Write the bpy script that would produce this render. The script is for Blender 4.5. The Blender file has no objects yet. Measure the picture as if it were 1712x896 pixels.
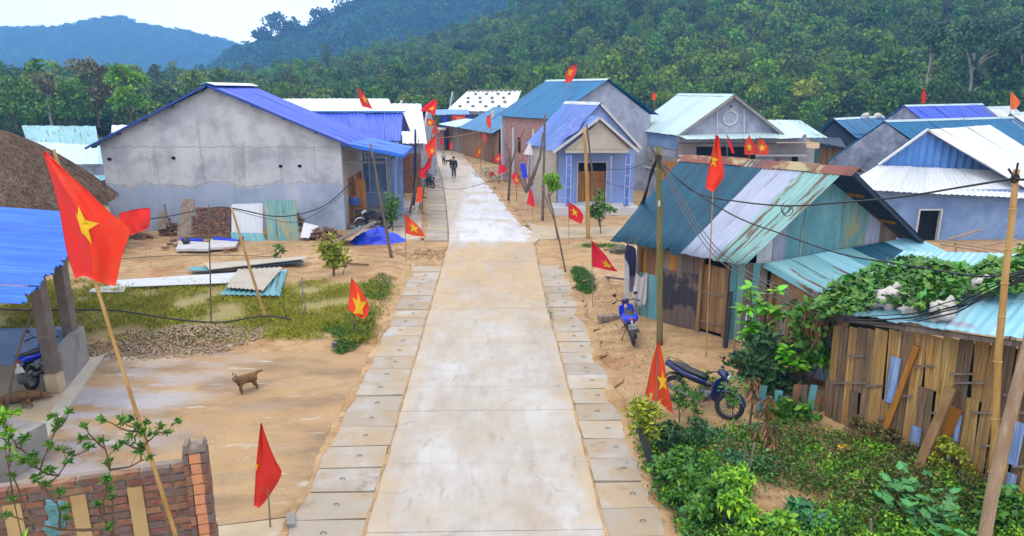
import bpy, math, random
import numpy as np
from mathutils import Vector, Matrix, noise as mnoise
R = math.radians
random.seed(7); rng = np.random.default_rng(7)
sc = bpy.context.scene; col = sc.collection
# ---------------- camera, world, sun, exposure ----------------
CH, TH, PS, FO = 6.6, R(14.6), R(1.45), 1141.0
cd = bpy.data.cameras.new('camera'); cam = bpy.data.objects.new('camera', cd); col.objects.link(cam)
cam.location = (0, 0, CH); cam.rotation_euler = (R(90)-TH, 0, -PS)
cd.sensor_width = 36; cd.lens = 36*FO/1712; cd.clip_end = 9000; cd.clip_start = .1
sc.camera = cam
SUN_EL, SUN_AZ = 58, 215
w = bpy.data.worlds.new('World'); sc.world = w; w.use_nodes = True
nt = w.node_tree; bg = nt.nodes['Background']
sky = nt.nodes.new('ShaderNodeTexSky'); sky.sky_type = 'NISHITA'; sky.sun_disc = False
sky.sun_elevation = R(SUN_EL); sky.sun_rotation = R(SUN_AZ)
mx = nt.nodes.new('ShaderNodeMix'); mx.data_type = 'RGBA'
tc = nt.nodes.new('ShaderNodeTexCoord'); ns = nt.nodes.new('ShaderNodeTexNoise'); ns.inputs['Scale'].default_value = 2.2
ns.inputs['Detail'].default_value = 5
mr = nt.nodes.new('ShaderNodeMapRange'); mr.inputs['From Min'].default_value = .3; mr.inputs['From Max'].default_value = .7
mr.inputs['To Min'].default_value = .82; mr.inputs['To Max'].default_value = .97
nt.links.new(tc.outputs['Generated'], ns.inputs['Vector']); nt.links.new(ns.outputs['Fac'], mr.inputs['Value'])
nt.links.new(mr.outputs['Result'], mx.inputs['Factor']); nt.links.new(sky.outputs['Color'], mx.inputs['A'])
mx.inputs['B'].default_value = (25.5, 25.3, 25.6, 1)
nt.links.new(mx.outputs['Result'], bg.inputs['Color']); bg.inputs['Strength'].default_value = .1
sd = bpy.data.lights.new('sun', 'SUN'); sd.energy = 1.5; sd.angle = R(10); sd.color = (1, .95, .86)
so = bpy.data.objects.new('sun', sd); col.objects.link(so)
so.rotation_euler = (R(90-SUN_EL), 0, R(180-SUN_AZ))
sc.view_settings.view_transform = 'Standard'; sc.view_settings.look = 'None'
sc.view_settings.exposure = 0; sc.view_settings.gamma = 1; sc.view_settings.use_curve_mapping = False
sc.cycles.max_bounces = 5; sc.cycles.diffuse_bounces = 2; sc.cycles.volume_bounces = 1; sc.cycles.transparent_max_bounces = 6

# ---------------- pixel -> world helpers (photo pixels onto real surfaces) ----------------
_f = (math.sin(PS)*math.cos(TH), math.cos(PS)*math.cos(TH), -math.sin(TH)); _r = (math.cos(PS), -math.sin(PS), 0)
_u = (math.sin(PS)*math.sin(TH), math.cos(PS)*math.sin(TH), math.cos(TH))
def ray(x, y): return [_f[i]*FO+_r[i]*(x-856)-_u[i]*(y-448) for i in range(3)]
def G(x, y, z=0.0):
    d = ray(x, y); t = (z-CH)/d[2]; return Vector((t*d[0], t*d[1], z))
def U(x, y, Y):
    d = ray(x, y); t = Y/d[1]; return Vector((t*d[0], Y, CH+t*d[2]))
def sm(a, b, x):
    t = min(1, max(0, (x-a)/(b-a))) if a != b else float(x > a); return t*t*(3-2*t)
def gz(x, y):
    h = 0.0
    if x > 2.7 and y < 30: h += .22*sm(2.75, 4.2, x)*sm(31, 27, y)
    if x < -3.4 and y > 16.5: h += .16*sm(-3.4, -4.0, x)*sm(16.6, 17.3, y)*sm(32, 28, y)
    if x > 5 and y < 13: h -= .1*sm(13, 11, y)
    n = mnoise.noise(Vector((x*.7, y*.7, 3)))*.05+mnoise.noise(Vector((x*2.3, y*2.3, 1)))*.025
    k = 1.0 if (x > 3.0 or x < -3.7) and not (y < 16.9 and x < 0 and x > -16) else .0
    if y > 30: k *= sm(30, 34, y)*.6+.1
    return h+n*k-.01
def Gt(x, y):
    z = 0.0
    for _ in range(4): p = G(x, y, z); z = gz(p.x, p.y)
    return G(x, y, z)

# ---------------- materials ----------------
def srgb(r, g, b):
    f = lambda c: (c/255/12.92 if c/255 <= .04045 else ((c/255+.055)/1.055)**2.4); return (f(r), f(g), f(b))
MATS = {}
def mat(name, base, layers=(), rough=.8, metal=0, bump=.0, bs=20, bst=(1, 1, 1), bco='obj', rand=0.0, hue=0.0, wet=None, spec=.5, emit=None, trans=0, alpha=1, off=False, attr=None):
    if name in MATS: return MATS[name]
    m = bpy.data.materials.new(name); m.use_nodes = True; t = m.node_tree; N = t.nodes; L = t.links
    b = N['Principled BSDF']; b.inputs['Roughness'].default_value = rough; b.inputs['Metallic'].default_value = metal
    b.inputs['Specular IOR Level'].default_value = spec
    tc = N.new('ShaderNodeTexCoord'); uv = tc.outputs['UV']; ob = tc.outputs['Object']
    oi = N.new('ShaderNodeObjectInfo')
    if off:
        va = N.new('ShaderNodeVectorMath'); va.operation = 'ADD'; L.new(ob, va.inputs[0])
        vs = N.new('ShaderNodeMath'); vs.operation = 'MULTIPLY'; L.new(oi.outputs['Random'], vs.inputs[0]); vs.inputs[1].default_value = 57
        cb = N.new('ShaderNodeCombineXYZ')
        for i in range(3): L.new(vs.outputs[0], cb.inputs[i])
        L.new(cb.outputs[0], va.inputs[1]); ob = va.outputs[0]
    def coord(co, st):
        mp = N.new('ShaderNodeMapping'); L.new(uv if co == 'uv' else ob, mp.inputs['Vector']); mp.inputs['Scale'].default_value = st; return mp.outputs[0]
    def noisef(co, st, s, d=6, dist=0):
        n = N.new('ShaderNodeTexNoise'); n.inputs['Scale'].default_value = s; n.inputs['Detail'].default_value = d; n.inputs['Roughness'].default_value = .62
        n.inputs['Distortion'].default_value = dist
        L.new(coord(co, st), n.inputs['Vector']); return n.outputs['Fac']
    def rng_(v, lo, hi, a=0, c=1):
        r = N.new('ShaderNodeMapRange'); r.inputs['From Min'].default_value = lo; r.inputs['From Max'].default_value = hi
        r.inputs['To Min'].default_value = a; r.inputs['To Max'].default_value = c; L.new(v, r.inputs['Value']); return r.outputs[0]
    def mathn(op, a, c):
        n = N.new('ShaderNodeMath'); n.operation = op
        for i, v in enumerate((a, c)):
            if isinstance(v, (int, float)): n.inputs[i].default_value = v
            else: L.new(v, n.inputs[i])
        return n.outputs[0]
    rgb = N.new('ShaderNodeRGB'); rgb.outputs[0].default_value = (*base, 1); cur = rgb.outputs[0]
    masks = []
    for l in layers:
        co = l.get('co', 'obj'); st = l.get('st', (1, 1, 1)); k = l.get('k', 'noise')
        if k == 'noise': f = rng_(noisef(co, st, l.get('s', 3), l.get('d', 6), l.get('dist', 0)), l.get('lo', .45), l.get('hi', .6))
        elif k == 'attr':
            a = N.new('ShaderNodeAttribute'); a.attribute_name = l['a']
            f = mathn('ADD', a.outputs['Fac'], rng_(noisef(co, st, l.get('s', 3)), 0, 1, -l.get('w', .3), l.get('w', .3))); f = rng_(f, l.get('lo', .4), l.get('hi', .6))
        elif k == 'axis':
            sx = N.new('ShaderNodeSeparateXYZ'); L.new(uv if co == 'uv' else ob, sx.inputs[0])
            f = mathn('ADD', sx.outputs[l['ax']], rng_(noisef(co, st, l.get('s', 3)), .25, .75, -l.get('w', .2), l.get('w', .2))); f = rng_(f, l['lo'], l['hi'])
            if 'band' in l:
                f2 = mathn('ADD', sx.outputs[l['ax']], rng_(noisef(co, st, l.get('s', 3)), .25, .75, -l.get('w', .2), l.get('w', .2))); f = mathn('MULTIPLY', f, rng_(f2, l['band'][0], l['band'][1], 1, 0))
        elif k == 'crack':
            v = N.new('ShaderNodeTexVoronoi'); v.feature = 'DISTANCE_TO_EDGE'; v.inputs['Scale'].default_value = l.get('s', 1)
            va_ = N.new('ShaderNodeVectorMath'); va_.operation = 'ADD'; L.new(ob, va_.inputs[0]); nz = N.new('ShaderNodeTexNoise'); nz.inputs['Scale'].default_value = 2.5; L.new(ob, nz.inputs['Vector'])
            sc2 = N.new('ShaderNodeVectorMath'); sc2.operation = 'SCALE'; sc2.inputs['Scale'].default_value = .5; L.new(nz.outputs['Color'], sc2.inputs[0]); L.new(sc2.outputs[0], va_.inputs[1]); L.new(va_.outputs[0], v.inputs['Vector'])
            f = mathn('MULTIPLY', rng_(v.outputs['Distance'], 0, l.get('hi', .006), 1, 0), rng_(noisef('obj', (1, 1, 1), .8), .5, .6))
        elif k == 'inst':
            a = N.new('ShaderNodeAttribute'); a.attribute_type = 'INSTANCER'; a.attribute_name = l['a']; f = rng_(a.outputs['Fac'], l.get('lo', 0), l.get('hi', 1))
        elif k == 'vor':
            v = N.new('ShaderNodeTexVoronoi'); v.inputs['Scale'].default_value = l.get('s', 3); L.new(coord(co, st), v.inputs['Vector']); f = rng_(v.outputs['Distance'], l.get('lo', .0), l.get('hi', .1), 1, 0)
        elif k == 'rand': f = rng_(oi.outputs['Random'], l.get('lo', 0), l.get('hi', 1))
        if 'm' in l:
            sx = N.new('ShaderNodeSeparateXYZ'); L.new(uv if l['m'].get('co') == 'uv' else ob, sx.inputs[0])
            f = mathn('MULTIPLY', f, rng_(sx.outputs[l['m']['ax']], l['m']['lo'], l['m']['hi']))
        f = mathn('MULTIPLY', f, l.get('f', 1.0)); masks.append(f)
        x = N.new('ShaderNodeMix'); x.data_type = 'RGBA'; L.new(f, x.inputs['Factor']); L.new(cur, x.inputs['A'])
        x.inputs['B'].default_value = (*l['c'], 1); cur = x.outputs['Result']
    if attr:
        a = N.new('ShaderNodeAttribute'); a.attribute_name = attr[0]
        hv = N.new('ShaderNodeHueSaturation'); L.new(cur, hv.inputs['Color']); L.new(rng_(a.outputs['Fac'], 0, 1, 1-attr[1], 1+attr[1]), hv.inputs['Value'])
        L.new(rng_(a.outputs['Fac'], 0, 1, .5+attr[2], .5-attr[2]), hv.inputs['Hue']); cur = hv.outputs[0]
    if rand or hue:
        hv = N.new('ShaderNodeHueSaturation'); L.new(cur, hv.inputs['Color'])
        L.new(rng_(oi.outputs['Random'], 0, 1, 1-rand, 1+rand), hv.inputs['Value'])
        fr = mathn('FRACT', mathn('MULTIPLY', oi.outputs['Random'], 7.31), 0); L.new(rng_(fr, 0, 1, .5-hue, .5+hue), hv.inputs['Hue']); cur = hv.outputs[0]
    L.new(cur, b.inputs['Base Color'])
    if wet:
        f = rng_(noisef('obj', wet.get('st', (1, 1, 1)), wet.get('s', .5)), wet.get('lo', .45), wet.get('hi', .6))
        if 'm' in wet:
            sx = N.new('ShaderNodeSeparateXYZ'); L.new(ob, sx.inputs[0]); f = mathn('MULTIPLY', f, rng_(sx.outputs[wet['m'][0]], wet['m'][1], wet['m'][2]))
        x = N.new('ShaderNodeMix'); L.new(f, x.inputs['Factor']); x.inputs['A'].default_value = rough; x.inputs['B'].default_value = wet['r']; L.new(x.outputs['Result'], b.inputs['Roughness'])
    if bump:
        bn = N.new('ShaderNodeBump'); bn.inputs['Strength'].default_value = bump; bn.inputs['Distance'].default_value = .02
        L.new(noisef(bco, bst, bs, 4), bn.inputs['Height']); L.new(bn.outputs[0], b.inputs['Normal'])
    if trans:
        b.inputs['Transmission Weight'].default_value = trans
    if alpha < 1: b.inputs['Alpha'].default_value = alpha
    if attr or name.startswith('cloth'):
        if attr: b.inputs['Subsurface Weight'].default_value = 0
    MATS[name] = m; return m
def S(*c, k=.64, sat=1.24):
    v = srgb(*c); l = .3*v[0]+.6*v[1]+.1*v[2]; return tuple(max(.004, l+(x-l)*sat)*k for x in v)
def n_(c, s=3, lo=.45, hi=.6, f=1, **k): return dict(c=c, s=s, lo=lo, hi=hi, f=f, **k)
# colours are albedos, some with light or shade painted in as marked
M = {}
M['dirt'] = mat('dirt', S(184, 150, 110, sat=1.08), [n_(S(206, 172, 128, sat=1.08), .5, .4, .6), n_(S(150, 112, 76), 1.3, .52, .7, .7), n_(S(216, 188, 148, sat=1), 4, .55, .7, .6), n_(S(165, 104, 66), .35, .55, .68, .45), n_(S(120, 92, 64), 22, .55, .7, .6), n_(S(128, 94, 62), 5, .58, .7, .6), n_(S(222, 200, 170), 9, .66, .74, .6), n_(S(146, 116, 84), .9, .5, .6, .5, st=(1, 2.2, 1)),
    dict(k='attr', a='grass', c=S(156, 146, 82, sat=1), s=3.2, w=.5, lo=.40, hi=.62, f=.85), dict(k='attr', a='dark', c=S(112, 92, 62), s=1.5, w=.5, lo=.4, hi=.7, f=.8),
    dict(k='attr', a='far', c=S(62, 84, 44), s=.4, w=.2, lo=.4, hi=.7)], rough=.95, bump=.9, bs=7, wet=dict(s=.6, lo=.5, hi=.62, r=.6))
M['road'] = mat('road_concrete', S(196, 189, 180, sat=1), [n_(S(176, 164, 148), 2.2, .45, .65, .5), n_(S(214, 212, 210, sat=1), .6, .5, .62, .5), n_(S(200, 186, 162, sat=1), .8, .5, .66, .55, st=(.5, 1.6, 1)),
    dict(k='axis', ax=1, co='obj', lo=17, hi=23, band=(29.2, 30.4), s=.9, w=3.2, c=S(200, 170, 126), f=.82), dict(k='noise', s=.5, lo=.46, hi=.62, f=.6, c=S(178, 154, 122, sat=1), st=(1.2, .6, 1)), n_(S(150, 132, 112, sat=1), 2.6, .58, .68, .45, st=(1.5, .5, 1)), n_(S(178, 140, 96), 1.6, .52, .66, .6, st=(1, 3, 1), m=dict(ax=1, lo=20, hi=22)),
    dict(k='axis', ax=1, lo=29.6, hi=30.4, s=.5, w=.5, c=S(226, 227, 232), f=.93), n_(S(196, 176, 140), .7, .52, .64, .75, st=(.7, 1, 1), m=dict(ax=1, lo=30.5, hi=33)), n_(S(126, 122, 124), 3, .68, .72, .7, st=(.5, 1.4, 1)), n_(S(150, 145, 140), 40, .55, .7, .35), dict(k='crack', s=.45, hi=.006, c=S(110, 100, 90), f=.7), dict(k='axis', ax=0, lo=1.25, hi=1.85, s=1.4, w=.75, c=S(200, 174, 134, sat=1), f=.8), dict(k='axis', ax=0, lo=-1.6, hi=-2.15, s=1.4, w=.45, c=S(200, 174, 134, sat=1), f=.7), n_(S(176, 166, 154), 1.1, .5, .66, .55, st=(2.2, .25, 1)), n_(S(196, 178, 150), 9, .64, .74, .35)],  # whitish far stretch: sky sheen of wet concrete put into the colour
    rough=.62, bump=.25, bs=30, wet=dict(s=.7, lo=.42, hi=.6, r=.3, st=(1, .6, 1)))
M['slab'] = mat('gutter_slab', S(182, 168, 150, sat=1), [n_(S(198, 194, 190, sat=1), .9, .48, .62, .7), n_(S(186, 160, 124, sat=1), 1.2, .44, .6, .85), n_(S(138, 122, 104, sat=1), 2.4, .6, .7, .6), n_(S(150, 140, 126), 30, .55, .7, .4)], rough=.75, bump=.25, bs=30, rand=.14, off=True)
M['yard'] = mat('yard_concrete', S(182, 148, 108, sat=1.1), [n_(S(194, 164, 122, sat=1.1), .6, .42, .62, .8), n_(S(140, 114, 84, sat=1), .8, .46, .62, .8, st=(.6, 1.4, 1)), n_(S(180, 180, 190, sat=1), .5, .45, .56, .75, st=(.6, 1.6, 1), m=dict(ax=0, lo=-5.8, hi=-7.2)), n_(S(170, 152, 132), .9, .55, .68, .7, st=(.5, 2, 1)), n_(S(206, 200, 190), 1.8, .62, .68, .8, st=(.4, 1.6, 1)), n_(S(120, 98, 70), 30, .5, .7, .4)],  # pale bluish layer puts the wet yard's sky reflection into the colour
    rough=.8, bump=.3, bs=12, wet=dict(s=.42, lo=.45, hi=.53, r=.1, st=(.8, 1.5, 1), m=(0, -6.2, -8)))
M['yard2'] = mat('yard_slab_pale', S(190, 172, 146), [n_(S(204, 192, 172), 1.5, .45, .6, .8), n_(S(150, 130, 100), 3, .55, .7, .5)], rough=.8, bump=.3, bs=20)
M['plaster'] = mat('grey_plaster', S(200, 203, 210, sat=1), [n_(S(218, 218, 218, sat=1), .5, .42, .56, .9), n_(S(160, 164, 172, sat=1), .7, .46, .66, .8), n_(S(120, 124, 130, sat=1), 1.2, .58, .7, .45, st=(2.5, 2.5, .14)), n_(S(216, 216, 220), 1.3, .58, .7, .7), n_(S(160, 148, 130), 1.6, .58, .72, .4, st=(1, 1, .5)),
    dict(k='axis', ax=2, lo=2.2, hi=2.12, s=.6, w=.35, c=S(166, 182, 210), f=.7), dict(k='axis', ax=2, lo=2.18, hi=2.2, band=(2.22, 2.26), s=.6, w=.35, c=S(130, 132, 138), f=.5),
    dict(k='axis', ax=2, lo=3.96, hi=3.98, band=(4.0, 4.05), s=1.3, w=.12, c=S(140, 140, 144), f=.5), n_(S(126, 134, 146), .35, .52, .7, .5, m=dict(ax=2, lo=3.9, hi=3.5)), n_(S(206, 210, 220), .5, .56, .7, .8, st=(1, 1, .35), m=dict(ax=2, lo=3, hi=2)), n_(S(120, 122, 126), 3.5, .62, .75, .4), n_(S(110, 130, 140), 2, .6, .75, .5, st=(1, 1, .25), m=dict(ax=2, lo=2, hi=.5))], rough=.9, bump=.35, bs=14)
M['plaster2'] = mat('mottled_plaster', S(168, 174, 190), [n_(S(192, 196, 208), .8, .45, .6, .8), n_(S(124, 130, 150), 1.2, .5, .68, .7), n_(S(96, 100, 114), 4, .6, .75, .5, st=(1, 1, .5))], rough=.9, bump=.3, bs=14)
M['plaster_dark'] = mat('damp_plaster', S(140, 146, 164), [n_(S(186, 190, 204), 1.0, .48, .62, .8), n_(S(84, 90, 104), 1.5, .5, .66, .8), n_(S(64, 70, 80), 5, .6, .72, .6)], rough=.9, bump=.3, bs=14)
M['cream'] = mat('cream_plaster', S(200, 192, 180), [n_(S(182, 170, 154), 1.4, .45, .66, .6)], rough=.9, bump=.2)
M['concrete'] = mat('bare_concrete', S(146, 142, 140), [n_(S(170, 168, 164), 1.3, .45, .62, .7), n_(S(112, 106, 98), 2.6, .52, .7, .6, st=(1, 1, .5))], rough=.85, bump=.3, bs=18)
M['column'] = mat('column_concrete', S(122, 112, 104), [n_(S(98, 90, 84), 1.6, .45, .62, .7), n_(S(150, 136, 116), 3, .55, .7, .6)], rough=.85, bump=.3, bs=18)
M['whiteband'] = mat('white_band', S(214, 212, 214), [n_(S(184, 180, 178), 2, .5, .7, .6)], rough=.8)
M['skyblue'] = mat('light_blue_paint', S(152, 174, 226), [n_(S(170, 190, 232), .9, .45, .6, .7), n_(S(128, 146, 190), 2.4, .55, .7, .5)], rough=.85, bump=.2)
M['bluewall'] = mat('blue_grey_wall', S(128, 152, 192), [n_(S(150, 172, 206), .6, .42, .6, .8), n_(S(104, 126, 160), 1.4, .5, .68, .6)], rough=.9, bump=.25)
M['bluetile'] = mat('blue_tile', S(92, 120, 200), [n_(S(122, 150, 216), 9, .45, .6, .8)], rough=.35, rand=.15)
M['tiletrim'] = mat('white_tile_trim', S(206, 214, 232), rough=.5)
def metal(name, c, c2, rust=.0, bleach=.4, rough=.45, rc=S(104, 58, 38), extra=()):
    ls = [n_(c2, 1.6, .42, .62, bleach, co='uv', st=(2.5, .35, 1)), n_(tuple(v*.7 for v in c), 2.5, .5, .7, .5, co='uv', st=(4, .25, 1))]
    if rust: ls.append(n_(rc, 1.1, .66-rust*.22, .70-rust*.2, .9, co='uv', st=(6, .5, 1)))
    if rust: ls.append(n_(rc, 5, .68, .72, .8, co='uv', st=(3, 1.2, 1)))
    ls += list(extra)
    ls.append(n_(S(120, 112, 104), 2.2, .6, .75, .35, co='uv', st=(3, .4, 1)))
    return mat(name, c, ls, rough=rough, metal=.0, bump=.2, bs=5, bco='uv', off=False, spec=.4, rand=.09)
M['teal_roof'] = metal('dark_teal_metal', S(10, 72, 92, sat=1.4), S(20, 96, 122, sat=1.3), 0, .7, .6, extra=[n_(S(170, 190, 200), 1.9, .71, .73, .7, co='uv', st=(1, 1, 1)), n_(S(126, 110, 80), 1.6, .5, .6, .7, co='uv', st=(3, .6, 1), m=dict(ax=1, lo=.35, hi=.0, co='uv'))])
M['teal_roof2'] = metal('blue_teal_metal', S(44, 112, 158), S(60, 128, 172), 0, .6, .42)
M['pale_roof'] = metal('pale_lilac_metal', S(170, 178, 200), S(196, 202, 220), .25, .6, .4, extra=[n_(S(110, 108, 116), 1.4, .56, .66, .7, co='uv', st=(8, .7, 1), m=dict(ax=1, lo=2.2, hi=.6, co='uv'))])
M['pale_teal_rust'] = metal('pale_teal_rusty_metal', S(140, 186, 184), S(176, 204, 200), .62, .6, .5)
M['aqua_rust'] = metal('aqua_rusty_metal', S(128, 190, 200, sat=1), S(168, 210, 216, sat=1), .4, .7, .5)
M['aqua'] = metal('aqua_metal', S(98, 166, 180, sat=1), S(140, 194, 198, sat=1), .12, .6, .5, extra=[n_(S(196, 196, 160), 2, .55, .68, .6, co='uv', st=(4, .3, 1))])
M['aqua_patch'] = metal('aqua_patched_metal', S(104, 160, 164, sat=1), S(160, 188, 172), .3, .6, .5, rc=S(122, 84, 60), extra=[n_(S(186, 168, 128), .8, .5, .6, .75, co='uv', st=(3, 1, 1)), n_(S(150, 96, 62), 1.4, .6, .68, .7, co='uv', st=(5, .8, 1))])
M['ice_roof'] = metal('ice_blue_metal', S(150, 206, 224), S(196, 226, 236), .06, .7, .35, extra=[n_(S(178, 144, 156), .7, .6, .66, .8, co='uv', st=(1, 1, 1)), n_(S(40, 60, 80), 1.3, .71, .73, .8, co='uv')])
M['blue_roof'] = metal('ultramarine_metal', S(66, 92, 204), S(90, 116, 220), 0, .6, .4)
M['blue_roof2'] = metal('violet_blue_metal', S(84, 106, 216), S(112, 132, 226), 0, .6, .4)
M['blue_bright'] = metal('bright_blue_metal', S(48, 108, 214), S(92, 146, 230), 0, .6, .4)
M['lilac_roof'] = metal('lilac_tile_metal', S(112, 140, 206), S(140, 164, 220), 0, .7, .4, extra=[n_(S(84, 98, 140), 1.2, .55, .66, .5, co='uv')])
M['white_roof'] = metal('white_metal', S(226, 230, 236), S(236, 238, 242), 0, .6, .4, extra=[n_(S(160, 150, 140), 1.4, .72, .74, .6, co='uv')])
M['blue_verge'] = mat('dark_blue_trim', S(40, 70, 150), rough=.5)
M['mint_roof'] = metal('mint_white_metal', S(198, 220, 224), S(214, 232, 234), 0, .6, .45)
M['mint_rust'] = metal('mint_rusty_metal', S(176, 206, 208), S(200, 222, 222), .45, .6, .5)
M['cornflower'] = metal('cornflower_metal', S(94, 140, 208), S(120, 160, 220), 0, .6, .4)
M['ridge_rust'] = mat('rusty_ridge', S(134, 84, 72), [n_(S(186, 176, 140), .9, .52, .58, .9), n_(S(96, 56, 48), 2.2, .5, .62, .7), n_(S(110, 150, 150), 1.7, .62, .7, .6)], rough=.6)
M['dark'] = mat('interior_shade', (.008, .009, .012), rough=1, spec=.05)  # near-black: shade of unlit rooms put into the colour
M['darkblue'] = mat('dark_navy_sheet', S(34, 52, 74), rough=.7)
M['wood'] = mat('weathered_wood', S(150, 118, 88), [n_(S(120, 92, 68), 1.3, .42, .6, .8, st=(6, 6, .5)), n_(S(176, 146, 112), 3, .55, .7, .6, st=(5, 5, .5)), n_(S(84, 64, 50), 9, .58, .7, .6, st=(5, 5, .3))], rough=.9, bump=.5, bs=9, bst=(6, 6, .5), rand=.3, hue=.01, off=True)
M['wood_grey'] = mat('greyed_wood', S(140, 128, 118), [n_(S(106, 94, 84), 1.3, .42, .6, .8, st=(6, 6, .5)), n_(S(168, 156, 140), 3, .55, .7, .6, st=(5, 5, .5))], rough=.9, bump=.5, bs=9, bst=(6, 6, .5), rand=.2, off=True)
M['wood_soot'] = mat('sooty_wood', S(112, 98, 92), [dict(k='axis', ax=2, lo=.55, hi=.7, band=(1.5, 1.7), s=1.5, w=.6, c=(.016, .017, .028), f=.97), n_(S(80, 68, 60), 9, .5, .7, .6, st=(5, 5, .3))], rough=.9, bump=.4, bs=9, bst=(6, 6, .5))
M['wood_orange'] = mat('varnished_wood', S(168, 118, 62), [n_(S(136, 86, 44), 1.3, .42, .6, .8, st=(6, 6, .5)), n_(S(186, 140, 84), 3, .55, .7, .6, st=(5, 5, .4))], rough=.6, rand=.15, off=True)
M['mat_gold'] = mat('bamboo_mat', S(196, 154, 84, sat=1.1), [n_(S(112, 84, 56, sat=1), 1, .48, .58, .6, st=(55, 55, .6)), n_(S(218, 194, 146, sat=1), 1, .52, .6, .5, st=(38, 38, .4)), n_(S(156, 122, 76, sat=1), 2.0, .42, .6, .8, st=(9, 9, .5)), n_(S(122, 94, 60), 4, .56, .66, .8, st=(12, 12, .3)), n_(S(204, 176, 124, sat=1), 3, .55, .7, .6, st=(12, 12, .5))], rough=.8, bump=.8, bs=6, bst=(14, 14, .4), rand=.22, hue=.006, off=True)
M['mat_grey'] = mat('grey_bamboo_mat', S(148, 120, 88, sat=1), [n_(S(96, 78, 60, sat=1), 1, .48, .58, .6, st=(55, 55, .6)), n_(S(92, 76, 62), 2.0, .42, .6, .8, st=(9, 9, .5)), n_(S(150, 132, 106), 3, .55, .7, .7, st=(12, 12, .4))], rough=.85, bump=.8, bs=6, bst=(14, 14, .4), rand=.25, off=True)
M['blue_panel'] = mat('worn_blue_panel', S(140, 166, 214), [n_(S(96, 112, 150), 3, .45, .6, .7, st=(9, 9, .6)), n_(S(190, 204, 226), 2, .5, .62, .7, st=(8, 8, .5))], rough=.8, bump=.5, bs=8, bst=(10, 10, .5), off=True)
M['bamboo'] = mat('dry_bamboo', S(196, 160, 104, sat=1.1), [n_(S(164, 122, 68), 2, .45, .62, .7, st=(4, 4, .6)), n_(S(132, 112, 80), 5, .58, .7, .6, st=(3, 3, .5))], rough=.5, bump=.2, bs=10, bst=(8, 8, .6))
M['bamboo_pale'] = mat('pale_trunk', S(180, 158, 136), [n_(S(148, 124, 100), 2, .45, .62, .7, st=(4, 4, .8)), n_(S(204, 186, 166), 3, .58, .7, .6, st=(3, 3, .6))], rough=.8, bump=.4, bs=12, bst=(8, 8, 1))
M['pole_moss'] = mat('mossy_pole', S(132, 118, 86), [n_(S(106, 112, 60), 1.5, .45, .6, .8, st=(3, 3, .5)), n_(S(92, 80, 62), 4, .55, .7, .7, st=(3, 3, .5))], rough=.9, bump=.5, bs=14)
M['pole_grey'] = mat('grey_pole', S(120, 106, 94), [n_(S(86, 76, 70), 2, .45, .62, .7, st=(4, 4, .6))], rough=.9, bump=.4, bs=14)
M['bark'] = mat('bark', S(104, 84, 64), [n_(S(78, 62, 48), 3, .45, .6, .8)], rough=.95, bump=.5)
M['bark_pale'] = mat('pale_bark', S(170, 164, 152), rough=.9)
M['blackcable'] = mat('black_cable', S(34, 34, 38), rough=.5)
M['greycable'] = mat('grey_cable', S(96, 96, 98), rough=.6)
M['red'] = mat('cloth_red', S(250, 50, 24, sat=1.05), [n_(S(216, 34, 24, sat=1.05), 1.6, .45, .65, .6), n_(S(244, 86, 60, sat=1), 3.2, .55, .7, .5)], rough=.75, bump=.3, bs=40, rand=.18, hue=.012)
M['redpale'] = mat('cloth_red_backlit', S(228, 74, 72), [n_(S(214, 52, 56), 1.4, .5, .7, .5)], rough=.8, bump=.15, bs=60)  # paler red: light through the backlit fold is put into the colour
M['orange'] = mat('cloth_orange', S(238, 130, 40), rough=.8)
M['yellow'] = mat('cloth_yellow', S(248, 206, 30), rough=.75)
M['whitecloth'] = mat('cloth_white', S(206, 200, 204), [n_(S(176, 168, 176), 2, .5, .7, .6)], rough=.9)
M['tarp_dull'] = mat('dull_blue_tarp', S(84, 112, 196, sat=1), [n_(S(120, 142, 206, sat=1), 3, .45, .6, .8)], rough=.5, bump=.8, bs=5)
M['tarp'] = mat('blue_tarp', S(36, 66, 214), [n_(S(58, 92, 226), 2, .45, .62, .6), n_(S(24, 40, 150), 3, .55, .7, .5)], rough=.4, bump=.6, bs=6)
M['thatch'] = mat('thatch', S(126, 108, 94), [n_(S(96, 80, 70), 1.5, .45, .6, .8, st=(1, 1, .6)), n_(S(160, 140, 120), 14, .55, .66, .8, st=(1, 1, .3)), n_(S(70, 58, 50), 20, .55, .66, .6, st=(1, 1, .3))], rough=.95, bump=.9, bs=16)
M['straw'] = mat('thatch_straw', S(134, 114, 96), rough=.95, attr=('tone', .5, .01))
M['gravel'] = mat('gravel_stone', S(176, 158, 134), rough=.9, attr=('tone', .45, .02))
M['brick'] = mat('clay_brick', S(168, 124, 98, sat=1), [dict(k='rand', lo=.5, hi=.62, c=S(100, 94, 94, sat=1), f=.85), n_(S(118, 66, 50), 6, .45, .62, .7), n_(S(176, 140, 120), 9, .6, .7, .5)], rough=.9, bump=.5, bs=30, rand=.25, hue=.015, off=True)
M['brick_pale'] = mat('pale_brick', S(220, 164, 132), [n_(S(190, 128, 98), 6, .5, .66, .6)], rough=.85, bump=.4, bs=30, rand=.08, off=True)
M['brick_far'] = mat('pinkish_brick', S(178, 142, 134), [n_(S(156, 116, 106), 8, .48, .62, .7), n_(S(196, 168, 160), 2, .5, .66, .5)], rough=.9, rand=.16, off=True)
M['mortar'] = mat('mortar', S(156, 142, 128, sat=1), [n_(S(126, 114, 104), 5, .45, .62, .7)], rough=.95, bump=.5)
M['strip'] = mat('sandy_render_strip', S(196, 172, 132), [n_(S(176, 150, 112), 3, .45, .62, .6)], rough=.9)
M['rubber'] = mat('rubber', S(40, 40, 42), rough=.8)
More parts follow.
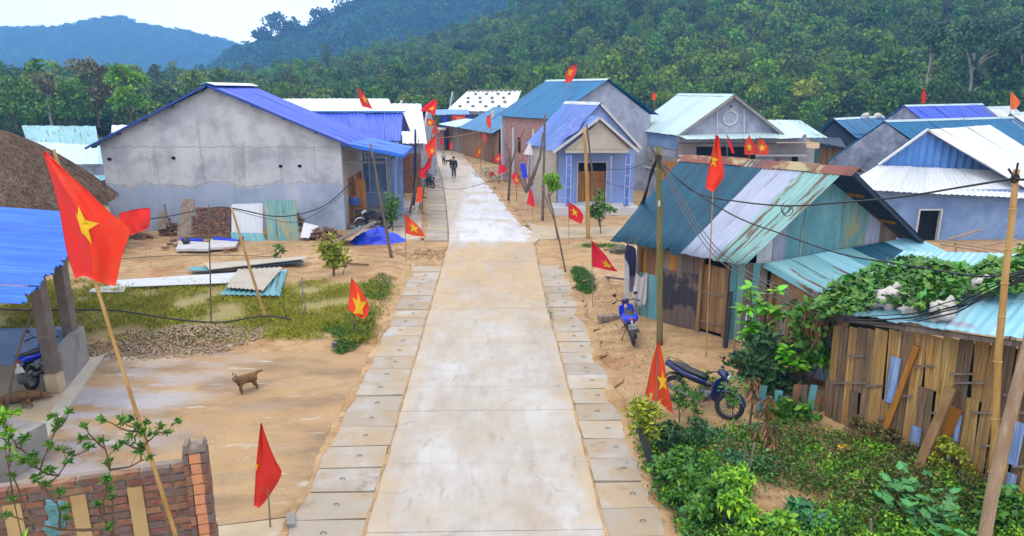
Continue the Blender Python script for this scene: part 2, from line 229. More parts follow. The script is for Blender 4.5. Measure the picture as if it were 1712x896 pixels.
M['black'] = mat('black_plastic', S(28, 29, 33), rough=.4)
M['seatm'] = mat('seat_vinyl', S(36, 36, 42), rough=.5)
M['chrome'] = mat('chrome', S(190, 190, 195), rough=.25, metal=.9)
M['steel'] = mat('dull_steel', S(120, 120, 124), [n_(S(92, 86, 80), 5, .45, .62, .6)], rough=.5, metal=.5)
M['bikeblue'] = mat('paint_blue', S(26, 62, 214), rough=.3)
M['bikenavy'] = mat('paint_navy', S(22, 36, 84), rough=.3)
M['bikewhite'] = mat('paint_white', S(206, 208, 216), rough=.35)
M['platem'] = mat('plate_white', S(222, 224, 226), rough=.5)
M['taillight'] = mat('tail_red', S(130, 30, 26), rough=.25)
M['glassm'] = mat('lamp_glass', S(190, 200, 210), rough=.1)
M['skin'] = mat('skin', S(170, 122, 92), rough=.6)
M['hair'] = mat('hair', S(24, 20, 20), rough=.6)
M['jacket'] = mat('cloth_dark', S(44, 46, 54), rough=.9)
M['trouser'] = mat('cloth_grey', S(74, 74, 78), rough=.9)
M['shirtblue'] = mat('cloth_blue', S(74, 98, 160), rough=.9)
M['shirtwhite'] = mat('cloth_pale', S(190, 190, 196), rough=.9)
M['navycloth'] = mat('cloth_navy', S(32, 36, 70), rough=.9)
M['plaid'] = mat('cloth_plaid', S(126, 126, 142), [n_(S(70, 70, 92), 22, .5, .56, .9, st=(1, 1, 1))], rough=.9)
M['fur'] = mat('dog_fur', S(130, 94, 58, sat=1.05), [n_(S(80, 56, 36, sat=1), 9, .48, .64, .7)], rough=.9, bump=.5, bs=60)
M['fur_dark'] = mat('dog_fur_dark', S(88, 68, 50), [n_(S(52, 40, 32), 9, .48, .62, .8)], rough=.9)
M['mossrock'] = mat('mossy_rock', S(112, 112, 92, sat=1), [n_(S(80, 84, 60, sat=1), 2, .45, .62, .8)], rough=.95, bump=.6)
M['sack'] = mat('white_sack', S(214, 208, 204), [n_(S(176, 164, 152), 4, .5, .66, .7), n_(S(122, 120, 118), 9, .6, .7, .5)], rough=.8, bump=.6, bs=9)
M['teal_sheet'] = mat('teal_sheet', S(84, 146, 154, sat=1), [n_(S(168, 150, 110), 2.2, .56, .62, .8, st=(2, 2, .5))], rough=.5)
M['signred'] = mat('sign_red', S(206, 52, 48), [n_(S(236, 160, 90), 7, .6, .66, .6, st=(2, 1, 3))], rough=.6)
M['signline'] = mat('sign_lettering', S(244, 196, 132), rough=.6)
def leafm(name, c, c2=None, att=.35): return mat(name, c, [n_(c2 or tuple(v*.6 for v in c), 3, .45, .62, .5)], rough=.6, attr=('tone', att+.12, .03))
M['leaf_mid'] = leafm('leaf_mid_green', S(84, 132, 48)); M['leaf_bright'] = leafm('leaf_bright_green', S(128, 180, 44)); M['leaf_yellow'] = leafm('leaf_yellow_green', S(160, 172, 50))
M['leaf_dark'] = leafm('leaf_dark_green', S(52, 92, 48)); M['leaf_vine'] = mat('leaf_vine', S(82, 132, 56), [n_(S(110, 156, 84), 3, .45, .62, .5)], rough=.5, rand=.38, hue=.03, off=True)
M['leaf_broad'] = mat('leaf_broad', S(124, 188, 46), [n_(S(84, 146, 36), 3, .45, .62, .5)], rough=.45, rand=.4, hue=.02, off=True)
M['leaf_blue'] = leafm('leaf_bluish_green', S(82, 140, 92)); M['leaf_dead'] = leafm('leaf_dead_brown', S(142, 108, 74)); M['grass'] = leafm('grass_blade', S(170, 172, 78), None, .45); M['grass_green'] = leafm('grass_blade_green', S(78, 122, 34), None, .4)
M['weed_brown'] = leafm('weed_brown', S(116, 112, 52, sat=1), None, .45)
def forestm(name, c, hv, vv):
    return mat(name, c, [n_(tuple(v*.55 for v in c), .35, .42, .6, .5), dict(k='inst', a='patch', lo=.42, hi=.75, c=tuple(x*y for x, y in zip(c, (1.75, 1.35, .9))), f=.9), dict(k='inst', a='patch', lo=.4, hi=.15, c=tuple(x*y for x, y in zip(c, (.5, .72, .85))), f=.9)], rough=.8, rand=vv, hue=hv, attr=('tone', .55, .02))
M['forest'] = forestm('forest_leaf', S(90, 124, 50), .035, .6)
M['forest_far'] = forestm('far_forest_leaf', S(50, 92, 80), .02, .35)  # leaf green tinted bluish: distance haze partly put into the colour
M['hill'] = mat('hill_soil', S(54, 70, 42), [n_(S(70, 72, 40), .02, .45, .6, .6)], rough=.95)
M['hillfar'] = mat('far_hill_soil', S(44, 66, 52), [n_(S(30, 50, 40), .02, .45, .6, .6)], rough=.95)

# ---------------- mesh building ----------------
class MB:
    def __init__(s): s.v = []; s.f = []; s.uv = {}; s.mi = []
    def add(s, vs, fs, uvs=None, mi=0):
        o = len(s.v); s.v += [tuple(v) for v in vs]
        for i, f in enumerate(fs):
            if uvs: s.uv[len(s.f)] = uvs[i]
            s.f.append(tuple(o+k for k in f)); s.mi.append(mi)
        return s
    def box(s, c, d, rz=0, rx=0, ry=0, mi=0, taper=1):
        m = Matrix.Translation(c) @ Matrix.Rotation(rz, 4, 'Z') @ Matrix.Rotation(ry, 4, 'Y') @ Matrix.Rotation(rx, 4, 'X')
        vs = [m @ Vector((x*d[0]/2*(taper if z > 0 else 1), y*d[1]/2*(taper if z > 0 else 1), z*d[2]/2)) for z in (-1, 1) for y in (-1, 1) for x in (-1, 1)]
        return s.add(vs, [(0, 2, 3, 1), (4, 5, 7, 6), (0, 1, 5, 4), (2, 6, 7, 3), (0, 4, 6, 2), (1, 3, 7, 5)], mi=mi)
    def bar(s, a, b, wd, h, up=(0, 0, 1), mi=0):
        a = Vector(a); b = Vector(b); d = (b-a).normalized(); upv = Vector(up)
        if abs(d.dot(upv)) > .98: upv = Vector((0, 1, 0))
        x = d.cross(upv).normalized(); z = x.cross(d)
        vs = [p+x*sx*wd/2+z*sz*h/2 for p in (a, b) for sx, sz in ((-1, -1), (1, -1), (1, 1), (-1, 1))]
        return s.add(vs, [(0, 1, 2, 3), (4, 7, 6, 5), (0, 4, 5, 1), (1, 5, 6, 2), (2, 6, 7, 3), (3, 7, 4, 0)], mi=mi)
    def slab(s, pts, th, down=None, mi=0):
        pts = [Vector(p) for p in pts]; n = (pts[1]-pts[0]).cross(pts[2]-pts[0]).normalized()
        if down is not None: o = Vector(down)*th
        else:
            if n.z < 0: n = -n
            o = -n*th
        k = len(pts); vs = pts+[p+o for p in pts]
        fs = [tuple(range(k)), tuple(range(2*k-1, k-1, -1))]+[(i, i+k, (i+1) % k+k, (i+1) % k) for i in range(k)]
        return s.add(vs, fs, mi=mi)
    def tube(s, pts, r, seg=8, cap=True, mi=0):
        pts = [Vector(p) for p in pts]; n = len(pts)
        if not hasattr(r, '__len__'): r = [r]*n
        vs = []; pd = None
        for i, p in enumerate(pts):
            d = (pts[min(i+1, n-1)]-pts[max(i-1, 0)]).normalized()
            if pd is None:
                x = d.cross(Vector((0, 0, 1)) if abs(d.z) < .9 else Vector((1, 0, 0))).normalized()
            else: x = (x-d*x.dot(d)).normalized()
            pd = d; y = d.cross(x)
            vs += [p+(x*math.cos(2*math.pi*k/seg)+y*math.sin(2*math.pi*k/seg))*r[i] for k in range(seg)]
        fs = [(i*seg+k, i*seg+(k+1) % seg, (i+1)*seg+(k+1) % seg, (i+1)*seg+k) for i in range(n-1) for k in range(seg)]
        if cap: fs += [tuple(range(seg-1, -1, -1)), tuple((n-1)*seg+k for k in range(seg))]
        return s.add(vs, fs, mi=mi)
    def loft(s, secs, seg=10, mi=0, p=2.6):
        """secs: (x, y, z, halfwidth(y), halfheight(along local up), tilt)"""
        vs = []
        for (x, y, z, hw, hh, t) in secs:
            for k in range(seg):
                a = 2*math.pi*k/seg; c = math.cos(a); d = math.sin(a)
                c = math.copysign(abs(c)**(2/p), c); d = math.copysign(abs(d)**(2/p), d)
                vs.append((x-math.sin(t)*d*hh, y+c*hw, z+math.cos(t)*d*hh))
        n = len(secs); fs = [(i*seg+k, (i+1)*seg+k, (i+1)*seg+(k+1) % seg, i*seg+(k+1) % seg) for i in range(n-1) for k in range(seg)]
        fs += [tuple(range(seg)), tuple((n-1)*seg+k for k in range(seg-1, -1, -1))]
        return s.add(vs, fs, mi=mi)
    def ring(s, c, r, rt, axis='y', seg=20, ts=8, w=1.0):
        vs = []; c = Vector(c)
        for i in range(seg):
            a = 2*math.pi*i/seg
            for j in range(ts):
                b = 2*math.pi*j/ts; rr = r+rt*math.cos(b); h = rt*w*math.sin(b)
                vs.append(c+(Vector((rr*math.cos(a), h, rr*math.sin(a))) if axis == 'y' else Vector((rr*math.cos(a), rr*math.sin(a), h))))
        fs = [(i*ts+j, ((i+1) % seg)*ts+j, ((i+1) % seg)*ts+(j+1) % ts, i*ts+(j+1) % ts) for i in range(seg) for j in range(ts)]
        return s.add(vs, fs)
    def ball(s, c, r, seg=10, rings=7, wob=0, sd=0):
        vs = [(0, 0, -1)]
        for i in range(1, rings):
            t = math.pi*i/rings
            for j in range(seg):
                a = 2*math.pi*j/seg; vs.append((math.sin(t)*math.cos(a), math.sin(t)*math.sin(a), -math.cos(t)))
        vs.append((0, 0, 1)); out = []
        rr = r if hasattr(r, '__len__') else (r, r, r)
        for v in vs:
            k = 1+wob*mnoise.noise(Vector(v)*1.7+Vector((sd, sd*2, 0))); out.append((c[0]+v[0]*rr[0]*k, c[1]+v[1]*rr[1]*k, c[2]+v[2]*rr[2]*k))
        fs = [(0, 1+(j+1) % seg, 1+j) for j in range(seg)]
        for i in range(rings-2):
            for j in range(seg): fs.append((1+i*seg+j, 1+i*seg+(j+1) % seg, 1+(i+1)*seg+(j+1) % seg, 1+(i+1)*seg+j))
        L_ = len(vs)-1; fs += [(L_, 1+(rings-2)*seg+j, 1+(rings-2)*seg+(j+1) % seg) for j in range(seg)]
        return s.add(out, fs)
    def mesh(s, name, m, off=(0, 0, 0), smooth=False):
        me = bpy.data.meshes.new(name); o = Vector(off)
        me.from_pydata([tuple(Vector(v)-o) for v in s.v], [], s.f)
        for mm in (m if isinstance(m, (list, tuple)) else [m]): me.materials.append(mm)
        if isinstance(m, (list, tuple)): me.polygons.foreach_set('material_index', s.mi)
        if s.uv:
            ul = me.uv_layers.new(name='UVMap')
            for p in me.polygons:
                if p.index in s.uv:
                    for li, q in zip(p.loop_indices, s.uv[p.index]): ul.data[li].uv = q
        if smooth: me.polygons.foreach_set('use_smooth', [True]*len(me.polygons))
        me.update(); return me
    def build(s, name, m, parent=None, smooth=False):
        off = (0, 0, 0)
        if parent is not None and parent.get('_w'): off = Vector(parent['_w'])
        ob = bpy.data.objects.new(name, s.mesh(name, m, off, smooth)); col.objects.link(ob)
        if parent is not None:
            ob.parent = parent
            if parent.get('_w'): ob['_w'] = parent['_w']
        return ob
def tag(o, label, cat, group=None):
    o['label'] = label; o['category'] = cat
    if group: o['group'] = group
    return o
def thing(name, loc, label, cat, group=None, rz=0, world=True):
    """Empty at the thing's base. world=True: children are built in world coordinates and made local."""
    o = bpy.data.objects.new(name, None); col.objects.link(o); o.location = loc; o.rotation_euler = (0, 0, rz); o.empty_display_size = .2
    if world: o['_w'] = tuple(loc)
    return tag(o, label, cat, group)
def sub(parent, name, mesh, mtx=None):
    ob = bpy.data.objects.new(name, mesh); col.objects.link(ob); ob.parent = parent
    if mtx is not None: ob.matrix_local = mtx
    return ob
def struct(o): o['kind'] = 'structure'; return o
def stuff(o): o['kind'] = 'stuff'; return o
def setw(child, parent):
    if parent.get('_w'): child['_w'] = parent['_w']
    return child
def lerp(a, b, t): return a+(b-a)*t
def bil(A0, A1, B1, B0, u, v): return lerp(lerp(A0, A1, u), lerp(B0, B1, u), v)
def corr(A0, A1, B1, B0, waves, amp, rows=3, th=.006, sag=.0, lip=0.0):
    """corrugated sheet; A=low edge, B=high edge"""
    A0, A1, B1, B0 = map(Vector, (A0, A1, B1, B0)); n = (A1-A0).cross(B0-A0).normalized()
    if n.z < -1e-4: n = -n
    mb = MB(); K = waves*4; wd = (A1-A0).length; ln = (B0-A0).length; idx = {}
    vs = []; sd = random.random()*50
    for j in range(rows+1):
        for i in range(K+1):
            u = i/K; v = j/rows; p = bil(A0, A1, B1, B0, u, v)
            h = amp*math.sin(2*math.pi*waves*u)+sag*mnoise.noise(Vector((u*wd*.9+sd, v*ln*.9, sd)))
            if j == 0 and lip: p = p+(A0-B0).normalized()*lip*mnoise.noise(Vector((u*wd*3+sd, 0, 0)))
            vs.append(p+n*h)
    W_ = K+1; N_ = len(vs); vs2 = vs+[p-n*th for p in vs]; fs = []; uv = []
    def q(i, j): return (i/K*wd+sd, j/rows*ln)
    for j in range(rows):
        for i in range(K):
            a = j*W_+i; fs.append((a, a+1, a+W_+1, a+W_)); uv.append((q(i, j), q(i+1, j), q(i+1, j+1), q(i, j+1)))
            b = a+N_; fs.append((b, b+W_, b+W_+1, b+1)); uv.append((q(i, j), q(i, j+1), q(i+1, j+1), q(i+1, j)))
    for i in range(K):
        fs.append((i, i+N_, i+1+N_, i+1)); uv.append((q(i, 0),)*4)
    for j in range(rows):
        a = j*W_; fs.append((a, a+W_, a+W_+N_, a+N_)); uv.append((q(0, j),)*4)
        a = j*W_+K; fs.append((a, a+N_, a+W_+N_, a+W_)); uv.append((q(K, j),)*4)
    mb.add(vs2, fs, uv); return mb
def sheets(parent, A0, A1, B1, B0, mats, period=.2, amp=.015, name='roof_sheet', th=.006, sag=.035, fr=None, rows=4, lip=.03):
    """a roof slope as separate overlapping corrugated sheets"""
    A0, A1, B1, B0 = map(Vector, (A0, A1, B1, B0)); n = len(mats)
    fr = fr or [i/n for i in range(n+1)]; out = []
    nn = (A1-A0).cross(B0-A0).normalized()
    if nn.z < -1e-4: nn = -nn
    for i, m in enumerate(mats):
        u0 = max(0, fr[i]-(.02/max(.1, (A1-A0).length) if i else 0)); u1 = fr[i+1]
        o = nn*(.004+.010*(i % 2))
        a0, a1, b1, b0 = lerp(A0, A1, u0)+o, lerp(A0, A1, u1)+o, lerp(B0, B1, u1)+o, lerp(B0, B1, u0)+o
        wv = max(1, int(max((a1-a0).length, (b1-b0).length)/period))
        out.append(corr(a0, a1, b1, b0, wv, amp, rows, th, sag, lip).build(name, M[m] if isinstance(m, str) else m, parent, smooth=(amp < .02 and period < .13)))
    return out
def wall_holes(p0, p1, z0, z1, th, holes, side=1, gable=None, ztop1=None):
    """wall box from p0 to p1 with rectangular holes (s0,s1,z0,z1); gable: apex (s,z) added on top"""
    p0 = Vector((p0[0], p0[1], 0)); p1 = Vector((p1[0], p1[1], 0)); d = (p1-p0); Lw = d.length; d.normalize(); n = Vector((-d.y, d.x, 0))*side
    mb = MB(); xs = sorted({0, Lw} | {h[0] for h in holes} | {h[1] for h in holes}); zs = sorted({z0, z1} | {h[2] for h in holes} | {h[3] for h in holes})
    for i in range(len(xs)-1):
        for j in range(len(zs)-1):
            cx = (xs[i]+xs[i+1])/2; cz = (zs[j]+zs[j+1])/2
            if any(h[0] < cx < h[1] and h[2] < cz < h[3] for h in holes): continue
            a = p0+d*xs[i]; b = p0+d*xs[i+1]; q = [a, b, b+n*th, a+n*th]
            vs = [(v.x, v.y, zs[j]) for v in q]+[(v.x, v.y, zs[j+1]) for v in q]
            fs = []
            def solid(ii, jj):
                if ii < 0 or jj < 0 or ii >= len(xs)-1 or jj >= len(zs)-1: return False
                x_ = (xs[ii]+xs[ii+1])/2; z_ = (zs[jj]+zs[jj+1])/2; return not any(h[0] < x_ < h[1] and h[2] < z_ < h[3] for h in holes)
            fs += [(0, 1, 5, 4), (2, 3, 7, 6)]
            if not solid(i-1, j): fs.append((3, 0, 4, 7))
            if not solid(i+1, j): fs.append((1, 2, 6, 5))
            if not solid(i, j-1): fs.append((0, 3, 2, 1))
            if not solid(i, j+1) and not (gable and j == len(zs)-2): fs.append((4, 5, 6, 7))
            mb.add(vs, fs)
    if gable:
        g = gable if isinstance(gable, list) else [gable]
        poly = [(0, z1)]+g+[(Lw, z1)]; k = len(poly)
        vs = [(*(p0+d*s_).xy, z_) for s_, z_ in poly]+[(*(p0+d*s_+n*th).xy, z_) for s_, z_ in poly]
        mb.add(vs, [tuple(range(k-1, -1, -1)), tuple(range(k, 2*k))]+[(i, i+1, i+1+k, i+k) for i in range(k-1)])
    return mb
def frame_open(parent, p0, p1, hole, m, t=.06, d=.05, out=1, name='window_frame', pane=None, panename='pane'):
    """frame + pane in a hole of the wall p0-p1; out: offset to the outside of the face along -n"""
    p0 = Vector((p0[0], p0[1], 0)); p1 = Vector((p1[0], p1[1], 0)); D = (p1-p0).normalized(); n = Vector((-D.y, D.x, 0))
    s0, s1, z0, z1 = hole; P = lambda s_, z_, o: p0+D*s_+n*o+Vector((0, 0, z_))
    mb = MB(); o = -.01*out
    for a, b in ((P(s0+t/2, z0, o), P(s0+t/2, z1, o)), (P(s1-t/2, z0, o), P(s1-t/2, z1, o))): mb.bar(a, b, t, d, up=n)
    mb.bar(P(s0+t, z1-t/2, o), P(s1-t, z1-t/2, o), d, t); mb.bar(P(s0+t, z0+t/2, o), P(s1-t, z0+t/2, o), d, t)
    fo = mb.build(name, m, parent)
    setw(fo, parent)
    if pane is not None:
        b = MB(); b.slab([P(s0+t, z0+t, .06*out), P(s1-t, z0+t, .06*out), P(s1-t, z1-t, .06*out), P(s0+t, z1-t, .06*out)], .01, down=n*out); b.build(panename, pane, fo)
    return fo
def np_mesh(name, V, F, m, parent=None, tone=None, smooth=False):
    me = bpy.data.meshes.new(name); V = np.asarray(V, np.float32); F = np.asarray(F, np.int32); k = F.shape[1]
    if parent is not None and parent.get('_w'): V = V-np.array(list(parent['_w']), np.float32)
    me.vertices.add(len(V)); me.vertices.foreach_set('co', V.ravel()); me.loops.add(F.size); me.loops.foreach_set('vertex_index', F.ravel())
    me.polygons.add(len(F)); me.polygons.foreach_set('loop_start', np.arange(0, F.size, k, dtype=np.int32)); me.polygons.foreach_set('loop_total', np.full(len(F), k, np.int32))
    if tone is not None:
        a = me.attributes.new('tone', 'FLOAT', 'POINT'); a.data.foreach_set('value', np.asarray(tone, np.float32))
    me.materials.append(m); me.update(calc_edges=True)
    if smooth: me.polygons.foreach_set('use_smooth', [True]*len(F))
    return me
def np_obj(name, V, F, m, parent=None, tone=None):
    ob = bpy.data.objects.new(name, np_mesh(name, V, F, m, parent, tone)); col.objects.link(ob)
    if parent is not None: ob.parent = parent
    return ob
def leaf_quads(P, D, L_, W_, fold=.25, r=None):
    """leaf = 2 tris folded on the midrib -> here one quad diamond bent; P base points, D unit direction, L length, W width"""
    r = r or rng; n = len(P); D = D/np.maximum(1e-6, np.linalg.norm(D, axis=1, keepdims=True))
    rv = r.normal(size=(n, 3)); X = np.cross(D, rv); X /= np.maximum(1e-6, np.linalg.norm(X, axis=1, keepdims=True)); Nn = np.cross(X, D)
    L_ = np.broadcast_to(L_, (n,))[:, None]; W_ = np.broadcast_to(W_, (n,))[:, None]
    v0 = P; v1 = P+D*L_*.5+X*W_*.5+Nn*W_*fold; v2 = P+D*L_; v3 = P+D*L_*.5-X*W_*.5+Nn*W_*fold
    V = np.stack([v0, v1, v2, v3], 1).reshape(-1, 3); F = np.arange(4*n).reshape(n, 4); return V, F
def upleaf(P, D, L_, W_, r=None):
    """leaves whose blade faces roughly up"""
    r = r or rng; n = len(P); D = D/np.maximum(1e-6, np.linalg.norm(D, axis=1, keepdims=True)); up = np.array([0, 0, 1.])+r.normal(0, .35, (n, 3))
    X = np.cross(D, up); X /= np.maximum(1e-6, np.linalg.norm(X, axis=1, keepdims=True)); Nn = np.cross(X, D)
    L_ = np.broadcast_to(L_, (n,))[:, None]; W_ = np.broadcast_to(W_, (n,))[:, None]
    v = [P, P+D*L_*.45+X*W_*.5+Nn*W_*.15, P+D*L_-np.array([0, 0, 1.])*L_*.15, P+D*L_*.45-X*W_*.5+Nn*W_*.15]
    return np.stack(v, 1).reshape(-1, 3), np.arange(4*n).reshape(n, 4)
# ================= THE SETTING =================
def interp(x, pts):
    if x <= pts[0][0]: return pts[0][1]
    for (a, b), (c, d) in zip(pts, pts[1:]):
        if x <= c: return b+(d-b)*(x-a)/(c-a)
    return pts[-1][1]
def blob(x, y, cx, cy, rx, ry): return max(0, 1-math.hypot((x-cx)/rx, (y-cy)/ry))
def grass_mask(x, y):
    g = 0
    if -16 < x < -4.0 and 17 < y < 24: g = .72*sm(17, 18, y)*sm(24.5, 22, y)*sm(-3.9, -4.6, x)
    g = max(g, 1.1*blob(x, y, -3.95, 18.6, .7, 2.6), .9*blob(x, y, -4.0, 22.0, .7, 2.2), .35*blob(x, y, -13, 26, 9, 3), .8*blob(x, y, 3.3, 24, .8, 3.5), 1.1*blob(x, y, 3.8, 28.6, 1.5, .9))
    g = max(g, .62*blob(x, y, -13, 20.5, 6, 3)+.2*(g > .3), .62*blob(x, y, -7, 19.5, 3.2, 2))
    if x > 2.6 and y < 13: g = max(g, .38*sm(2.9, 3.6, x)*sm(13.2, 12.4, y))
    g = max(g, .5*blob(x, y, -20, 27, 5, 6))
    g = max(g, .5*blob(x, y, 4.0, 15.5, 1.6, 3.5), .45*blob(x, y, 2.9, 17, .5, 4))
    return g
def axis(a, b, fine, lo, hi, coarse_mult=1.25):
    v = list(np.arange(a, b+1e-6, fine)); s_ = fine; x = a
    while x > lo: s_ *= coarse_mult; x -= s_; v.insert(0, x)
    s_ = fine; x = b
    while x < hi: s_ *= coarse_mult; x += s_; v.append(x)
    return v
xs = axis(-18, 14, .22, -3500, 3500, 1.3); ys = axis(6, 42, .25, -300, 5000, 1.16)
V = []; gm = []; dk = []; fm = []
for y in ys:
    for x in xs:
        V.append((x, y, gz(x, y)-.012 if y < 100 else -.02)); gm.append(grass_mask(x, y)); fm.append(sm(70, 130, math.hypot(x, y))*1.0)
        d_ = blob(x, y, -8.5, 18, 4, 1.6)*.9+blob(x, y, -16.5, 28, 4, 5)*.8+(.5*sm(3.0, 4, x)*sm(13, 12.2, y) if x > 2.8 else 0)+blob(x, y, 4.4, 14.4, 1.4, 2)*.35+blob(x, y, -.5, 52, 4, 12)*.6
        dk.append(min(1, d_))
nx = len(xs); F = [(j*nx+i, j*nx+i+1, (j+1)*nx+i+1, (j+1)*nx+i) for j in range(len(ys)-1) for i in range(nx-1)]
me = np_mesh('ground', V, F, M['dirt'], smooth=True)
for nme, arr in (('grass', gm), ('dark', dk), ('far', fm)):
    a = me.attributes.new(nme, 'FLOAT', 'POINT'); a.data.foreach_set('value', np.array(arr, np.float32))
go = bpy.data.objects.new('ground', me); col.objects.link(go); struct(go)

# road: separate cast panels with recessed joints
RL = [(0, -2.0), (30, -2.05), (34, -2.35), (44, -3.2), (52, -3.98), (70, -5.9), (90, -7.7), (140, -13)]
RR = [(0, 1.68), (22, 1.62), (29.5, 1.7), (31, 2.2), (33, 1.55), (44, .2), (56, -1.25), (70, -3.1), (90, -5.0), (140, -10)]
road = bpy.data.objects.new('road', None); col.objects.link(road); struct(road)
js = [4, 6.6, 9.15, 11.15, 13.25, 14.45, 17.2, 20.2, 23.2, 26.2, 30.1]+[30.1+4*i for i in range(1, 26)]
for a, b in zip(js, js[1:]):
    mb = MB(); k = 6; g = .005; dz = random.uniform(-.003, .003)+.035
    rows = [a+g+(b-a-2*g)*i/k for i in range(k+1)]
    top = []
    for yy in rows:
        for i in range(7):
            u = i/6; x = lerp(interp(yy, RL), interp(yy, RR), u)
            e = .02*mnoise.noise(Vector((yy*1.5, i, 0))) if i in (0, 6) else 0
            top.append((x+e, yy, dz+.006*mnoise.noise(Vector((x*.8, yy*.8, 5)))))
    n = len(top); vs = top+[(x, y, z-.1) for x, y, z in top]; fs = [(j*7+i, j*7+i+1, j*7+i+8, j*7+i+7) for j in range(k) for i in range(6)]
    for i in range(6): fs += [(i+1, i, i+n, i+1+n), (k*7+i, k*7+i+1, k*7+i+1+n, k*7+i+n)]
    for j in range(k): fs += [(j*7, j*7+7, j*7+7+n, j*7+n), (j*7+13, j*7+6, j*7+6+n, j*7+13+n)]
    mb.add(vs, fs); mb.build('concrete_panel', M['road'], road)
# side road running right at the junction
b = MB(); b.slab([(2.0, 30.4, .02), (4, 30.8, .02), (9, 31.4, .02), (20, 30.8, .02), (20, 33.2, .02), (9, 33.7, .02), (4, 33.2, .02), (2.4, 33.6, .02), (1.6, 34.5, .02)], .1); struct(b.build('side_road', M['yard2']))
# drain cover slabs both sides
def drain(name, xin, xout, yr, skip=None):
    root = bpy.data.objects.new(name, None); col.objects.link(root); struct(root); y = yr[0]
    while y < yr[1]:
        ln = .76+random.uniform(-.03, .03); a, bb = y+.012, y+ln-.008
        x0, x1 = xin(y), xout(y); j = lambda: random.uniform(-.02, .02); zz = .045+random.uniform(-.012, .014)
        q = [(x0+j(), a+j(), zz+j()*.3), (x1+j(), a+j(), zz+j()*.3), (x1+j(), bb+j(), zz+j()*.3), (x0+j(), bb+j(), zz+j()*.3)]
        mb = MB(); mb.slab(q, .08); s_ = mb.build('drain_slab', M['slab'], root)
        if y < 24:
            h = MB(); cx = (x0+x1)/2+random.uniform(-.08, .12); cy = (a+bb)/2
            h.tube([(cx-.05, cy, zz-.005), (cx-.03, cy+.01, zz+.03), (cx+.03, cy+.01, zz+.03), (cx+.05, cy, zz-.005)], .008, 5); h.build('lifting_hook', M['steel'], s_)
        y += ln
drain('drain_cover_left', lambda y: interp(y, RL)-.035, lambda y: interp(y, RL)-1.12-.1*sm(16, 10, y), (4.2, 25.4))
drain('drain_cover_right', lambda y: interp(y, RR)+.035, lambda y: interp(y, RR)+1.0, (4.4, 25.2))
drain('drain_cover_far', lambda y: interp(y, RL)-.09, lambda y: interp(y, RL)-1.15, (30.2, 60))
b = MB(); b.slab([(-6.6, 30.4, .05), (-3.35, 30.4, .05), (-4.0, 37, .05), (-6.2, 37, .05)], .1); b.slab([(-6.2, 37.1, .07), (-4.05, 37.1, .07), (-4.5, 42, .07), (-6.2, 42, .07)], .1)
struct(b.build('forecourt', M['road']))
# sand drifted over the slab edges and into the joints
def drift(name, xf, y0, y1, wl, wr, sd, h=.012, z0=.055):
    mb = MB(); k = int((y1-y0)/.12); rows = []
    for i in range(k+1):
        y = y0+(y1-y0)*i/k; x = xf(y); a = max(0.0, .5+mnoise.noise(Vector((y*.9, sd, 0)))*1.1+.35*mnoise.noise(Vector((y*3.5, sd, 4)))); c = max(0.0, .5+mnoise.noise(Vector((y*1.1, sd+9, 0)))*1.1+.35*mnoise.noise(Vector((y*4, sd+5, 4))))
        rows.append([(x-wl*a-.004, y, z0-.03), (x-wl*a*.6, y, z0+h*.6), (x, y, z0+h), (x+wr*c*.6, y, z0+h*.6), (x+wr*c+.004, y, z0-.03)])
    vs = [p for r_ in rows for p in r_]; mb.add(vs, [(i*5+j, i*5+j+1, i*5+j+6, i*5+j+5) for i in range(k) for j in range(4)]); o = mb.build(name, M['dirt'], smooth=True); struct(o)
XO = lambda y: interp(y, RL)-1.12-.1*sm(16, 10, y)
drift('sand_drift_left_edge', XO, 4.5, 26, .2, .15, 1); drift('sand_drift_right_edge', lambda y: interp(y, RR)+1.0, 4.5, 26, .3, .38, 2)
drift('sand_drift_left_seam', lambda y: interp(y, RL)-.02, 5, 29.5, .05, .06, 3, .005, .05); drift('sand_drift_right_seam', lambda y: interp(y, RR)+.02, 5, 29.5, .05, .06, 4, .005, .05)
drift('sand_drift_far_left', lambda y: interp(y, RL)-1.2, 30.5, 58, .4, .3, 5); drift('sand_drift_far_right', lambda y: interp(y, RR), 33.5, 80, .35, .5, 6)
# yard
yp = [G(168, 588), G(622, 590), G(575, 690), G(498, 862), G(345, 882), (-5.6, 7.6, 0), (-9.5, 7.6, 0), G(60, 760)]
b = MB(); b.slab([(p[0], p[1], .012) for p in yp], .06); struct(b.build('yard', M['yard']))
b = MB(); b.slab([(-6.2, 6.5, .02), (-3.25, 6.5, .02), (G(490, 866).x, G(490, 866).y, .02), (G(345, 884).x, G(345, 884).y, .02), (-5.9, 9.0, .02)], .06); struct(b.build('yard_apron', M['yard2']))

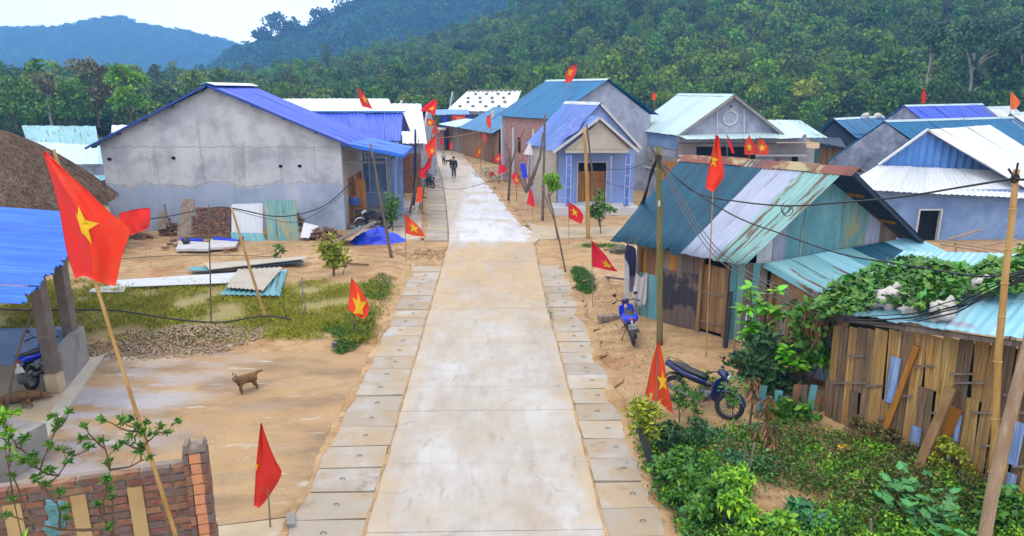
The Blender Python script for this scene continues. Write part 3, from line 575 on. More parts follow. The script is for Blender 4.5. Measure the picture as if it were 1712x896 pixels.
# ---------------- hills ----------------
def hillsheet(name, azs, m, d0f, d1f, pyf, zoff=-8, back=250, nr=26, rough=.06, seed=0, bow=1.3):
    """terrain ridge: azimuth (photo column) -> foot distance, crest distance, crest height; smooth slope between"""
    V = []; npx = len(azs); inf = []
    for px in azs:
        d0, d1 = interp(px, d0f), interp(px, d1f); q = ray(px, interp(px, pyf)); L0 = math.hypot(q[0], q[1]); hz = q[2]/L0*d1+CH; dx, dy = q[0]/L0, q[1]/L0
        for j in range(nr+8):
            if j <= nr: t = j/nr; d = lerp(d0, d1, t); z = hz*(t**bow*.6+sm(0, 1, t)*.4)
            else: t = (j-nr)/8; d = d1+back*t; z = hz*(1-.5*t*t)
            x, y = dx*d, dy*d
            k = 0 if j == 0 else min(1, (j/nr)*2)*(1 if j < nr else .6)*(.15 if abs(j-nr) < 2 else 1)
            z += hz*rough*2*k*mnoise.fractal(Vector((x/90+seed, y/90, 0)), 1, 2, 4)
            V.append((x, y, z-.3 if j else -3))
    R_ = nr+8; F = [(i*R_+j, (i+1)*R_+j, (i+1)*R_+j+1, i*R_+j+1) for i in range(npx-1) for j in range(R_-1)]
    ob = bpy.data.objects.new(name, np_mesh(name, V, F, m, smooth=True)); col.objects.link(ob); struct(ob)
    return np.array(V).reshape(npx, R_, 3), nr
azN = list(range(-700, 2500, 40))
near, nrN = hillsheet('near_hill', azN, M['hill'], [(-700, 120), (200, 115), (700, 120), (1300, 115), (2500, 100)], [(-700, 270), (0, 260), (500, 330), (900, 380), (1300, 360), (2500, 330)],
    [(-700, 120), (0, 150), (120, 150), (260, 142), (420, 142), (540, 118), (700, 82), (850, 34), (1000, -40), (1300, -90), (2500, -120)], rough=.05)
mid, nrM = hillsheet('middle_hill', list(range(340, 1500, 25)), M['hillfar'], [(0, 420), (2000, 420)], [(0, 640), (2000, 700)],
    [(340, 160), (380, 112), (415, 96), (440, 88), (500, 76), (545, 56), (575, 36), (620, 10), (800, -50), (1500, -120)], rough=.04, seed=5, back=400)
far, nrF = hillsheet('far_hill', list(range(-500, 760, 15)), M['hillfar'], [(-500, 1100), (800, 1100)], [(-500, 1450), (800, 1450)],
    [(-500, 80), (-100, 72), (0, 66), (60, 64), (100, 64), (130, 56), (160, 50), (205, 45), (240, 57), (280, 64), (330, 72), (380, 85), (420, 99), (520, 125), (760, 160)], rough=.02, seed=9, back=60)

# tree source meshes for the far-off woods
def crown(n, rx, rz, zc, leaf, lumps, seed, flat=1.0):
    r = np.random.default_rng(seed); th = r.uniform(0, 2*np.pi, lumps); rad = np.sqrt(r.uniform(0, 1, lumps))*rx*.72; zz = zc+r.uniform(-.75, .8, lumps)*rz
    C = np.stack([rad*np.cos(th)*np.sqrt(np.maximum(.1, 1-((zz-zc)/rz/1.05)**2)), rad*np.sin(th)*np.sqrt(np.maximum(.1, 1-((zz-zc)/rz/1.05)**2)), zz], 1); LR = r.uniform(.28, .5, lumps)*rx
    k = r.integers(0, lumps, n); d = r.normal(size=(n, 3)); d /= np.linalg.norm(d, axis=1, keepdims=True); d[:, 2] = np.abs(d[:, 2])*r.choice([1, 1, 1, -.6], n)
    P = C[k]+d*LR[k][:, None]*r.uniform(.7, 1.08, n)[:, None]*np.array([1, 1, .8*flat])
    D = d+r.normal(0, .7, (n, 3)); V, F = leaf_quads(P, D, leaf*r.uniform(.6, 1.4, n), leaf*.8*r.uniform(.6, 1.3, n), r=r)
    tone = np.repeat(np.clip(r.uniform(0, 1, lumps)[k]*.55+r.uniform(0, .45, n), 0, 1), 4); return V, F, tone
src = bpy.data.collections.new('tree_sources')
for i in range(7):
    tall = i >= 6; V, F, tn = crown(640, 3.1 if not tall else 2.2, 2.6 if not tall else 3.8, 4.6 if not tall else 6, .62, 15, 40+i)
    tr = MB(); tr.tube([(0, 0, -1), (.1, 0, 3), (.2, .1, 6 if not tall else 10)], [.22, .16, .05], 5)
    n0 = len(V); V = np.concatenate([V, np.array(tr.v)]); mb_f = [f for f in tr.f if len(f) == 4]
    F = np.concatenate([F, np.array(mb_f)+n0]); tn = np.concatenate([tn, np.full(len(tr.v), .5)])
    ob = bpy.data.objects.new('tree_source', np_mesh('tree_source', V, F, M['forest'], tone=tn)); src.objects.link(ob)
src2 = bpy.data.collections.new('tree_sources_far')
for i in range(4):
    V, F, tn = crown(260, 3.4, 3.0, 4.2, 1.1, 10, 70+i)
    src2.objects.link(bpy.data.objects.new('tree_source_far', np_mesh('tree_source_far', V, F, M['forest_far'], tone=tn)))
def gn_wood(name, pts, scl, coll, nvar, label, cat='trees'):
    me = bpy.data.meshes.new(name); me.from_pydata([tuple(p) for p in pts], [], []); n = len(pts)
    a = me.attributes.new('scl', 'FLOAT', 'POINT'); a.data.foreach_set('value', np.array(scl, np.float32))
    a = me.attributes.new('rot', 'FLOAT_VECTOR', 'POINT'); rr = np.zeros((n, 3), np.float32); rr[:, 2] = rng.uniform(0, 6.28, n); rr[:, 0] = rng.normal(0, .05, n); a.data.foreach_set('vector', rr.ravel())
    a = me.attributes.new('pick', 'INT', 'POINT'); a.data.foreach_set('value', rng.integers(0, nvar, n).astype(np.int32))
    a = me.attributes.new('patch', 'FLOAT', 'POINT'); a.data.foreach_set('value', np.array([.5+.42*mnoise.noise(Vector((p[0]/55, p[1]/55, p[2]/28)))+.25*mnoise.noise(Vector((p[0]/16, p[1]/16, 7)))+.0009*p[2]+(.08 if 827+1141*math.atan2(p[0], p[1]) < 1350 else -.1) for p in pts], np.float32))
    ob = bpy.data.objects.new(name, me); col.objects.link(ob)
    g = bpy.data.node_groups.new(name+'_scatter', 'GeometryNodeTree'); g.interface.new_socket('Geometry', in_out='INPUT', socket_type='NodeSocketGeometry'); g.interface.new_socket('Geometry', in_out='OUTPUT', socket_type='NodeSocketGeometry')
    I = g.nodes.new('NodeGroupInput'); O = g.nodes.new('NodeGroupOutput'); ip = g.nodes.new('GeometryNodeInstanceOnPoints'); ci = g.nodes.new('GeometryNodeCollectionInfo')
    ci.inputs['Collection'].default_value = coll; ci.inputs['Separate Children'].default_value = True; ci.inputs['Reset Children'].default_value = True
    def at(nm, ty):
        q = g.nodes.new('GeometryNodeInputNamedAttribute'); q.data_type = ty; q.inputs['Name'].default_value = nm; return q.outputs['Attribute']
    L = g.links.new; L(I.outputs[0], ip.inputs['Points']); L(ci.outputs[0], ip.inputs['Instance']); ip.inputs['Pick Instance'].default_value = True
    L(at('pick', 'INT'), ip.inputs['Instance Index']); L(at('rot', 'FLOAT_VECTOR'), ip.inputs['Rotation']); L(at('scl', 'FLOAT'), ip.inputs['Scale']); L(ip.outputs[0], O.inputs[0])
    md = ob.modifiers.new('scatter', 'NODES'); md.node_group = g
    return stuff(tag(ob, label, cat))
def sample(grid, nr, n, jmax, pw=1.0, jmin=.02, irange=(0, 1)):
    npx = grid.shape[0]; out = []
    for _ in range(n):
        u = rng.uniform(irange[0], irange[1])*(npx-1.001); v = (jmin+(1-jmin)*rng.uniform()**pw)*jmax; i, j = int(u), int(v); fu, fv = u-i, v-j
        out.append((grid[i, j]*(1-fu)*(1-fv)+grid[i+1, j]*fu*(1-fv)+grid[i, j+1]*(1-fu)*fv+grid[i+1, j+1]*fu*fv))
    return out
P = sample(near, nrN, 24000, nrN+2, .85); keep = []; sc_ = []
for p in P:
    px = 827+math.atan2(p[0], p[1])*1141
    if -350 < px < 2050: keep.append(p)
sc_ = [random.uniform(.42, .85)*(1.0 if p[0] > 0 else .85)*(1.6 if random.random() < .08 else 1)*(.6 if random.random() < .25 else 1) for p in keep]
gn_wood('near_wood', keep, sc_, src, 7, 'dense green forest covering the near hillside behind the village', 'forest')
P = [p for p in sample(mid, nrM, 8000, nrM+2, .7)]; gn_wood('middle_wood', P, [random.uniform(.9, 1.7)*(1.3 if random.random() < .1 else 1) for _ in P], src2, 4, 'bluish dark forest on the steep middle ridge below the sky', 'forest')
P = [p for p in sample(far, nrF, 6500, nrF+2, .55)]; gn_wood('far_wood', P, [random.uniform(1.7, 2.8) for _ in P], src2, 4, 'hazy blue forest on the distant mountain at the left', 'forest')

# individual trees one can tell apart
def tree(name, base, h, crad, ch, leafm_, label, n=900, leaf=.45, trunk='bark', bare=0.0, lumps=12, seed=1, limbs=6, cat='tree', group=None, lean=(0, 0)):
    root = thing(name, base, label, cat, group); r = random.Random(seed); B = Vector(base)
    t = MB(); top = B+Vector((lean[0], lean[1], h-ch*.6)); pts = [lerp(B-Vector((0, 0, .2)), top, i/5)+Vector((r.uniform(-.1, .1), r.uniform(-.1, .1), 0))*h*.1*(i > 0) for i in range(6)]
    r0 = h*.018+.03; t.tube(pts, [r0*(1-.13*i) for i in range(6)], 7)
    for k in range(limbs):
        s_ = pts[r.randint(2, 5)]; a = r.uniform(0, 6.28); e = s_+Vector((math.cos(a)*crad*r.uniform(.5, .95), math.sin(a)*crad*r.uniform(.5, .95), ch*r.uniform(.2, .75)))
        m_ = lerp(s_, e, .5)+Vector((0, 0, ch*.06)); t.tube([s_, m_, e], [r0*.45, r0*.3, r0*.12], 5)
    t.build('trunk', M[trunk], root)
    V, F, tn = crown(n, crad, ch/2, 0, leaf, lumps, seed); V = V+np.array([B.x+lean[0], B.y+lean[1], B.z+h-ch/2])
    np_obj('crown', V, F, M[leafm_], root, tn); return root
def hbase(px, py, d):
    q = ray(px, py); L0 = math.hypot(q[0], q[1]); return Vector((q[0]/L0*d, q[1]/L0*d, max(-.2, CH+q[2]/L0*d)))
tree('broadleaf_tree', hbase(220, 205, 105), 7.6, 2.4, 6.4, 'leaf_bright', 'bright yellow-green tree rising behind the left slope of the big grey house roof', 1500, .5, seed=3, lumps=14)
tree('broadleaf_tree', hbase(165, 212, 112), 9.2, 2.8, 7, 'weed_brown', 'olive tree just left of the bright yellow-green tree behind the teal roofed house', 1100, .5, seed=5, lumps=13)
tree('broadleaf_tree', hbase(88, 215, 118), 8.2, 3.4, 4.6, 'weed_brown', 'brownish thin tree with a bare pale forked trunk above the teal roof at left', 650, .5, 'bark_pale', seed=8)
tree('broadleaf_tree', hbase(28, 214, 110), 6.0, 3.2, 4.6, 'leaf_mid', 'round dark tree above the thatched roof at the far left', 900, .5, seed=11)
tree('broadleaf_tree', hbase(120, 214, 108), 5.4, 3.0, 4, 'leaf_mid', 'low green tree behind the aqua roofed house at left', 900, .5, seed=13)
tree('broadleaf_tree', hbase(740, 205, 100), 3.6, 2.2, 3.4, 'leaf_mid', 'dark bushy tree at the far end of the road behind the red flags', 900, .4, seed=15)
tree('broadleaf_tree', hbase(1350, 205, 130), 6.5, 3.6, 5.5, 'leaf_yellow', 'olive tree behind the small mint roof beside the circle gable house', 1000, .5, seed=17)
tree('broadleaf_tree', hbase(1500, 200, 120), 6.5, 3.4, 5.5, 'leaf_mid', 'rounded green tree behind the dark blue roof of the wooden house', 1100, .5, seed=19)
tree('broadleaf_tree', hbase(1540, 202, 125), 15, 2.2, 7, 'leaf_dark', 'tall slim tree with a long pale bare trunk right of the road valley', 600, .5, 'bark_pale', seed=21)
tree('broadleaf_tree', hbase(1612, 205, 122), 14, 4.2, 8, 'leaf_dark', 'dark wide tree with a pale forked trunk above the ultramarine roof', 1300, .55, 'bark_pale', seed=23, limbs=9)
tree('broadleaf_tree', hbase(1700, 205, 128), 16, 3.0, 9, 'leaf_dark', 'tall dark tree behind the orange flag at the right edge', 900, .55, 'bark_pale', seed=25)
tree('broadleaf_tree', hbase(1490, 70, 300), 13, 6, 9, 'leaf_yellow', 'pale olive tree high on the right hillside in front of the dark gully', 1300, 1.0, seed=27)
tree('broadleaf_tree', hbase(1310, 190, 190), 10, 5, 7.5, 'weed_brown', 'dry brown-green tree low on the hillside above the circle gable house', 1100, .8, seed=29)
for i, (px, py, h, cr) in enumerate([(462, 46, 30, 10), (440, 62, 22, 8), (500, 52, 24, 10), (535, 40, 26, 10), (572, 18, 34, 9), (484, 50, 20, 8)]):
    tree('ridge_tree', hbase(px, py+20, 630), h*.75, cr, h*.6, 'forest_far', ['tallest feathery tree standing out on the ridge line against the white sky', 'leftmost lone tree on the dipping end of the ridge against the sky', 'bushy ridge tree right of the tallest feathery one',
        'ridge tree halfway between the feathery one and the slim top one', 'slim tall tree at the upper end of the visible ridge line', 'small ridge tree tucked directly beside the tallest feathery one'][i], 420, 2.6, seed=50+i, group='trees along the ridge line')
# ================= HOUSES =================
def slab_obj(name, pts, th, m, parent, down=None):
    b = MB(); b.slab(pts, th, down); return setw(b.build(name, M[m] if isinstance(m, str) else m, parent), parent)
def bars(name, segs, wd, h, m, parent):
    b = MB()
    for a, c in segs: b.bar(a, c, wd, h)
    return b.build(name, M[m], parent)
def vz(p, z): return Vector((p[0], p[1], z))
def gable_house(label, gl, ga, gr, Yg, back, roof, wall, group='houses of the village', over=.3, side_over=.35, cat='house', period=.25, amp=.018, holes=(), lholes=(), nsh=None, z0=-.2, gmat=None, ridge='mint_roof', sidewall=None):
    """gable facing the road/camera between eave points gl, gr with apex ga (photo points at depth Yg); back = (dx, dy) along the ridge"""
    L0, A, R0 = (U(*gl, Yg), U(*ga, Yg), U(*gr, Yg)); ez = min(L0.z, R0.z) if abs(L0.z-R0.z) > .01 else L0.z
    b3 = Vector((back[0], back[1], 0)); bl = b3.normalized(); c = vz((L0+R0)/2, 0); root = thing('house', vz(c, 0), label, cat, group)
    wl = L0+(R0-L0).normalized()*side_over; wr = R0-(R0-L0).normalized()*side_over
    wl.z = wr.z = ez; W_ = (wr-wl).length; D = (wr-wl).normalized(); s_ = (A-wl).dot(D)
    slope = (A.z-ez)/max(.1, abs((A-L0).dot(D))); gz_ = ez+slope*side_over*.95
    wb = wall_holes(wl, wr, z0, gz_, .18, holes, 1, gable=(s_, A.z-.06)); wo = wb.build('wall', M[gmat or wall], root); setw(wo, root)
    lb = wl+b3
    sw = wall_holes(lb, wl+bl*.2, z0, gz_, .18, lholes, 1); sw.build('wall', M[sidewall or wall], root)
    rb = wr+b3; wall_holes(wr+bl*.2, rb, z0, gz_, .18, (), 1).build('wall', M[sidewall or wall], root)
    wall_holes(rb-bl*.2, lb-bl*.2, z0, gz_, .18, (), 1, gable=(W_-s_, A.z-.06)).build('wall', M[wall], root)
    o = -bl*over; L1 = L0+o; R1 = R0+o; A1 = A+o+Vector((0, 0, .03)); B = b3+bl*over*2
    nsh = nsh or max(2, int(b3.length/1.1))
    sheets(root, L1+B, L1, A1, A1+B, [roof]*nsh, period, amp); sheets(root, R1, R1+B, A1+B, A1, [roof]*nsh, period, amp)
    d = Vector((0, 0, 1)); b = MB(); up = Vector((0, 0, .05))
    dl = (L1-A1).normalized(); dr = (R1-A1).normalized()
    b.add([A1+up, A1+B+up, A1+B+dl*.22+up*.9, A1+dl*.22+up*.9], [(0, 1, 2, 3)]); b.add([A1+up, A1+B+up, A1+B+dr*.22+up*.9, A1+dr*.22+up*.9], [(3, 2, 1, 0)]); b.build('ridge_cap', M[ridge], root)
    return root, dict(wl=wl, wr=wr, lb=lb, rb=rb, L=L0, A=A, R=R0, L1=L1, A1=A1, R1=R1, B=B, gz=gz_, D=D, bl=bl)

# --- A: big grey house, gable towards the camera
h = thing('house', (-13, 33, 0), 'big grey plastered house with a wide blank gable wall left of the road', 'house', 'houses of the village')
AX0, AX1, AZ, AAX, AAZ = -18.55, -7.3, 4.17, -13.16, 6.8
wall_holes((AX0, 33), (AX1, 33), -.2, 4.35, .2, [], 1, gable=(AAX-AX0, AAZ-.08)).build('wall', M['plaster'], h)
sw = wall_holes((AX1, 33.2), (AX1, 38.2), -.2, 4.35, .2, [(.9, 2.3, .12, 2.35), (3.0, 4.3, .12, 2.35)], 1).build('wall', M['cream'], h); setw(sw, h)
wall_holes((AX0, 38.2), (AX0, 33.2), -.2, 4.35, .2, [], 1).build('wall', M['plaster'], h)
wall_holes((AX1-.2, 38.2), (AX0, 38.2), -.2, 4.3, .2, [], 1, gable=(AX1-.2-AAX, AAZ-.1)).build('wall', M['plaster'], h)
for s0, s1 in ((.9, 2.3), (3.0, 4.3)):
    d_ = frame_open(h, (AX1, 33.2), (AX1, 38.2), (s0, s1, .12, 2.35), M['wood_orange'], .08, .1, 1, name='door_frame')
    for k in range(3):
        w_ = (s1-s0-.16)/3; b = MB(); b.box((AX1-.06, 33.2+s0+.08+w_*(k+.5), 1.2), (.04, w_-.01, 2.2)); b.build('door_panel', M['wood_orange'], d_)
gl, gr, ap = Vector((-19.05, 32.65, 4.02)), Vector((-6.72, 32.65, 4.1)), Vector((AAX, 32.65, AAZ+.06)); bk = Vector((0, 5.9, 0))
sheets(h, gl+bk, gl, ap, ap+bk, ['blue_bright']*5, .2, .016); sheets(h, gr, gr+bk, ap+bk, ap, ['blue_roof']*5, .2, .016)
b = MB(); b.slab([ap+Vector((-.25, -.03, .02)), ap+Vector((0, -.03, .1)), ap+bk+Vector((0, .03, .1)), ap+bk+Vector((-.25, .03, .02))], .015); b.slab([ap+Vector((0, -.03, .1)), ap+Vector((.42, -.03, -.03)), ap+bk+Vector((.42, .03, -.03)), ap+bk+Vector((0, .03, .1))], .015)
b.build('ridge_cap', M['white_roof'], h)
b = MB()
for e in (gl, gr):
    b.bar(lerp(ap, e, .01)+Vector((0, -.02, -.05)), e+Vector((0, -.02, -.05)), .05, .09)
b.build('verge_board', M['blue_verge'], h)
for f_ in (.06, .3, .52, .74, .95):
    for e in (gl, gr):
        p = lerp(ap, e, f_)+Vector((0, .05, -.13)); b = MB(); b.bar(p, p+Vector((0, .35, 0)), .09, .1); b.build('purlin', M['steel'], h)
b = MB()
for x, z in ((-18.2, 3.45), (-10.2, 3.1), (-9.3, 3.1), (-15.2, 3.5)): b.box((x, 32.985, z), (.16, .05, .12))
b.build('wall_vent', M['dark'], h)
# porch on the road side
pr = thing('porch', (-6, 35.5, 0), 'narrow blue metal porch roof on light blue posts beside the grey house', 'porch')
q0, q1, q2, q3 = U(572, 238, 32.75), U(674, 258, 33.2), Vector((-4.5, 38, 3.6)), Vector((-7.25, 38.2, 4.2))
sheets(pr, q1, q2, q3, q0, ['blue_bright']*5, .2, .014)
bars('fascia', [(q1+Vector((0, 0, -.08)), q0+Vector((0, 0, -.08))), (q1+Vector((.02, 0, -.08)), q2+Vector((.02, 0, -.08)))], .04, .16, 'blue_bright', pr)
for x, y in ((-5.15, 35.6), (-4.95, 36.4), (-5.15, 33.6), (-5.25, 38.0)):
    b = MB(); b.box((x, y, 1.75), (.14, .14, 3.55)); b.build('post', M['skyblue' if y > 34 else 'steel'], pr)
bars('beam', [((-7.25, 33.25, 3.25), (-5.15, 33.45, 3.2)), ((-7.25, 33.25, 3.9), (-5.0, 33.45, 3.5)), ((-6.2, 33.3, 3.25), (-6.2, 33.3, 3.7)), ((-5.15, 33.6, 3.3), (-5.15, 38, 3.3))], .06, .08, 'steel', pr)
b = MB(); b.box((-5.9, 35.9, .06), (2.75, 5.2, .12)); b.build('floor', M['concrete'], pr)
b = MB(); b.box((-6.75, 34.4, 1.2), (.5, .05, 2.2), rz=.2); tag(b.build('board', M['wood_orange']), 'tall tan wooden board standing under the blue porch beside the grey house', 'board')
# --- B: wing with ultramarine roof
h = thing('house', (-8.5, 41, 0), 'low house with an ultramarine corrugated roof facing the camera behind the big grey house', 'house', 'houses of the village')
e0, e1, r1, r0 = U(530, 236, 38.8), U(670, 236, 38.8), U(674, 188, 42), U(480, 188, 42)
sheets(h, e0, e1, r1, r0, ['blue_roof2']*6, .22, .03)
bk = Vector((0, 3.2, -1.3)); sheets(h, r0+bk, r1+bk, r1, r0, ['blue_roof']*4, .22, .02)
bars('ridge_cap', [(r0+Vector((0, 0, .05)), r1+Vector((.1, 0, .05)))], .4, .08, 'cornflower', h)
wall_holes((-11.5, 39.7), (-5.7, 39.7), -.1, 3.75, .15, [(1.2, 5.3, .8, 2.9)], 1).build('wall', M['skyblue'], h)
f = frame_open(h, (-11.5, 39.7), (-5.7, 39.7), (1.2, 5.3, .8, 2.9), M['tiletrim'], .07, .1, 1, pane=M['bluewall'])
bars('mullion', [((-11.5+1.2+k*1.02, 39.7, .85), (-11.5+1.2+k*1.02, 39.7, 2.85)) for k in (1, 2, 3)], .06, .06, 'tiletrim', f)
wall_holes((-5.85, 39.85), (-5.85, 44.2), -.1, 3.75, .15, [], 1, gable=(2.1, 5.1)).build('wall', M['darkblue'], h)
wall_holes((-11.5, 44.2), (-11.5, 39.85), -.1, 3.75, .15, [], 1).build('wall', M['skyblue'], h)
b = MB(); b.box((-5.45, 38.9, 1.9), (.16, .16, 3.8)); b.build('post', M['skyblue'], h)
# --- C: white roofs behind
def slope_house(label, e0, e1, r1, r0, roof, wall, nsh=6, period=.4, group='houses of the village', cat='house', amp=.02, openw=None):
    E0, E1, R1, R0 = U(*e0), U(*e1), U(*r1), U(*r0); root = thing('house', vz((E0+R1)/2, 0), label, cat, group)
    sheets(root, E0, E1, R1, R0, [roof]*nsh, period, amp); bk = Vector((0, 2*(R0.y-E0.y), 0)); B0, B1 = vz(E0+bk, E0.z), vz(E1+bk, E1.z); sheets(root, B1, B0, R0, R1, [roof]*nsh, period, amp)
    i = .35; a, b_ = E0+Vector((i, i, 0)), E1+Vector((-i, i, 0)); zt = min(E0.z, E1.z)+.02
    wall_holes(a, b_, -.2, zt, .15, openw or [], 1).build('wall', M[wall], root)
    c, d = B0+Vector((i, -i, 0)), B1+Vector((-i, -i, 0))
    for p, q in ((b_, d), (d, c), (c, a)):
        gbl = None
        if abs(p.y-q.y) > .5: gbl = (abs(p.y-q.y)/2, (R0.z+R1.z)/2-.1)
        wall_holes(p+(q-p).normalized()*.15, q, -.2, zt, .15, [], 1, gable=gbl).build('wall', M[wall], root)
    return root
slope_house('long low house with a plain white metal roof behind the ultramarine roofed wing', (478, 215, 55), (668, 215, 55), (650, 165, 60), (472, 165, 60), 'white_roof', 'plaster', 7)
slope_house('smaller white roofed house with its eave low beside the road at left', (655, 240, 47), (714, 240, 47), (704, 173, 53), (648, 173, 53), 'white_roof', 'plaster2', 3)
slope_house('house with a rusty aqua corrugated roof behind the thatched house', (46, 240, 52), (166, 246, 52), (160, 211, 55.5), (36, 210, 55.5), 'aqua_rust', 'darkblue', 6, .5)
h = thing('lean_to', vz(U(130, 265, 47), 0), 'pale aqua lean-to roof sloping down between the thatched house and the grey gable', 'shed')
sheets(h, U(100, 310, 40), U(182, 300, 40), U(190, 245, 47), U(62, 237, 47), ['mint_roof', 'mint_roof', 'mint_roof', 'mint_roof', 'ice_roof'], .4, .02)
b = MB(); b.box(vz(U(140, 300, 41), 1.2), (6.5, .15, 2.4)); b.build('wall', M['plaster_dark'], h)
slope_house('tiny white roof just showing over the left slope of the grey gable', (186, 222, 50), (212, 222, 50), (214, 209, 53), (187, 209, 53), 'white_roof', 'plaster2', 2)

# --- thatched house
h = thing('thatched_house', (-22, 28, 0), 'house with a rounded brown thatched roof at the left edge behind the blue shelter', 'house', 'houses of the village')
def th_pt(u, v, rr=0):
    cx, cy, Rr = -20.35, 28.0, 4.2; r_ = Rr*(1-v)+.1; z = 2.3+2.85*(1-(1-v)**1.55)+rr
    if u < .3: s_ = u/.3; return Vector((-44+(44+cx)*s_, cy-r_, z))
    if u < .75: a = -math.pi/2+math.pi*(u-.3)/.45; return Vector((cx+r_*math.cos(a), cy+r_*math.sin(a), z))
    s_ = (u-.75)/.25; return Vector((cx-(44+cx)*s_, cy+r_, z))
b = MB(); NU, NV = 90, 16; vs = []
for j in range(NV+1):
    for i in range(NU+1):
        p = th_pt(i/NU, j/NV); vs.append(p+Vector((0, 0, .07*mnoise.noise(p*1.3)+(.05*mnoise.noise(p*6) if j else 0))))
n = len(vs); vs += [p-Vector((0, 0, .22 if k < NU+1 else .1)) for k, p in enumerate(vs)]
fs = [(j*(NU+1)+i, j*(NU+1)+i+1, (j+1)*(NU+1)+i+1, (j+1)*(NU+1)+i) for j in range(NV) for i in range(NU)]; fs += [(i+1, i, i+n, i+1+n) for i in range(NU)]+[tuple(k+n for k in reversed(f)) for f in fs]
b.add(vs, fs); b.build('thatch', M['thatch'], h)
N_ = 26000; uu, vv = rng.uniform(.1, .78, N_), rng.uniform(0, 1, N_)**1.2; P = []; D = []
for a_, c_ in zip(uu, vv):
    p = th_pt(a_, c_, .02); q = th_pt(a_+.012*random.gauss(0, 1), max(-.08, c_-.05)); P.append(p+Vector((0, 0, .03))); D.append(q-p)
P = np.array(P); D = np.array(D); V, F = leaf_quads(P, D, rng.uniform(.18, .42, N_), .022, fold=.5); so_ = np_obj('straw', V, F, M['straw'], h, np.repeat(rng.uniform(0, 1, N_), 4)); stuff(so_)
wall_holes((-44, 25), (-20, 25), -.1, 2.6, .1, [], 1).build('wall', M['wood_grey'], h); wall_holes((-20, 25.2), (-17.6, 28), -.1, 2.6, .1, [], 1).build('wall', M['wood_grey'], h)

# --- shelter bottom left
h = thing('shelter', (-11, 15.5, 0), 'open shelter with a bright blue ribbed roof on grey posts at the left edge', 'shelter')
c1, c2 = U(182, 360, 20.5), U(35, 508, 12.0); ex = Vector((-7.5, -.6, .75))
sheets(h, c2, c1, c1+ex, c2+ex+Vector((0, -.6, 0)), ['blue_bright']*8, .15, .03, rows=4, sag=.03, lip=.12)
for (px, py, tp) in ((362/4+4, 650, 1), (510/4+0, 608, 1)):
    p = G(px, py, .08); top = 2.75; b = MB(); b.box((p.x, p.y, top/2+.05), (.24, .24, top)); b.build('post', M['column'], h)
p = G(95, 652, .08); b = MB(); b.box((p.x, p.y, .28), (.28, .28, .42)); b.build('post_base', M['yard2'], h)
b = MB(); b.bar((-9.9, 12.2, 2.7), (-12.3, 20.5, 2.8), .1, .14); b.bar((-9.9, 14.9, 2.68), (-17, 14.0, 3.3), .08, .12); b.bar((-10.5, 17, 2.72), (-17.5, 16.2, 3.35), .08, .12); b.build('rafter', M['column'], h)
lw = thing('low_wall', vz(G(120, 640), 0), 'low grey concrete wall enclosing the corner of the blue roofed shelter', 'wall')
a, c = G(112, 650, .05), G(150, 602, .05)
wall_holes(a, c, 0, .95, .2, [], 1).build('wall_panel', M['concrete'], lw); wall_holes(c+Vector((-.1, .0, 0)), (-18, c.y-.5), 0, .95, .18, [], 1).build('wall_panel', M['bluewall'], lw)
fl = [G(172, 600), G(60, 762), G(-120, 800), Vector((-20, 9, 0)), Vector((-20, 16.4, 0))]
b = MB(); b.slab([(p[0], p[1], .06) for p in fl], .12); struct(b.build('shelter_floor', M['yard2']))
b = MB(); b.slab([(*G(175, 596).xy, .066), (*G(62, 764).xy, .066), (*G(44, 752).xy, .066), (*G(146, 606).xy, .066)], .1); struct(b.build('kerb_strip', M['cream']))
p = G(12, 800); b = MB(); b.box((p.x-.9, p.y+.3, .35), (2.2, 1.4, .7), rz=-.25); tag(b.build('concrete_block', M['concrete']), 'pale grey concrete block cut by the left edge below the shelter', 'block')

# --- E: brick house with blue roof
bk = (-3.3, 6.0)
E_, e = gable_house('brick house with a long turquoise-blue roof and grey plastered gable right of the road', (916, 199), (1014, 133), (1097, 192), 46, bk, 'teal_roof2', 'plaster2', over=.3, lholes=[(2.3, 2.75, 2.2, 3.35)], sidewall='brick_far', nsh=7)
frame_open(E_, e['lb'], e['wl']+e['bl']*.2, (2.3, 2.75, 2.2, 3.35), M['wood'], .05, .08, 1, pane=M['dark'])
for f_ in (0.02, .27, .68, 1.0):
    p = lerp(e['lb'], e['wl']+e['bl']*.15, f_); n_o = Vector((e['bl'].y, -e['bl'].x, 0))*-1; b = MB(); b.box((p.x-.03, p.y-.02, 1.95), (.22, .22, 4.1), rz=math.atan2(bk[1], bk[0])); b.build('pillar', M['whiteband'], E_)
a_, c_ = e['lb'], e['wl']; dd = (c_-a_).normalized(); nn = Vector((dd.y, -dd.x, 0)); bm = MB(); bm.box((0, 0, 0), (.24, .03, .09)); bme = bm.mesh('brick', M['brick_far'])
for r_ in range(14):
    for k in range(20):
        s_ = .15+k*.335+(r_ % 2)*.16; z = .5+r_*.27
        if s_ > (c_-a_).length-.2 or (2.1 < s_ < 2.95 and 2.1 < z < 3.45): continue
        p = a_+dd*s_+nn*.005; ob = sub(E_, 'brick', bme, Matrix.Translation(vz(p, z)-Vector(E_['_w'])) @ Matrix.Rotation(math.atan2(dd.y, dd.x), 4, 'Z'))
        ob.scale = (1.3, 1, 2.6)
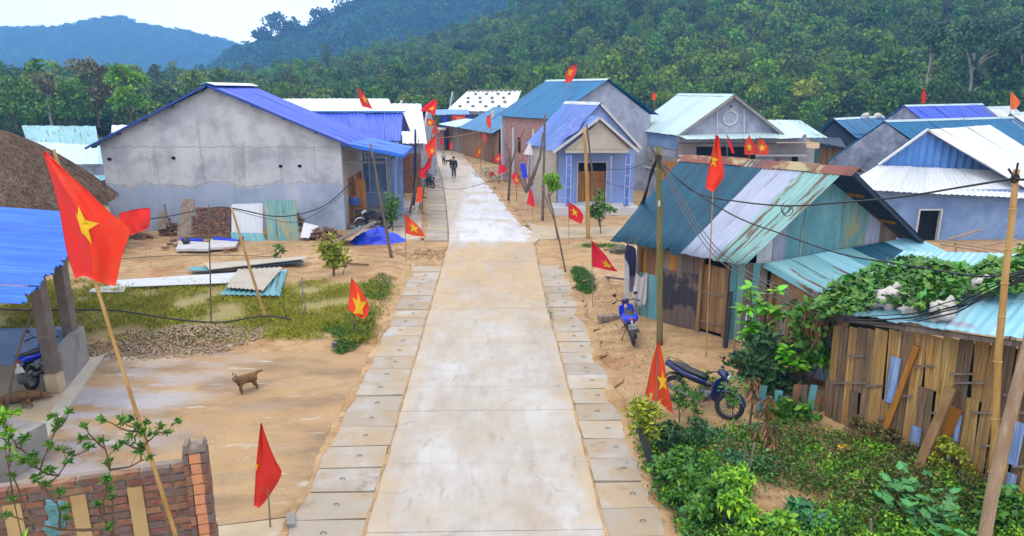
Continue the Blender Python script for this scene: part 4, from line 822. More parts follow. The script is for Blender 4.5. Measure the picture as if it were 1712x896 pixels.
# --- F: light blue house
F_, f = gable_house('small light blue house with lilac-blue tiled roof, tiled porch columns and brown doors', (928, 249), (1001, 173), (1068, 246), 38.3, (-1.4, 3.1), 'lilac_roof', 'skyblue', over=.25, side_over=.2, period=.22, amp=.03, sidewall='cream', nsh=4, holes=[(1.05, 2.75, .42, 2.75)], ridge='white_roof', z0=-.1)
hole = (1.05, 2.75, .42, 2.75); fr = frame_open(F_, f['wl'], f['wr'], hole, M['tiletrim'], .06, .1, 1, name='door_frame')
for k in range(4):
    a = f['wl']+f['D']*(hole[0]+.08+.385*k); c = a+f['D']*.37; b = MB(); n3 = Vector((0, .07, 0))
    b.slab([vz(a+n3, .5), vz(c+n3, .5), vz(c+n3, 2.2), vz(a+n3, 2.2)], .05, down=(0, 1, 0)); dl = b.build('door_leaf', M['wood_orange'], fr); setw(dl, F_)
    b = MB()
    for z in (.6, 1.2, 1.75):
        b.slab([vz(a+n3+f['D']*.06, z), vz(c+n3-f['D']*.06, z), vz(c+n3-f['D']*.06, z+.36), vz(a+n3+f['D']*.06, z+.36)], .02, down=(0, -1, 0))
b = MB(); a = f['wl']+f['D']*1.12; c = f['wl']+f['D']*2.68; b.slab([vz(a, 2.25)+Vector((0, .1, 0)), vz(c, 2.25)+Vector((0, .1, 0)), vz(c, 2.7)+Vector((0, .1, 0)), vz(a, 2.7)+Vector((0, .1, 0))], .02, down=(0, 1, 0)); b.build('transom', M['dark'], F_)
pL, pA, pR = U(925, 253, 36.9), U(1003, 195, 36.9), U(1068, 252, 36.9); bk3 = Vector((-.35, 1.25, 0))
sheets(F_, pL+bk3, pL, pA, pA+bk3, ['lilac_roof']*2, .22, .03); sheets(F_, pR, pR+bk3, pA+bk3, pA, ['cream']*2, .22, .02)
gL, gR, gA = U(945, 250, 37.1), U(1052, 250, 37.1), U(1003, 203, 37.1); b = MB(); b.slab([vz(gL, gL.z), vz(gR, gL.z), gA], .14, down=(0, 1, 0)); b.build('porch_gable', M['cream'], F_)
b = MB(); b.bar(vz(gL, gL.z-.1), vz(gR, gL.z-.1), .14, .16); b.build('porch_beam', M['cream'], F_)
for a_, c_ in ((pA, pL), (pA, pR), (f['A1'], f['R1'])):
    b = MB(); b.bar(a_+Vector((0, -.03, -.06)), c_+Vector((0, -.03, -.06)), .05, .13); b.build('verge_board', M['whiteband'], F_)
for px in (950, 1048):
    p = U(px, 300, 37.1); b = MB(); b.box((p.x, p.y, 1.85), (.26, .26, 2.75)); cl = b.build('porch_column', M['bluetile'], F_); setw(cl, F_)
    b = MB()
    for z in (.9, 1.5, 2.1, 2.7): b.box((p.x, p.y, z), (.275, .275, .03))
    b.box((p.x-.125, p.y-.125, 1.85), (.03, .03, 2.7)); b.box((p.x+.125, p.y-.125, 1.85), (.03, .03, 2.7)); b.build('tile_trim', M['tiletrim'], cl)
b = MB(); a, c = U(925, 345, 36.7), U(1068, 345, 36.7); b.box(((a.x+c.x)/2, 37.5, .2), (c.x-a.x, 1.7, .42)); b.build('plinth', M['whiteband'], F_)
bars('brace', [(U(1022, 262, 37.05), U(1022, 345, 38.2))], .06, .06, 'tiletrim', F_)
# tarpaulin on the porch valley
b = MB(); vs = []
q = [U(955, 205, 38.0)+Vector((0, 0, .12)), U(982, 190, 38.0)+Vector((0, 0, .12)), U(968, 222, 36.85)+Vector((0, 0, .08)), U(932, 243, 36.85)+Vector((0, 0, .08))]
for j in range(7):
    for i in range(7):
        p = bil(q[3], q[2], q[1], q[0], i/6, j/6); vs.append(p+Vector((0, 0, .07*mnoise.noise(p*3)+.05)))
n = len(vs); b.add(vs+[v-Vector((0, 0, .02)) for v in vs], [(j*7+i, j*7+i+1, j*7+i+8, j*7+i+7) for j in range(6) for i in range(6)]+[(j*7+i+n, j*7+i+7+n, j*7+i+8+n, j*7+i+1+n) for j in range(6) for i in range(6)])
tag(b.build('tarp', M['tarp_dull'], smooth=True), 'crumpled blue tarpaulin lying in the valley of the light blue house roof', 'tarp')
# --- G: circle gable house
bkG = (-1.45, 6.0)
G_, g = gable_house('grey house with a white roof and a raised ring ornament on its gable', (1128, 226), (1222, 159), (1306, 224), 42, bkG, 'mint_roof', 'plaster2', over=.35, side_over=.25, sidewall='plaster2', nsh=6)
for a_, c_ in ((g['A1'], g['L1']), (g['A1'], g['R1'])):
    b = MB(); b.bar(a_+Vector((0, -.03, -.08)), c_+Vector((0, -.03, -.08)), .06, .16); b.build('verge_board', M['concrete'], G_)
ctr = U(1221, 197, 41.97); b = MB(); b.ring(ctr, .42, .06, seg=24, ts=6); b.tube([ctr+Vector((0, 0, .42)), ctr+Vector((0, 0, .62))], .05, 6); b.tube([ctr+Vector((0, 0, -.42)), ctr+Vector((0, 0, -.55))], .05, 6); b.build('ring_ornament', M['whiteband'], G_)
b = MB(); b.box(U(1222, 178, 41.97), (.08, .06, .14)); b.build('vent_hole', M['dark'], G_)
for px in (1199, 1244):
    t_, bt = U(px, 178 if px < 1222 else 180, 41.96), U(px, 222, 41.96); b = MB(); b.bar(t_, bt, .07, .06); b.build('pilaster', M['whiteband'], G_)
for nm, za, zb, mm in (('wall_band', 225, 238, 'plaster2'), ('wall_band', 240, 257, 'concrete'), ('wall_band', 258, 262, 'whiteband')):
    a, c = U(1135, za, 41.8), U(1348, za, 41.8); d_ = U(1135, zb, 41.8); b = MB(); b.box(((a.x+c.x)/2, 41.9, (a.z+d_.z)/2), (c.x-a.x, .3 if mm != 'whiteband' else .36, a.z-d_.z)); b.build(nm, M[mm], G_)
a_, c_ = g['lb'], g['wl']; z_ = g['gz']
for (z0_, z1_, mm, t_) in ((1.7, 2.6, 'concrete', .08), (1.55, 1.68, 'whiteband', .14), (z_-1.05, z_-.12, 'bluewall', .05)):
    dd = (c_-a_).normalized(); nn = Vector((dd.y, -dd.x, 0)); b = MB(); b.slab([vz(a_, z0_)+nn*t_, vz(c_, z0_)+nn*t_, vz(c_, z1_)+nn*t_, vz(a_, z1_)+nn*t_], t_, down=-nn); b.build('wall_band', M[mm], G_)
sheets(G_, U(1148, 233, 40.6), U(1340, 231, 40.6), U(1345, 222, 41.9), U(1130, 225, 41.9), ['mint_roof']*5, .3, .014)
b = MB(); a = U(1165, 247, 41.72); c = U(1262, 262, 41.72); b.box(((a.x+c.x)/2, 41.7, (a.z+c.z)/2-.2), (c.x-a.x, .05, a.z-c.z+.5)); b.build('veranda_shade', M['dark'], G_)  # dark sheet painted as the shade inside the veranda
pw = U(1082, 262, 44); b = MB(); b.box(vz(pw, 1.45)+Vector((2.1, -2.6, 0)), (1.0, .06, 1.5)); 
b2 = MB(); a = U(1100, 270, 41.85); c = U(1128, 330, 41.85); b2.box(((a.x+c.x)/2, 41.9, (a.z+c.z)/2), (c.x-a.x, .1, a.z-c.z)); b2.build('window_shutter', M['wood_orange'], G_)
# lower annex with light walls under the white roof, right of light-blue house
X_ = thing('annex', vz(U(1350, 262, 43), 0), 'low annex with mint white roof rusting at its right, beside the ring gable house', 'house', 'houses of the village')
sheets(X_, U(1300, 231, 42), U(1384, 230, 42), U(1338, 201, 47), U(1278, 200, 47), ['mint_roof', 'mint_roof', 'mint_rust'], .35, .016)
b = MB(); a, c = U(1308, 236, 42.6), U(1362, 264, 42.6); b.box(((a.x+c.x)/2, 43.3, 1.5), (c.x-a.x, 1.2, 3.1)); b.build('wall', M['whiteband'], X_)
b = MB(); a, c = U(1326, 246, 42.66), U(1334, 263, 42.66); b.box(((a.x+c.x)/2, 42.66, a.z-.8), (c.x-a.x, .06, 1.6)); b.build('window', M['dark'], X_)
S_ = thing('shack', vz(U(1380, 250, 44), 0), 'dark wooden plank shack with a turquoise board between the annex and the dark roofs', 'shack')
for k in range(9):
    p = U(1362+k*5.2, 250, 44); b = MB(); b.box((p.x, p.y, 1.5), (.19, .05, 3.0+random.uniform(-.15, .15))); b.build('board', M['teal_sheet' if k in (0, 1) else 'wood'], S_)
sheets(S_, U(1355, 236, 43.6), U(1415, 248, 43.6), U(1405, 230, 47), U(1352, 228, 47), ['darkblue', 'darkblue'], .35, .016)

# --- right group
def bvec(a, c, Ya, Yc): d = U(*c, Yc)-U(*a, Ya); return (d.x, d.y)
gable_house('dark wooden gabled house with a steel blue roof and two white bags on its ridge', (1370, 220), (1398, 199), (1436, 230), 48, bvec((1398, 198), (1472, 198), 48, 52.5), 'teal_roof2', 'darkblue', over=.4, side_over=.2, period=.35)
for k, px in enumerate((1447, 1467)):
    p = U(px, 197, 51+k); b = MB(); b.ball((p.x, p.y, p.z+.12), (.3, .25, .26), wob=.4, sd=k); tag(b.build('bag', M['sack'], smooth=True), ['white bag on the steel blue roof ridge, the left of the two', 'white bag on the steel blue roof ridge, the right of the two'][k], 'bag', 'bags on the blue ridge')
gable_house('house with a grey blotched gable and ultramarine roof in the back right row', (1476, 203), (1513, 177), (1550, 204), 47, bvec((1513, 176), (1640, 176), 47, 52), 'blue_roof', 'plaster_dark', over=.15, side_over=.2, period=.35)
gable_house('white roofed house behind the ultramarine roof at the right edge', (1610, 205), (1645, 180), (1672, 203), 54, bvec((1643, 179), (1690, 179), 54, 57), 'white_roof', 'plaster2', over=.2, side_over=.2, period=.35)
gable_house('white roofed house at the right edge beneath the orange flag', (1660, 230), (1690, 190), (1745, 225), 44, bvec((1690, 190), (1760, 190), 44, 49), 'white_roof', 'plaster2', over=.2, side_over=.2, period=.35)
gable_house('house with a dark blotchy plaster gable and a long teal-blue roof right of centre', (1385, 270), (1480, 203), (1570, 262), 38, bvec((1480, 202), (1690, 202), 38, 43), 'teal_roof2', 'plaster_dark', over=.12, side_over=.15, period=.3)
# --- W: white roof, cornflower gable
Wr = thing('house', (21, 31, 0), 'house with a broad white roof, cornflower blue metal gable and blue-grey wall at the right', 'house', 'houses of the village')
ap, tl, tr_ = U(1550, 217, 31.6), U(1468, 276, 31.6), U(1660, 285, 31.6); fl_, fr_ = U(1400, 316, 29.4), U(1745, 333, 29.4); rb_ = U(1655, 209, 36.2)
sheets(Wr, fl_, fr_, tr_, tl, ['white_roof']*7, .24, .02)
sheets(Wr, fr_+Vector((.05, 0, 0)), fr_+Vector((6.5, 5.5, -.1)), rb_, ap, ['white_roof']*5, .3, .006)
b = MB(); b.slab([tr_+Vector((0, -.02, .02)), fr_+Vector((0, 0, .02)), ap+Vector((0, 0, .0))], .02); b.build('roof_corner', M['white_roof'], Wr)
b = MB(); b.slab([tl, ap, rb_, rb_+(tl-ap)], .03); b.build('left_slope', M['white_roof'], Wr)
m_ = lerp(tl, tr_, (ap.x-tl.x)/(tr_.x-tl.x)); o = Vector((0, .12, 0))
corr(tl+o, m_+o, ap+o-Vector((0, 0, .03)), tl+o+Vector((0, 0, .02)), 7, .03, 2).build('gable_sheet', M['cornflower'], Wr); corr(m_+o, tr_+o, tr_+o+Vector((0, 0, .02)), ap+o-Vector((0, 0, .03)), 9, .03, 2).build('gable_sheet', M['cornflower'], Wr)
for a_, c_ in ((ap, tl), (ap, tr_)):
    b = MB(); b.bar(a_+Vector((0, -.04, .03)), c_+Vector((0, -.04, .03)), .1, .07); b.build('verge_cap', M['white_roof'], Wr)
w0, w1 = fl_+Vector((.4, .45, 0)), fr_+Vector((2, .45, 0)); d0 = U(1527, 400, 29.85).x-w0.x; d1 = U(1566, 400, 29.85).x-w0.x; dz0, dz1 = U(1545, 409, 29.85).z, U(1545, 349, 29.85).z
wo = wall_holes((w0.x, 29.85), (w1.x, 29.85), -.3, 2.3, .18, [(d0, d1, dz0, dz1)], 1).build('wall', M['bluewall'], Wr)
frame_open(Wr, (w0.x, 29.85), (w1.x, 29.85), (d0, d1, dz0, dz1), M['whiteband'], .06, .22, 1, name='door_frame', pane=M['dark'], panename='doorway_shade')  # near-black pane painted as the shade of the room
wall_holes((w0.x, 36), (w0.x, 30.03), -.3, 2.2, .18, [], 1).build('wall', M['bluewall'], Wr)
b = MB(); b.box((w0.x+6, 36, 1), (12, .2, 2.4)); b.build('wall', M['bluewall'], Wr)
# --- J: far white roof with weights
J_ = slope_house('far house with a white roof dotted with weights at the end of the road', (745, 186, 92), (858, 186, 92), (872, 151, 101), (782, 152, 101), 'white_roof', 'plaster2', 6, .5)
E0, E1, R1, R0 = U(745, 186, 92), U(858, 186, 92), U(872, 151, 101), U(782, 152, 101)
wm = MB(); wm.ball((0, 0, 0), (.26, .22, .16), 7, 5, .5, 3); wme = wm.mesh('roof_weight', M['gravel'])
spots = [((k+.5)/12, .97) for k in range(12)]+[(.15+.2*i+(.06 if j % 2 else 0), .2+.2*j) for j in range(4) for i in range(4)]
for k, (u, v) in enumerate(spots):
    ob = bpy.data.objects.new('roof_weight', wme); col.objects.link(ob); ob.location = bil(E0, E1, R1, R0, u, v)+Vector((0, 0, .12)); ob.rotation_euler.z = k
    o_ = ['leftmost', 'second', 'third', 'fourth', 'fifth', 'sixth', 'seventh', 'eighth', 'ninth', 'tenth', 'eleventh', 'twelfth']
    tag(ob, f'small dark weight on the ridge of the dotted white roof, {o_[k]} from the left' if v > .9 else f'small dark roof weight, {["lowest", "second lowest", "second highest", "highest"][(k-12)//4]} row of the slope, {o_[(k-12) % 4]} from left', 'weight', 'weights on the ridge of the far white roof' if v > .9 else 'weights on the slope of the far white roof')
# --- K shop
K_ = thing('shop', vz(U(760, 200, 86), 0), 'small shop with pale lilac roof edge and bright blue posts at the road end', 'shop')
sheets(K_, U(727, 192, 84), U(785, 191, 84), U(782, 183, 87), U(728, 183, 87), ['cornflower']*3, .4, .02)
for px in (744, 785): p = U(px, 200, 84.4); b = MB(); b.box((p.x, p.y, p.z/2+.2), (.5, .2, p.z+.4)); b.build('post', M['bikeblue'], K_)
b = MB(); a, c = U(734, 192, 88), U(800, 192, 88); b.box(((a.x+c.x)/2, 88, 1.9), (c.x-a.x, .2, 3.6)); b.build('wall', M['leaf_dark' if 0 else 'darkblue'], K_)
sg = thing('sign', U(767, 201, 83.5), 'small red sign board with pale lettering hanging on the lilac roofed shop', 'sign'); a = U(767, 200, 83.4)
b = MB(); b.box(a, (1.6, .06, 1.05)); b.build('board', M['signred'], sg)
for dz in (.2, .0): b = MB(); b.box(a+Vector((.08, -.04, dz)), (.9-.2*(dz == 0), .02, .1)); b.build('lettering', M['signline'], sg)
# --- L row of wooden houses
LL = thing('wooden_house', (-2.5, 73, 0), 'row of brown plank houses with dark doors along the right side of the far road', 'house', 'houses of the village')
a, c = Vector((-5.6, 80, 0)), Vector((.35, 63, 0)); n_pl = 30; dd = (c-a).normalized(); ln = (c-a).length
for k in range(n_pl):
    p = a+dd*ln*(k+.5)/n_pl; dk_ = 5 <= k <= 10; b = MB(); b.box((p.x, p.y, 1.45), (ln/n_pl-.02, .08+.03*(k % 2), 2.95), rz=math.atan2(dd.y, dd.x)); b.build('plank', M['wood_grey' if dk_ else 'wood'], LL)
n3 = Vector((dd.y, -dd.x, 0)); n3 = -n3 if n3.x > 0 else n3; inn = -n3
sheets(LL, a+n3*.8+Vector((0, 0, 2.85)), a+dd*7+n3*.8+Vector((0, 0, 2.85)), a+dd*7+inn*2.5+Vector((0, 0, 3.4)), a+inn*2.5+Vector((0, 0, 3.4)), ['mint_roof']*4, .5, .06)
r_a, r_b = U(820, 178, 68), U(858, 178, 64)
sheets(LL, a+dd*7.2+n3*.6+Vector((0, 0, 2.8)), c+n3*.6+Vector((0, 0, 2.8)), c+inn*3.4+Vector((0, 0, 4.9)), a+dd*7.2+inn*3.4+Vector((0, 0, 4.9)), ['teal_roof2']*6, .4, .02)
b = MB(); q = [a+inn*6, c+inn*6]; b.box(((a+c)/2+inn*4).to_tuple()[:2]+(1.4,), (ln, 4, 2.8), rz=math.atan2(dd.y, dd.x)); b.build('back_rooms', M['wood'], LL)
# --- M far left walls
m1 = thing('brick_house', vz(U(722, 235, 78), 0), 'low tan brick house with flat pale roof edge at the road end', 'house', 'houses of the village')
b = MB(); a, c = U(698, 217, 78), U(742, 217, 78); b.box(((a.x+c.x)/2, 79, a.z/2), (c.x-a.x, 2, a.z)); b.build('wall', M['brick_far'], m1)
b = MB(); b.box(((a.x+c.x)/2, 78.6, a.z+.08), (c.x-a.x+.6, 3.4, .14)); b.build('roof', M['cream'], m1)
m2 = thing('brick_wall', vz(U(684, 265, 45), 0), 'low brown brick wall under the smaller white roof beside the blue tarp', 'wall')
b = MB(); a, c = U(671, 245, 45.5), U(703, 245, 45.5); b.box(((a.x+c.x)/2, 45.6, 1.3), (c.x-a.x, .2, 2.6)); b.build('wall_panel', M['brick'], m2)
# ================= WOODEN HUT =================
H_ = thing('wooden_hut', (5.5, 18.5, 0), 'plank hut with a patchwork roof of teal, lilac and rusty aqua corrugated metal', 'hut')
EN, EF = G(1245, 444, 2.35), G(1020, 402, 2.35); RN, RF = U(1418, 279, 16.9), U(1143, 262, 20.4); RF.z = RN.z = (RN.z+RF.z)/2
ER = U(1531, 401, 18.8); EB = ER+(RF-RN)
rd = (RF-RN).normalized()
fr = [0, .09, .175, .26, .35, .44, .565, .68, .79, .9, 1]
sheets(H_, EF, EN, RN, RF, ['teal_roof']*6+['pale_roof']*2+['pale_teal_rust']*2, .105, .014, fr=fr, rows=6, sag=.035, lip=.16)
sheets(H_, ER-rd*.25, EB, RF, RN-rd*.1, ['darkblue']*4, .16, .014)
b = MB(); up = Vector((0, 0, .045)); dl = (EN-RN).normalized(); dr = (ER-RN).normalized(); seg = 5
for i in range(seg):
    p, q = lerp(RF, RN-rd*.22, i/seg), lerp(RF, RN-rd*.22, (i+1)/seg+.015); o_ = up*(1+.5*(i % 2))
    c_ = MB(); c_.slab([p+o_, q+o_, q+dl*.3+o_, p+dl*.3+o_], .01); c_.slab([p+o_, q+o_, q+dr*.26+o_, p+dr*.26+o_], .01); c_.build('ridge_cap', M['ridge_rust'], H_)
A = G(1066, 536); B = G(1209, 577); A.z = B.z = 0; dd = (B-A).normalized(); nn = Vector((-dd.y, dd.x, 0)); LW = (B-A).length   # nn points inside
zt = lambda s_: 2.28
def board(parent, s0, s1, z0, z1, m, th=.03, off=0, lean=0, name='plank'):
    b = MB(); p, q = A+dd*s0-nn*off, A+dd*s1-nn*off; b.slab([vz(p, z0), vz(q, z0), vz(q+dd*lean, z1), vz(p+dd*lean, z1)], th, down=nn); return b.build(name, M[m] if isinstance(m, str) else m, parent)
sc_ = LW/143.0   # photo columns 1066..1209 -> metres along the wall
X = lambda px: (px-1066)*sc_
g0 = .16
for a_, c_, m in ((1064, 1078, 'wood_orange'), (1078, 1092, 'wood'), (1092, 1106, 'wood_orange'), (1106, 1116, 'wood_grey'), (1116, 1130, 'wood_orange')):
    board(H_, X(a_), X(c_)-.008, 1.45+random.uniform(-.03, .03), 2.3, m, off=random.uniform(0, .01))
for i, (a_, c_) in enumerate(((1064, 1083), (1083, 1106))):
    p, q = A+dd*X(a_)-nn*.02, A+dd*X(c_)-nn*.02; corr(vz(p, .12), vz(q, .12), vz(q, 1.5), vz(p, 1.5), 5, .012, 2).build('wall_sheet', M['aqua' if i else 'aqua_patch'], H_)
for a_, c_ in ((1104, 1114), (1114, 1124), (1124, 1135), (1135, 1146), (1146, 1156), (1156, 1167)):
    board(H_, X(a_), X(c_)-.008, .1+random.uniform(0, .04), 2.28 if a_ > 1128 else 1.75, 'wood_soot', off=.005+random.uniform(0, .012))
board(H_, X(1130), X(1137), 1.6, 2.28, 'wood_grey', off=.02)
board(H_, X(1060), X(1066), .1, 2.3, 'wood_grey', .06, .03, name='corner_post')
board(H_, X(1166), X(1171), .06, 2.28, 'wood', .08, .05, name='door_post'); board(H_, X(1206), X(1210), .06, 2.26, 'wood', .08, .05, name='door_post')
D_ = board(H_, X(1171)+.01, X(1206)-.01, .28, 2.1, 'wood', .03, -.02, name='door')
for k in range(3):
    a_ = X(1171)+.02+k*(X(1206)-X(1171)-.04)/3; board(D_, a_+.006, a_+(X(1206)-X(1171)-.04)/3-.006, .3, 2.08, 'wood', .02, .003, name='door_plank')
for z in (.5, 1.32): board(D_, X(1171)+.02, X(1206)-.02, z, z+.05, 'wood_grey', .03, .026, name='door_batten')
b = MB(); b.bar(vz(A+dd*X(1164)-nn*.12, .12), vz(A+dd*X(1212)-nn*.12, .12), .1, .16); b.build('threshold', M['wood_grey'], H_)
# near-black backing painted as shade behind gaps + remaining walls
b = MB(); b.slab([vz(A+nn*.06, 0), vz(B+nn*.06, 0), vz(B+nn*.06, 2.25), vz(A+nn*.06, 2.25)], .03, down=nn); b.build('shade_backing', M['dark'], H_)
gdir = Vector((ER.x-EN.x, ER.y-EN.y, 0)).normalized(); 
C0 = B.copy(); C1 = Vector((7.0, 16.75, 0)); C2 = Vector((11.6, 18.6, 0)); A2 = A+Vector((5.2, 2.2, 0))
def wallplanks(parent, p, q, z0, z1, mats, wd=.2, name='plank', inward=None):
    d_ = (q-p).normalized(); L_ = (q-p).length; n_ = inward or Vector((-d_.y, d_.x, 0)); k = max(1, int(L_/wd)); w_ = L_/k
    for i in range(k):
        a_, c_ = p+d_*i*w_, p+d_*((i+1)*w_-.01); o_ = -n_*random.uniform(0, .015); b = MB(); t0 = z0(i/k) if callable(z0) else z0; t1 = z1(i/k) if callable(z1) else z1
        b.slab([vz(a_+o_, t0), vz(c_+o_, t0), vz(c_+o_, t1), vz(a_+o_, t1)], .03, down=n_); b.build(name, M[mats[i % len(mats)]], parent)
    b = MB(); b.slab([vz(p+n_*.06, 0), vz(q+n_*.06, 0), vz(q+n_*.06, (z1(.5) if callable(z1) else z1)-.1), vz(p+n_*.06, (z1(.5) if callable(z1) else z1)-.1)], .02, down=n_); b.build('shade_backing', M['dark'], parent)  # near-black sheet painted as shade behind the planks
wallplanks(H_, C0+Vector((.03, -.03, 0)), C1, .05, 2.3, ['teal_sheet', 'aqua_patch', 'wood_grey', 'aqua', 'wood_grey', 'teal_sheet'], .16)
wallplanks(H_, A2, A, .05, 2.3, ['wood', 'wood_grey'], .3)
# gable cladding
gp = lambda t: lerp(Vector((EN.x, EN.y, 2.38)), Vector((ER.x, ER.y, 2.38)), t)+rd*.3
GA = RN+rd*.3; tA = (Vector((GA.x-gp(0).x, GA.y-gp(0).y, 0))).dot(gdir)/(gp(1)-gp(0)).length; zr = RN.z-.09
def gtop(t): return lerp(2.38, zr, t/tA) if t < tA else lerp(zr, 2.42, (t-tA)/(1-tA))
cuts = [(.12, .2, 'white_roof'), (.2, .27, 'pale_roof'), (.27, .36, 'aqua'), (.36, tA, 'aqua'), (tA, .58, 'aqua'), (.58, .74, 'aqua_patch'), (.74, .83, 'pale_roof'), (.83, .94, 'wood_grey')]
for k, (a_, c_, m) in enumerate(cuts):
    p, q = gp(a_), gp(c_); o_ = rd*(-.012*(k % 2)); corr(vz(p, 2.2)+o_, vz(q, 2.2)+o_, vz(q, gtop(c_)-.05)+o_, vz(p, gtop(a_)-.05)+o_, max(2, int((q-p).length/.1)), .012, 3).build('gable_sheet', M[m], H_)
for t in (.6, .82):
    p = gp(t); b = MB(); b.tube([vz(p, gtop(t)-.02)+rd*.1, vz(p, gtop(t)-.04)-rd*.42], .05, 7); b.build('purlin_end', M['wood_orange'], H_)
b = MB(); b.bar(RN-rd*.02+Vector((0, 0, -.05)), ER-rd*.15+Vector((0, 0, -.05)), .12, .1); b.build('barge_board', M['darkblue'], H_)
# ---- lean-to
L_ = thing('lean_to', (9, 16.8, 0), 'brown plank lean-to with aqua and dark blue roof against the hut gable', 'shed')
h0, h1, l0, l1 = Vector((6.9, 16.75, 2.32)), Vector((12.1, 19.0, 2.5)), G(1368, 490, 1.95), G(1640, 444, 1.95)
sheets(L_, l0, l1, h1, h0, ['aqua_rust', 'aqua_rust', 'ice_roof', 'aqua', 'teal_roof', 'teal_roof', 'ice_roof'], .11, .012, fr=[0, .16, .3, .44, .55, .66, .78, 1], rows=4, sag=.03, lip=.05)
b = MB(); b.slab([h0+Vector((0, 0, .03)), l0+Vector((0, 0, .03)), l0+Vector((-.06, -.03, -.1)), h0+Vector((-.06, -.03, -.1))], .015); b.build('edge_flashing', M['aqua'], L_)
w0, w1 = Vector((7.02, 16.6, 0)), Vector((7.62, 15.2, 0)); wallplanks(L_, w0, w1, .05, lambda t: 2.2-.25*t, ['wood', 'wood', 'wood_grey', 'wood'], .2)
w2 = Vector((12.9, 17.6, 0)); wallplanks(L_, w1+Vector((.03, .03, 0)), w2, .05, 1.85, ['wood', 'wood_grey'], .3)
b = MB(); b.box((6.98, 16.35, .95), (.09, .1, 1.95), rz=.4); b.build('post', M['wood'], L_)
for px, py, lab, dz in ((1212, 560, 'charred dark log leaning on the teal board beside the hut door', 1.35), (1226, 575, 'bare stick leaning beside the charred log at the hut door', 1.3), (1240, 580, 'thin whitish stick leaning by the hut corner', 1.25)):
    p = Gt(px, py+20); b = MB(); b.tube([p, p+Vector((.12, .25, dz*.5)), p+Vector((.2, .45, dz))], [.07, .06, .05] if px == 1212 else [.025, .02, .02], 7); tag(b.build('log' if px == 1212 else 'stick', M['jacket' if px == 1212 else 'wood_grey' if px < 1235 else 'whiteband']), lab, 'log' if px == 1212 else 'stick')
# laundry on the hut's far corner
def cloth(name, pts, Y, m, label, cat, amp=.05, group=None):
    g = [[U(x, y, Y) for x, y in row] for row in pts]; R_, C_ = len(g), len(g[0]); b = MB(); n1, n2 = 10, 8; vs = []
    for j in range(n1+1):
        for i in range(n2+1):
            fj, fi = j/n1*(R_-1), i/n2*(C_-1); j0, i0 = min(int(fj), R_-2), min(int(fi), C_-2); a, c = fj-j0, fi-i0
            p = bil(g[j0][i0], g[j0][i0+1], g[j0+1][i0+1], g[j0+1][i0], c, a); vs.append(p+Vector((0, amp*math.sin(i*1.9+j*.3)*(.3+j/n1), 0)))
    n = len(vs); W_ = n2+1; fs = [(j*W_+i, j*W_+i+1, (j+1)*W_+i+1, (j+1)*W_+i) for j in range(n1) for i in range(n2)]; b.add(vs+[v+Vector((0, .012, 0)) for v in vs], fs+[tuple(k+n for k in reversed(f)) for f in fs])
    edge = [(i, i+1) for i in range(n2)]; ob = b.build(name, M[m], smooth=True); return tag(ob, label, cat, group)
Yj = A.y-.25
cloth('jacket', [[(1048, 408), (1058, 412), (1063, 416)], [(1044, 430), (1054, 430), (1064, 432)], [(1052, 445), (1056, 445), (1063, 446)], [(1052, 462), (1056, 462), (1062, 462)]], Yj, 'navycloth', 'dark navy jacket hanging under the far corner of the hut eave', 'jacket')
cloth('trousers', [[(1052, 460), (1056, 460), (1062, 460)], [(1052, 475), (1056, 476), (1060, 476)], [(1052, 488), (1056, 488), (1059, 488)]], Yj+.02, 'plaid', 'checked grey cloth hanging below the navy jacket at the hut corner', 'trousers', .02)
cloth('white_shirt', [[(1063, 456), (1072, 464), (1082, 455)], [(1060, 480), (1070, 482), (1081, 482)], [(1056, 500), (1068, 502), (1080, 500)], [(1066, 510), (1070, 513), (1077, 508)]], A.y-.42, 'whitecloth', 'white shirt hung on the hut wall behind the blue motorbike', 'shirt')
b = MB(); p = U(1046, 425, Yj+.5); q = U(1052, 470, Yj+.3); b.bar(p, vz(q, .1), .12, .05); tag(b.build('plank', M['whiteband']), 'pale plank leaning behind the navy jacket at the hut corner', 'plank')
b = MB(); b.bar(G(1012, 463, .55), G(1052, 468, .6), .07, .06); b.bar(G(1014, 465, 0)+Vector((.1, 0, 0)), G(1014, 463, .55), .06, .06); tag(b.build('rail', M['wood_grey']), 'low wooden rail jutting out behind the hut near the jacket', 'rail')
b = MB(); p = Gt(1035, 425); b.ball((p.x+.15, p.y+.3, .25), (.4, .4, .32), 14, 9, .8, 4); tag(b.build('boulder', M['mossrock']), 'mossy grey boulder behind the hut near the hanging jacket', 'rock')
b = MB(); p = Gt(1022, 534); b.box((p.x, p.y, p.z+.06), (.8, .2, .14), rz=.15); tag(b.build('timber_block', M['wood_grey']), 'short brown timber beam lying on the ground left of the blue motorbike', 'timber')

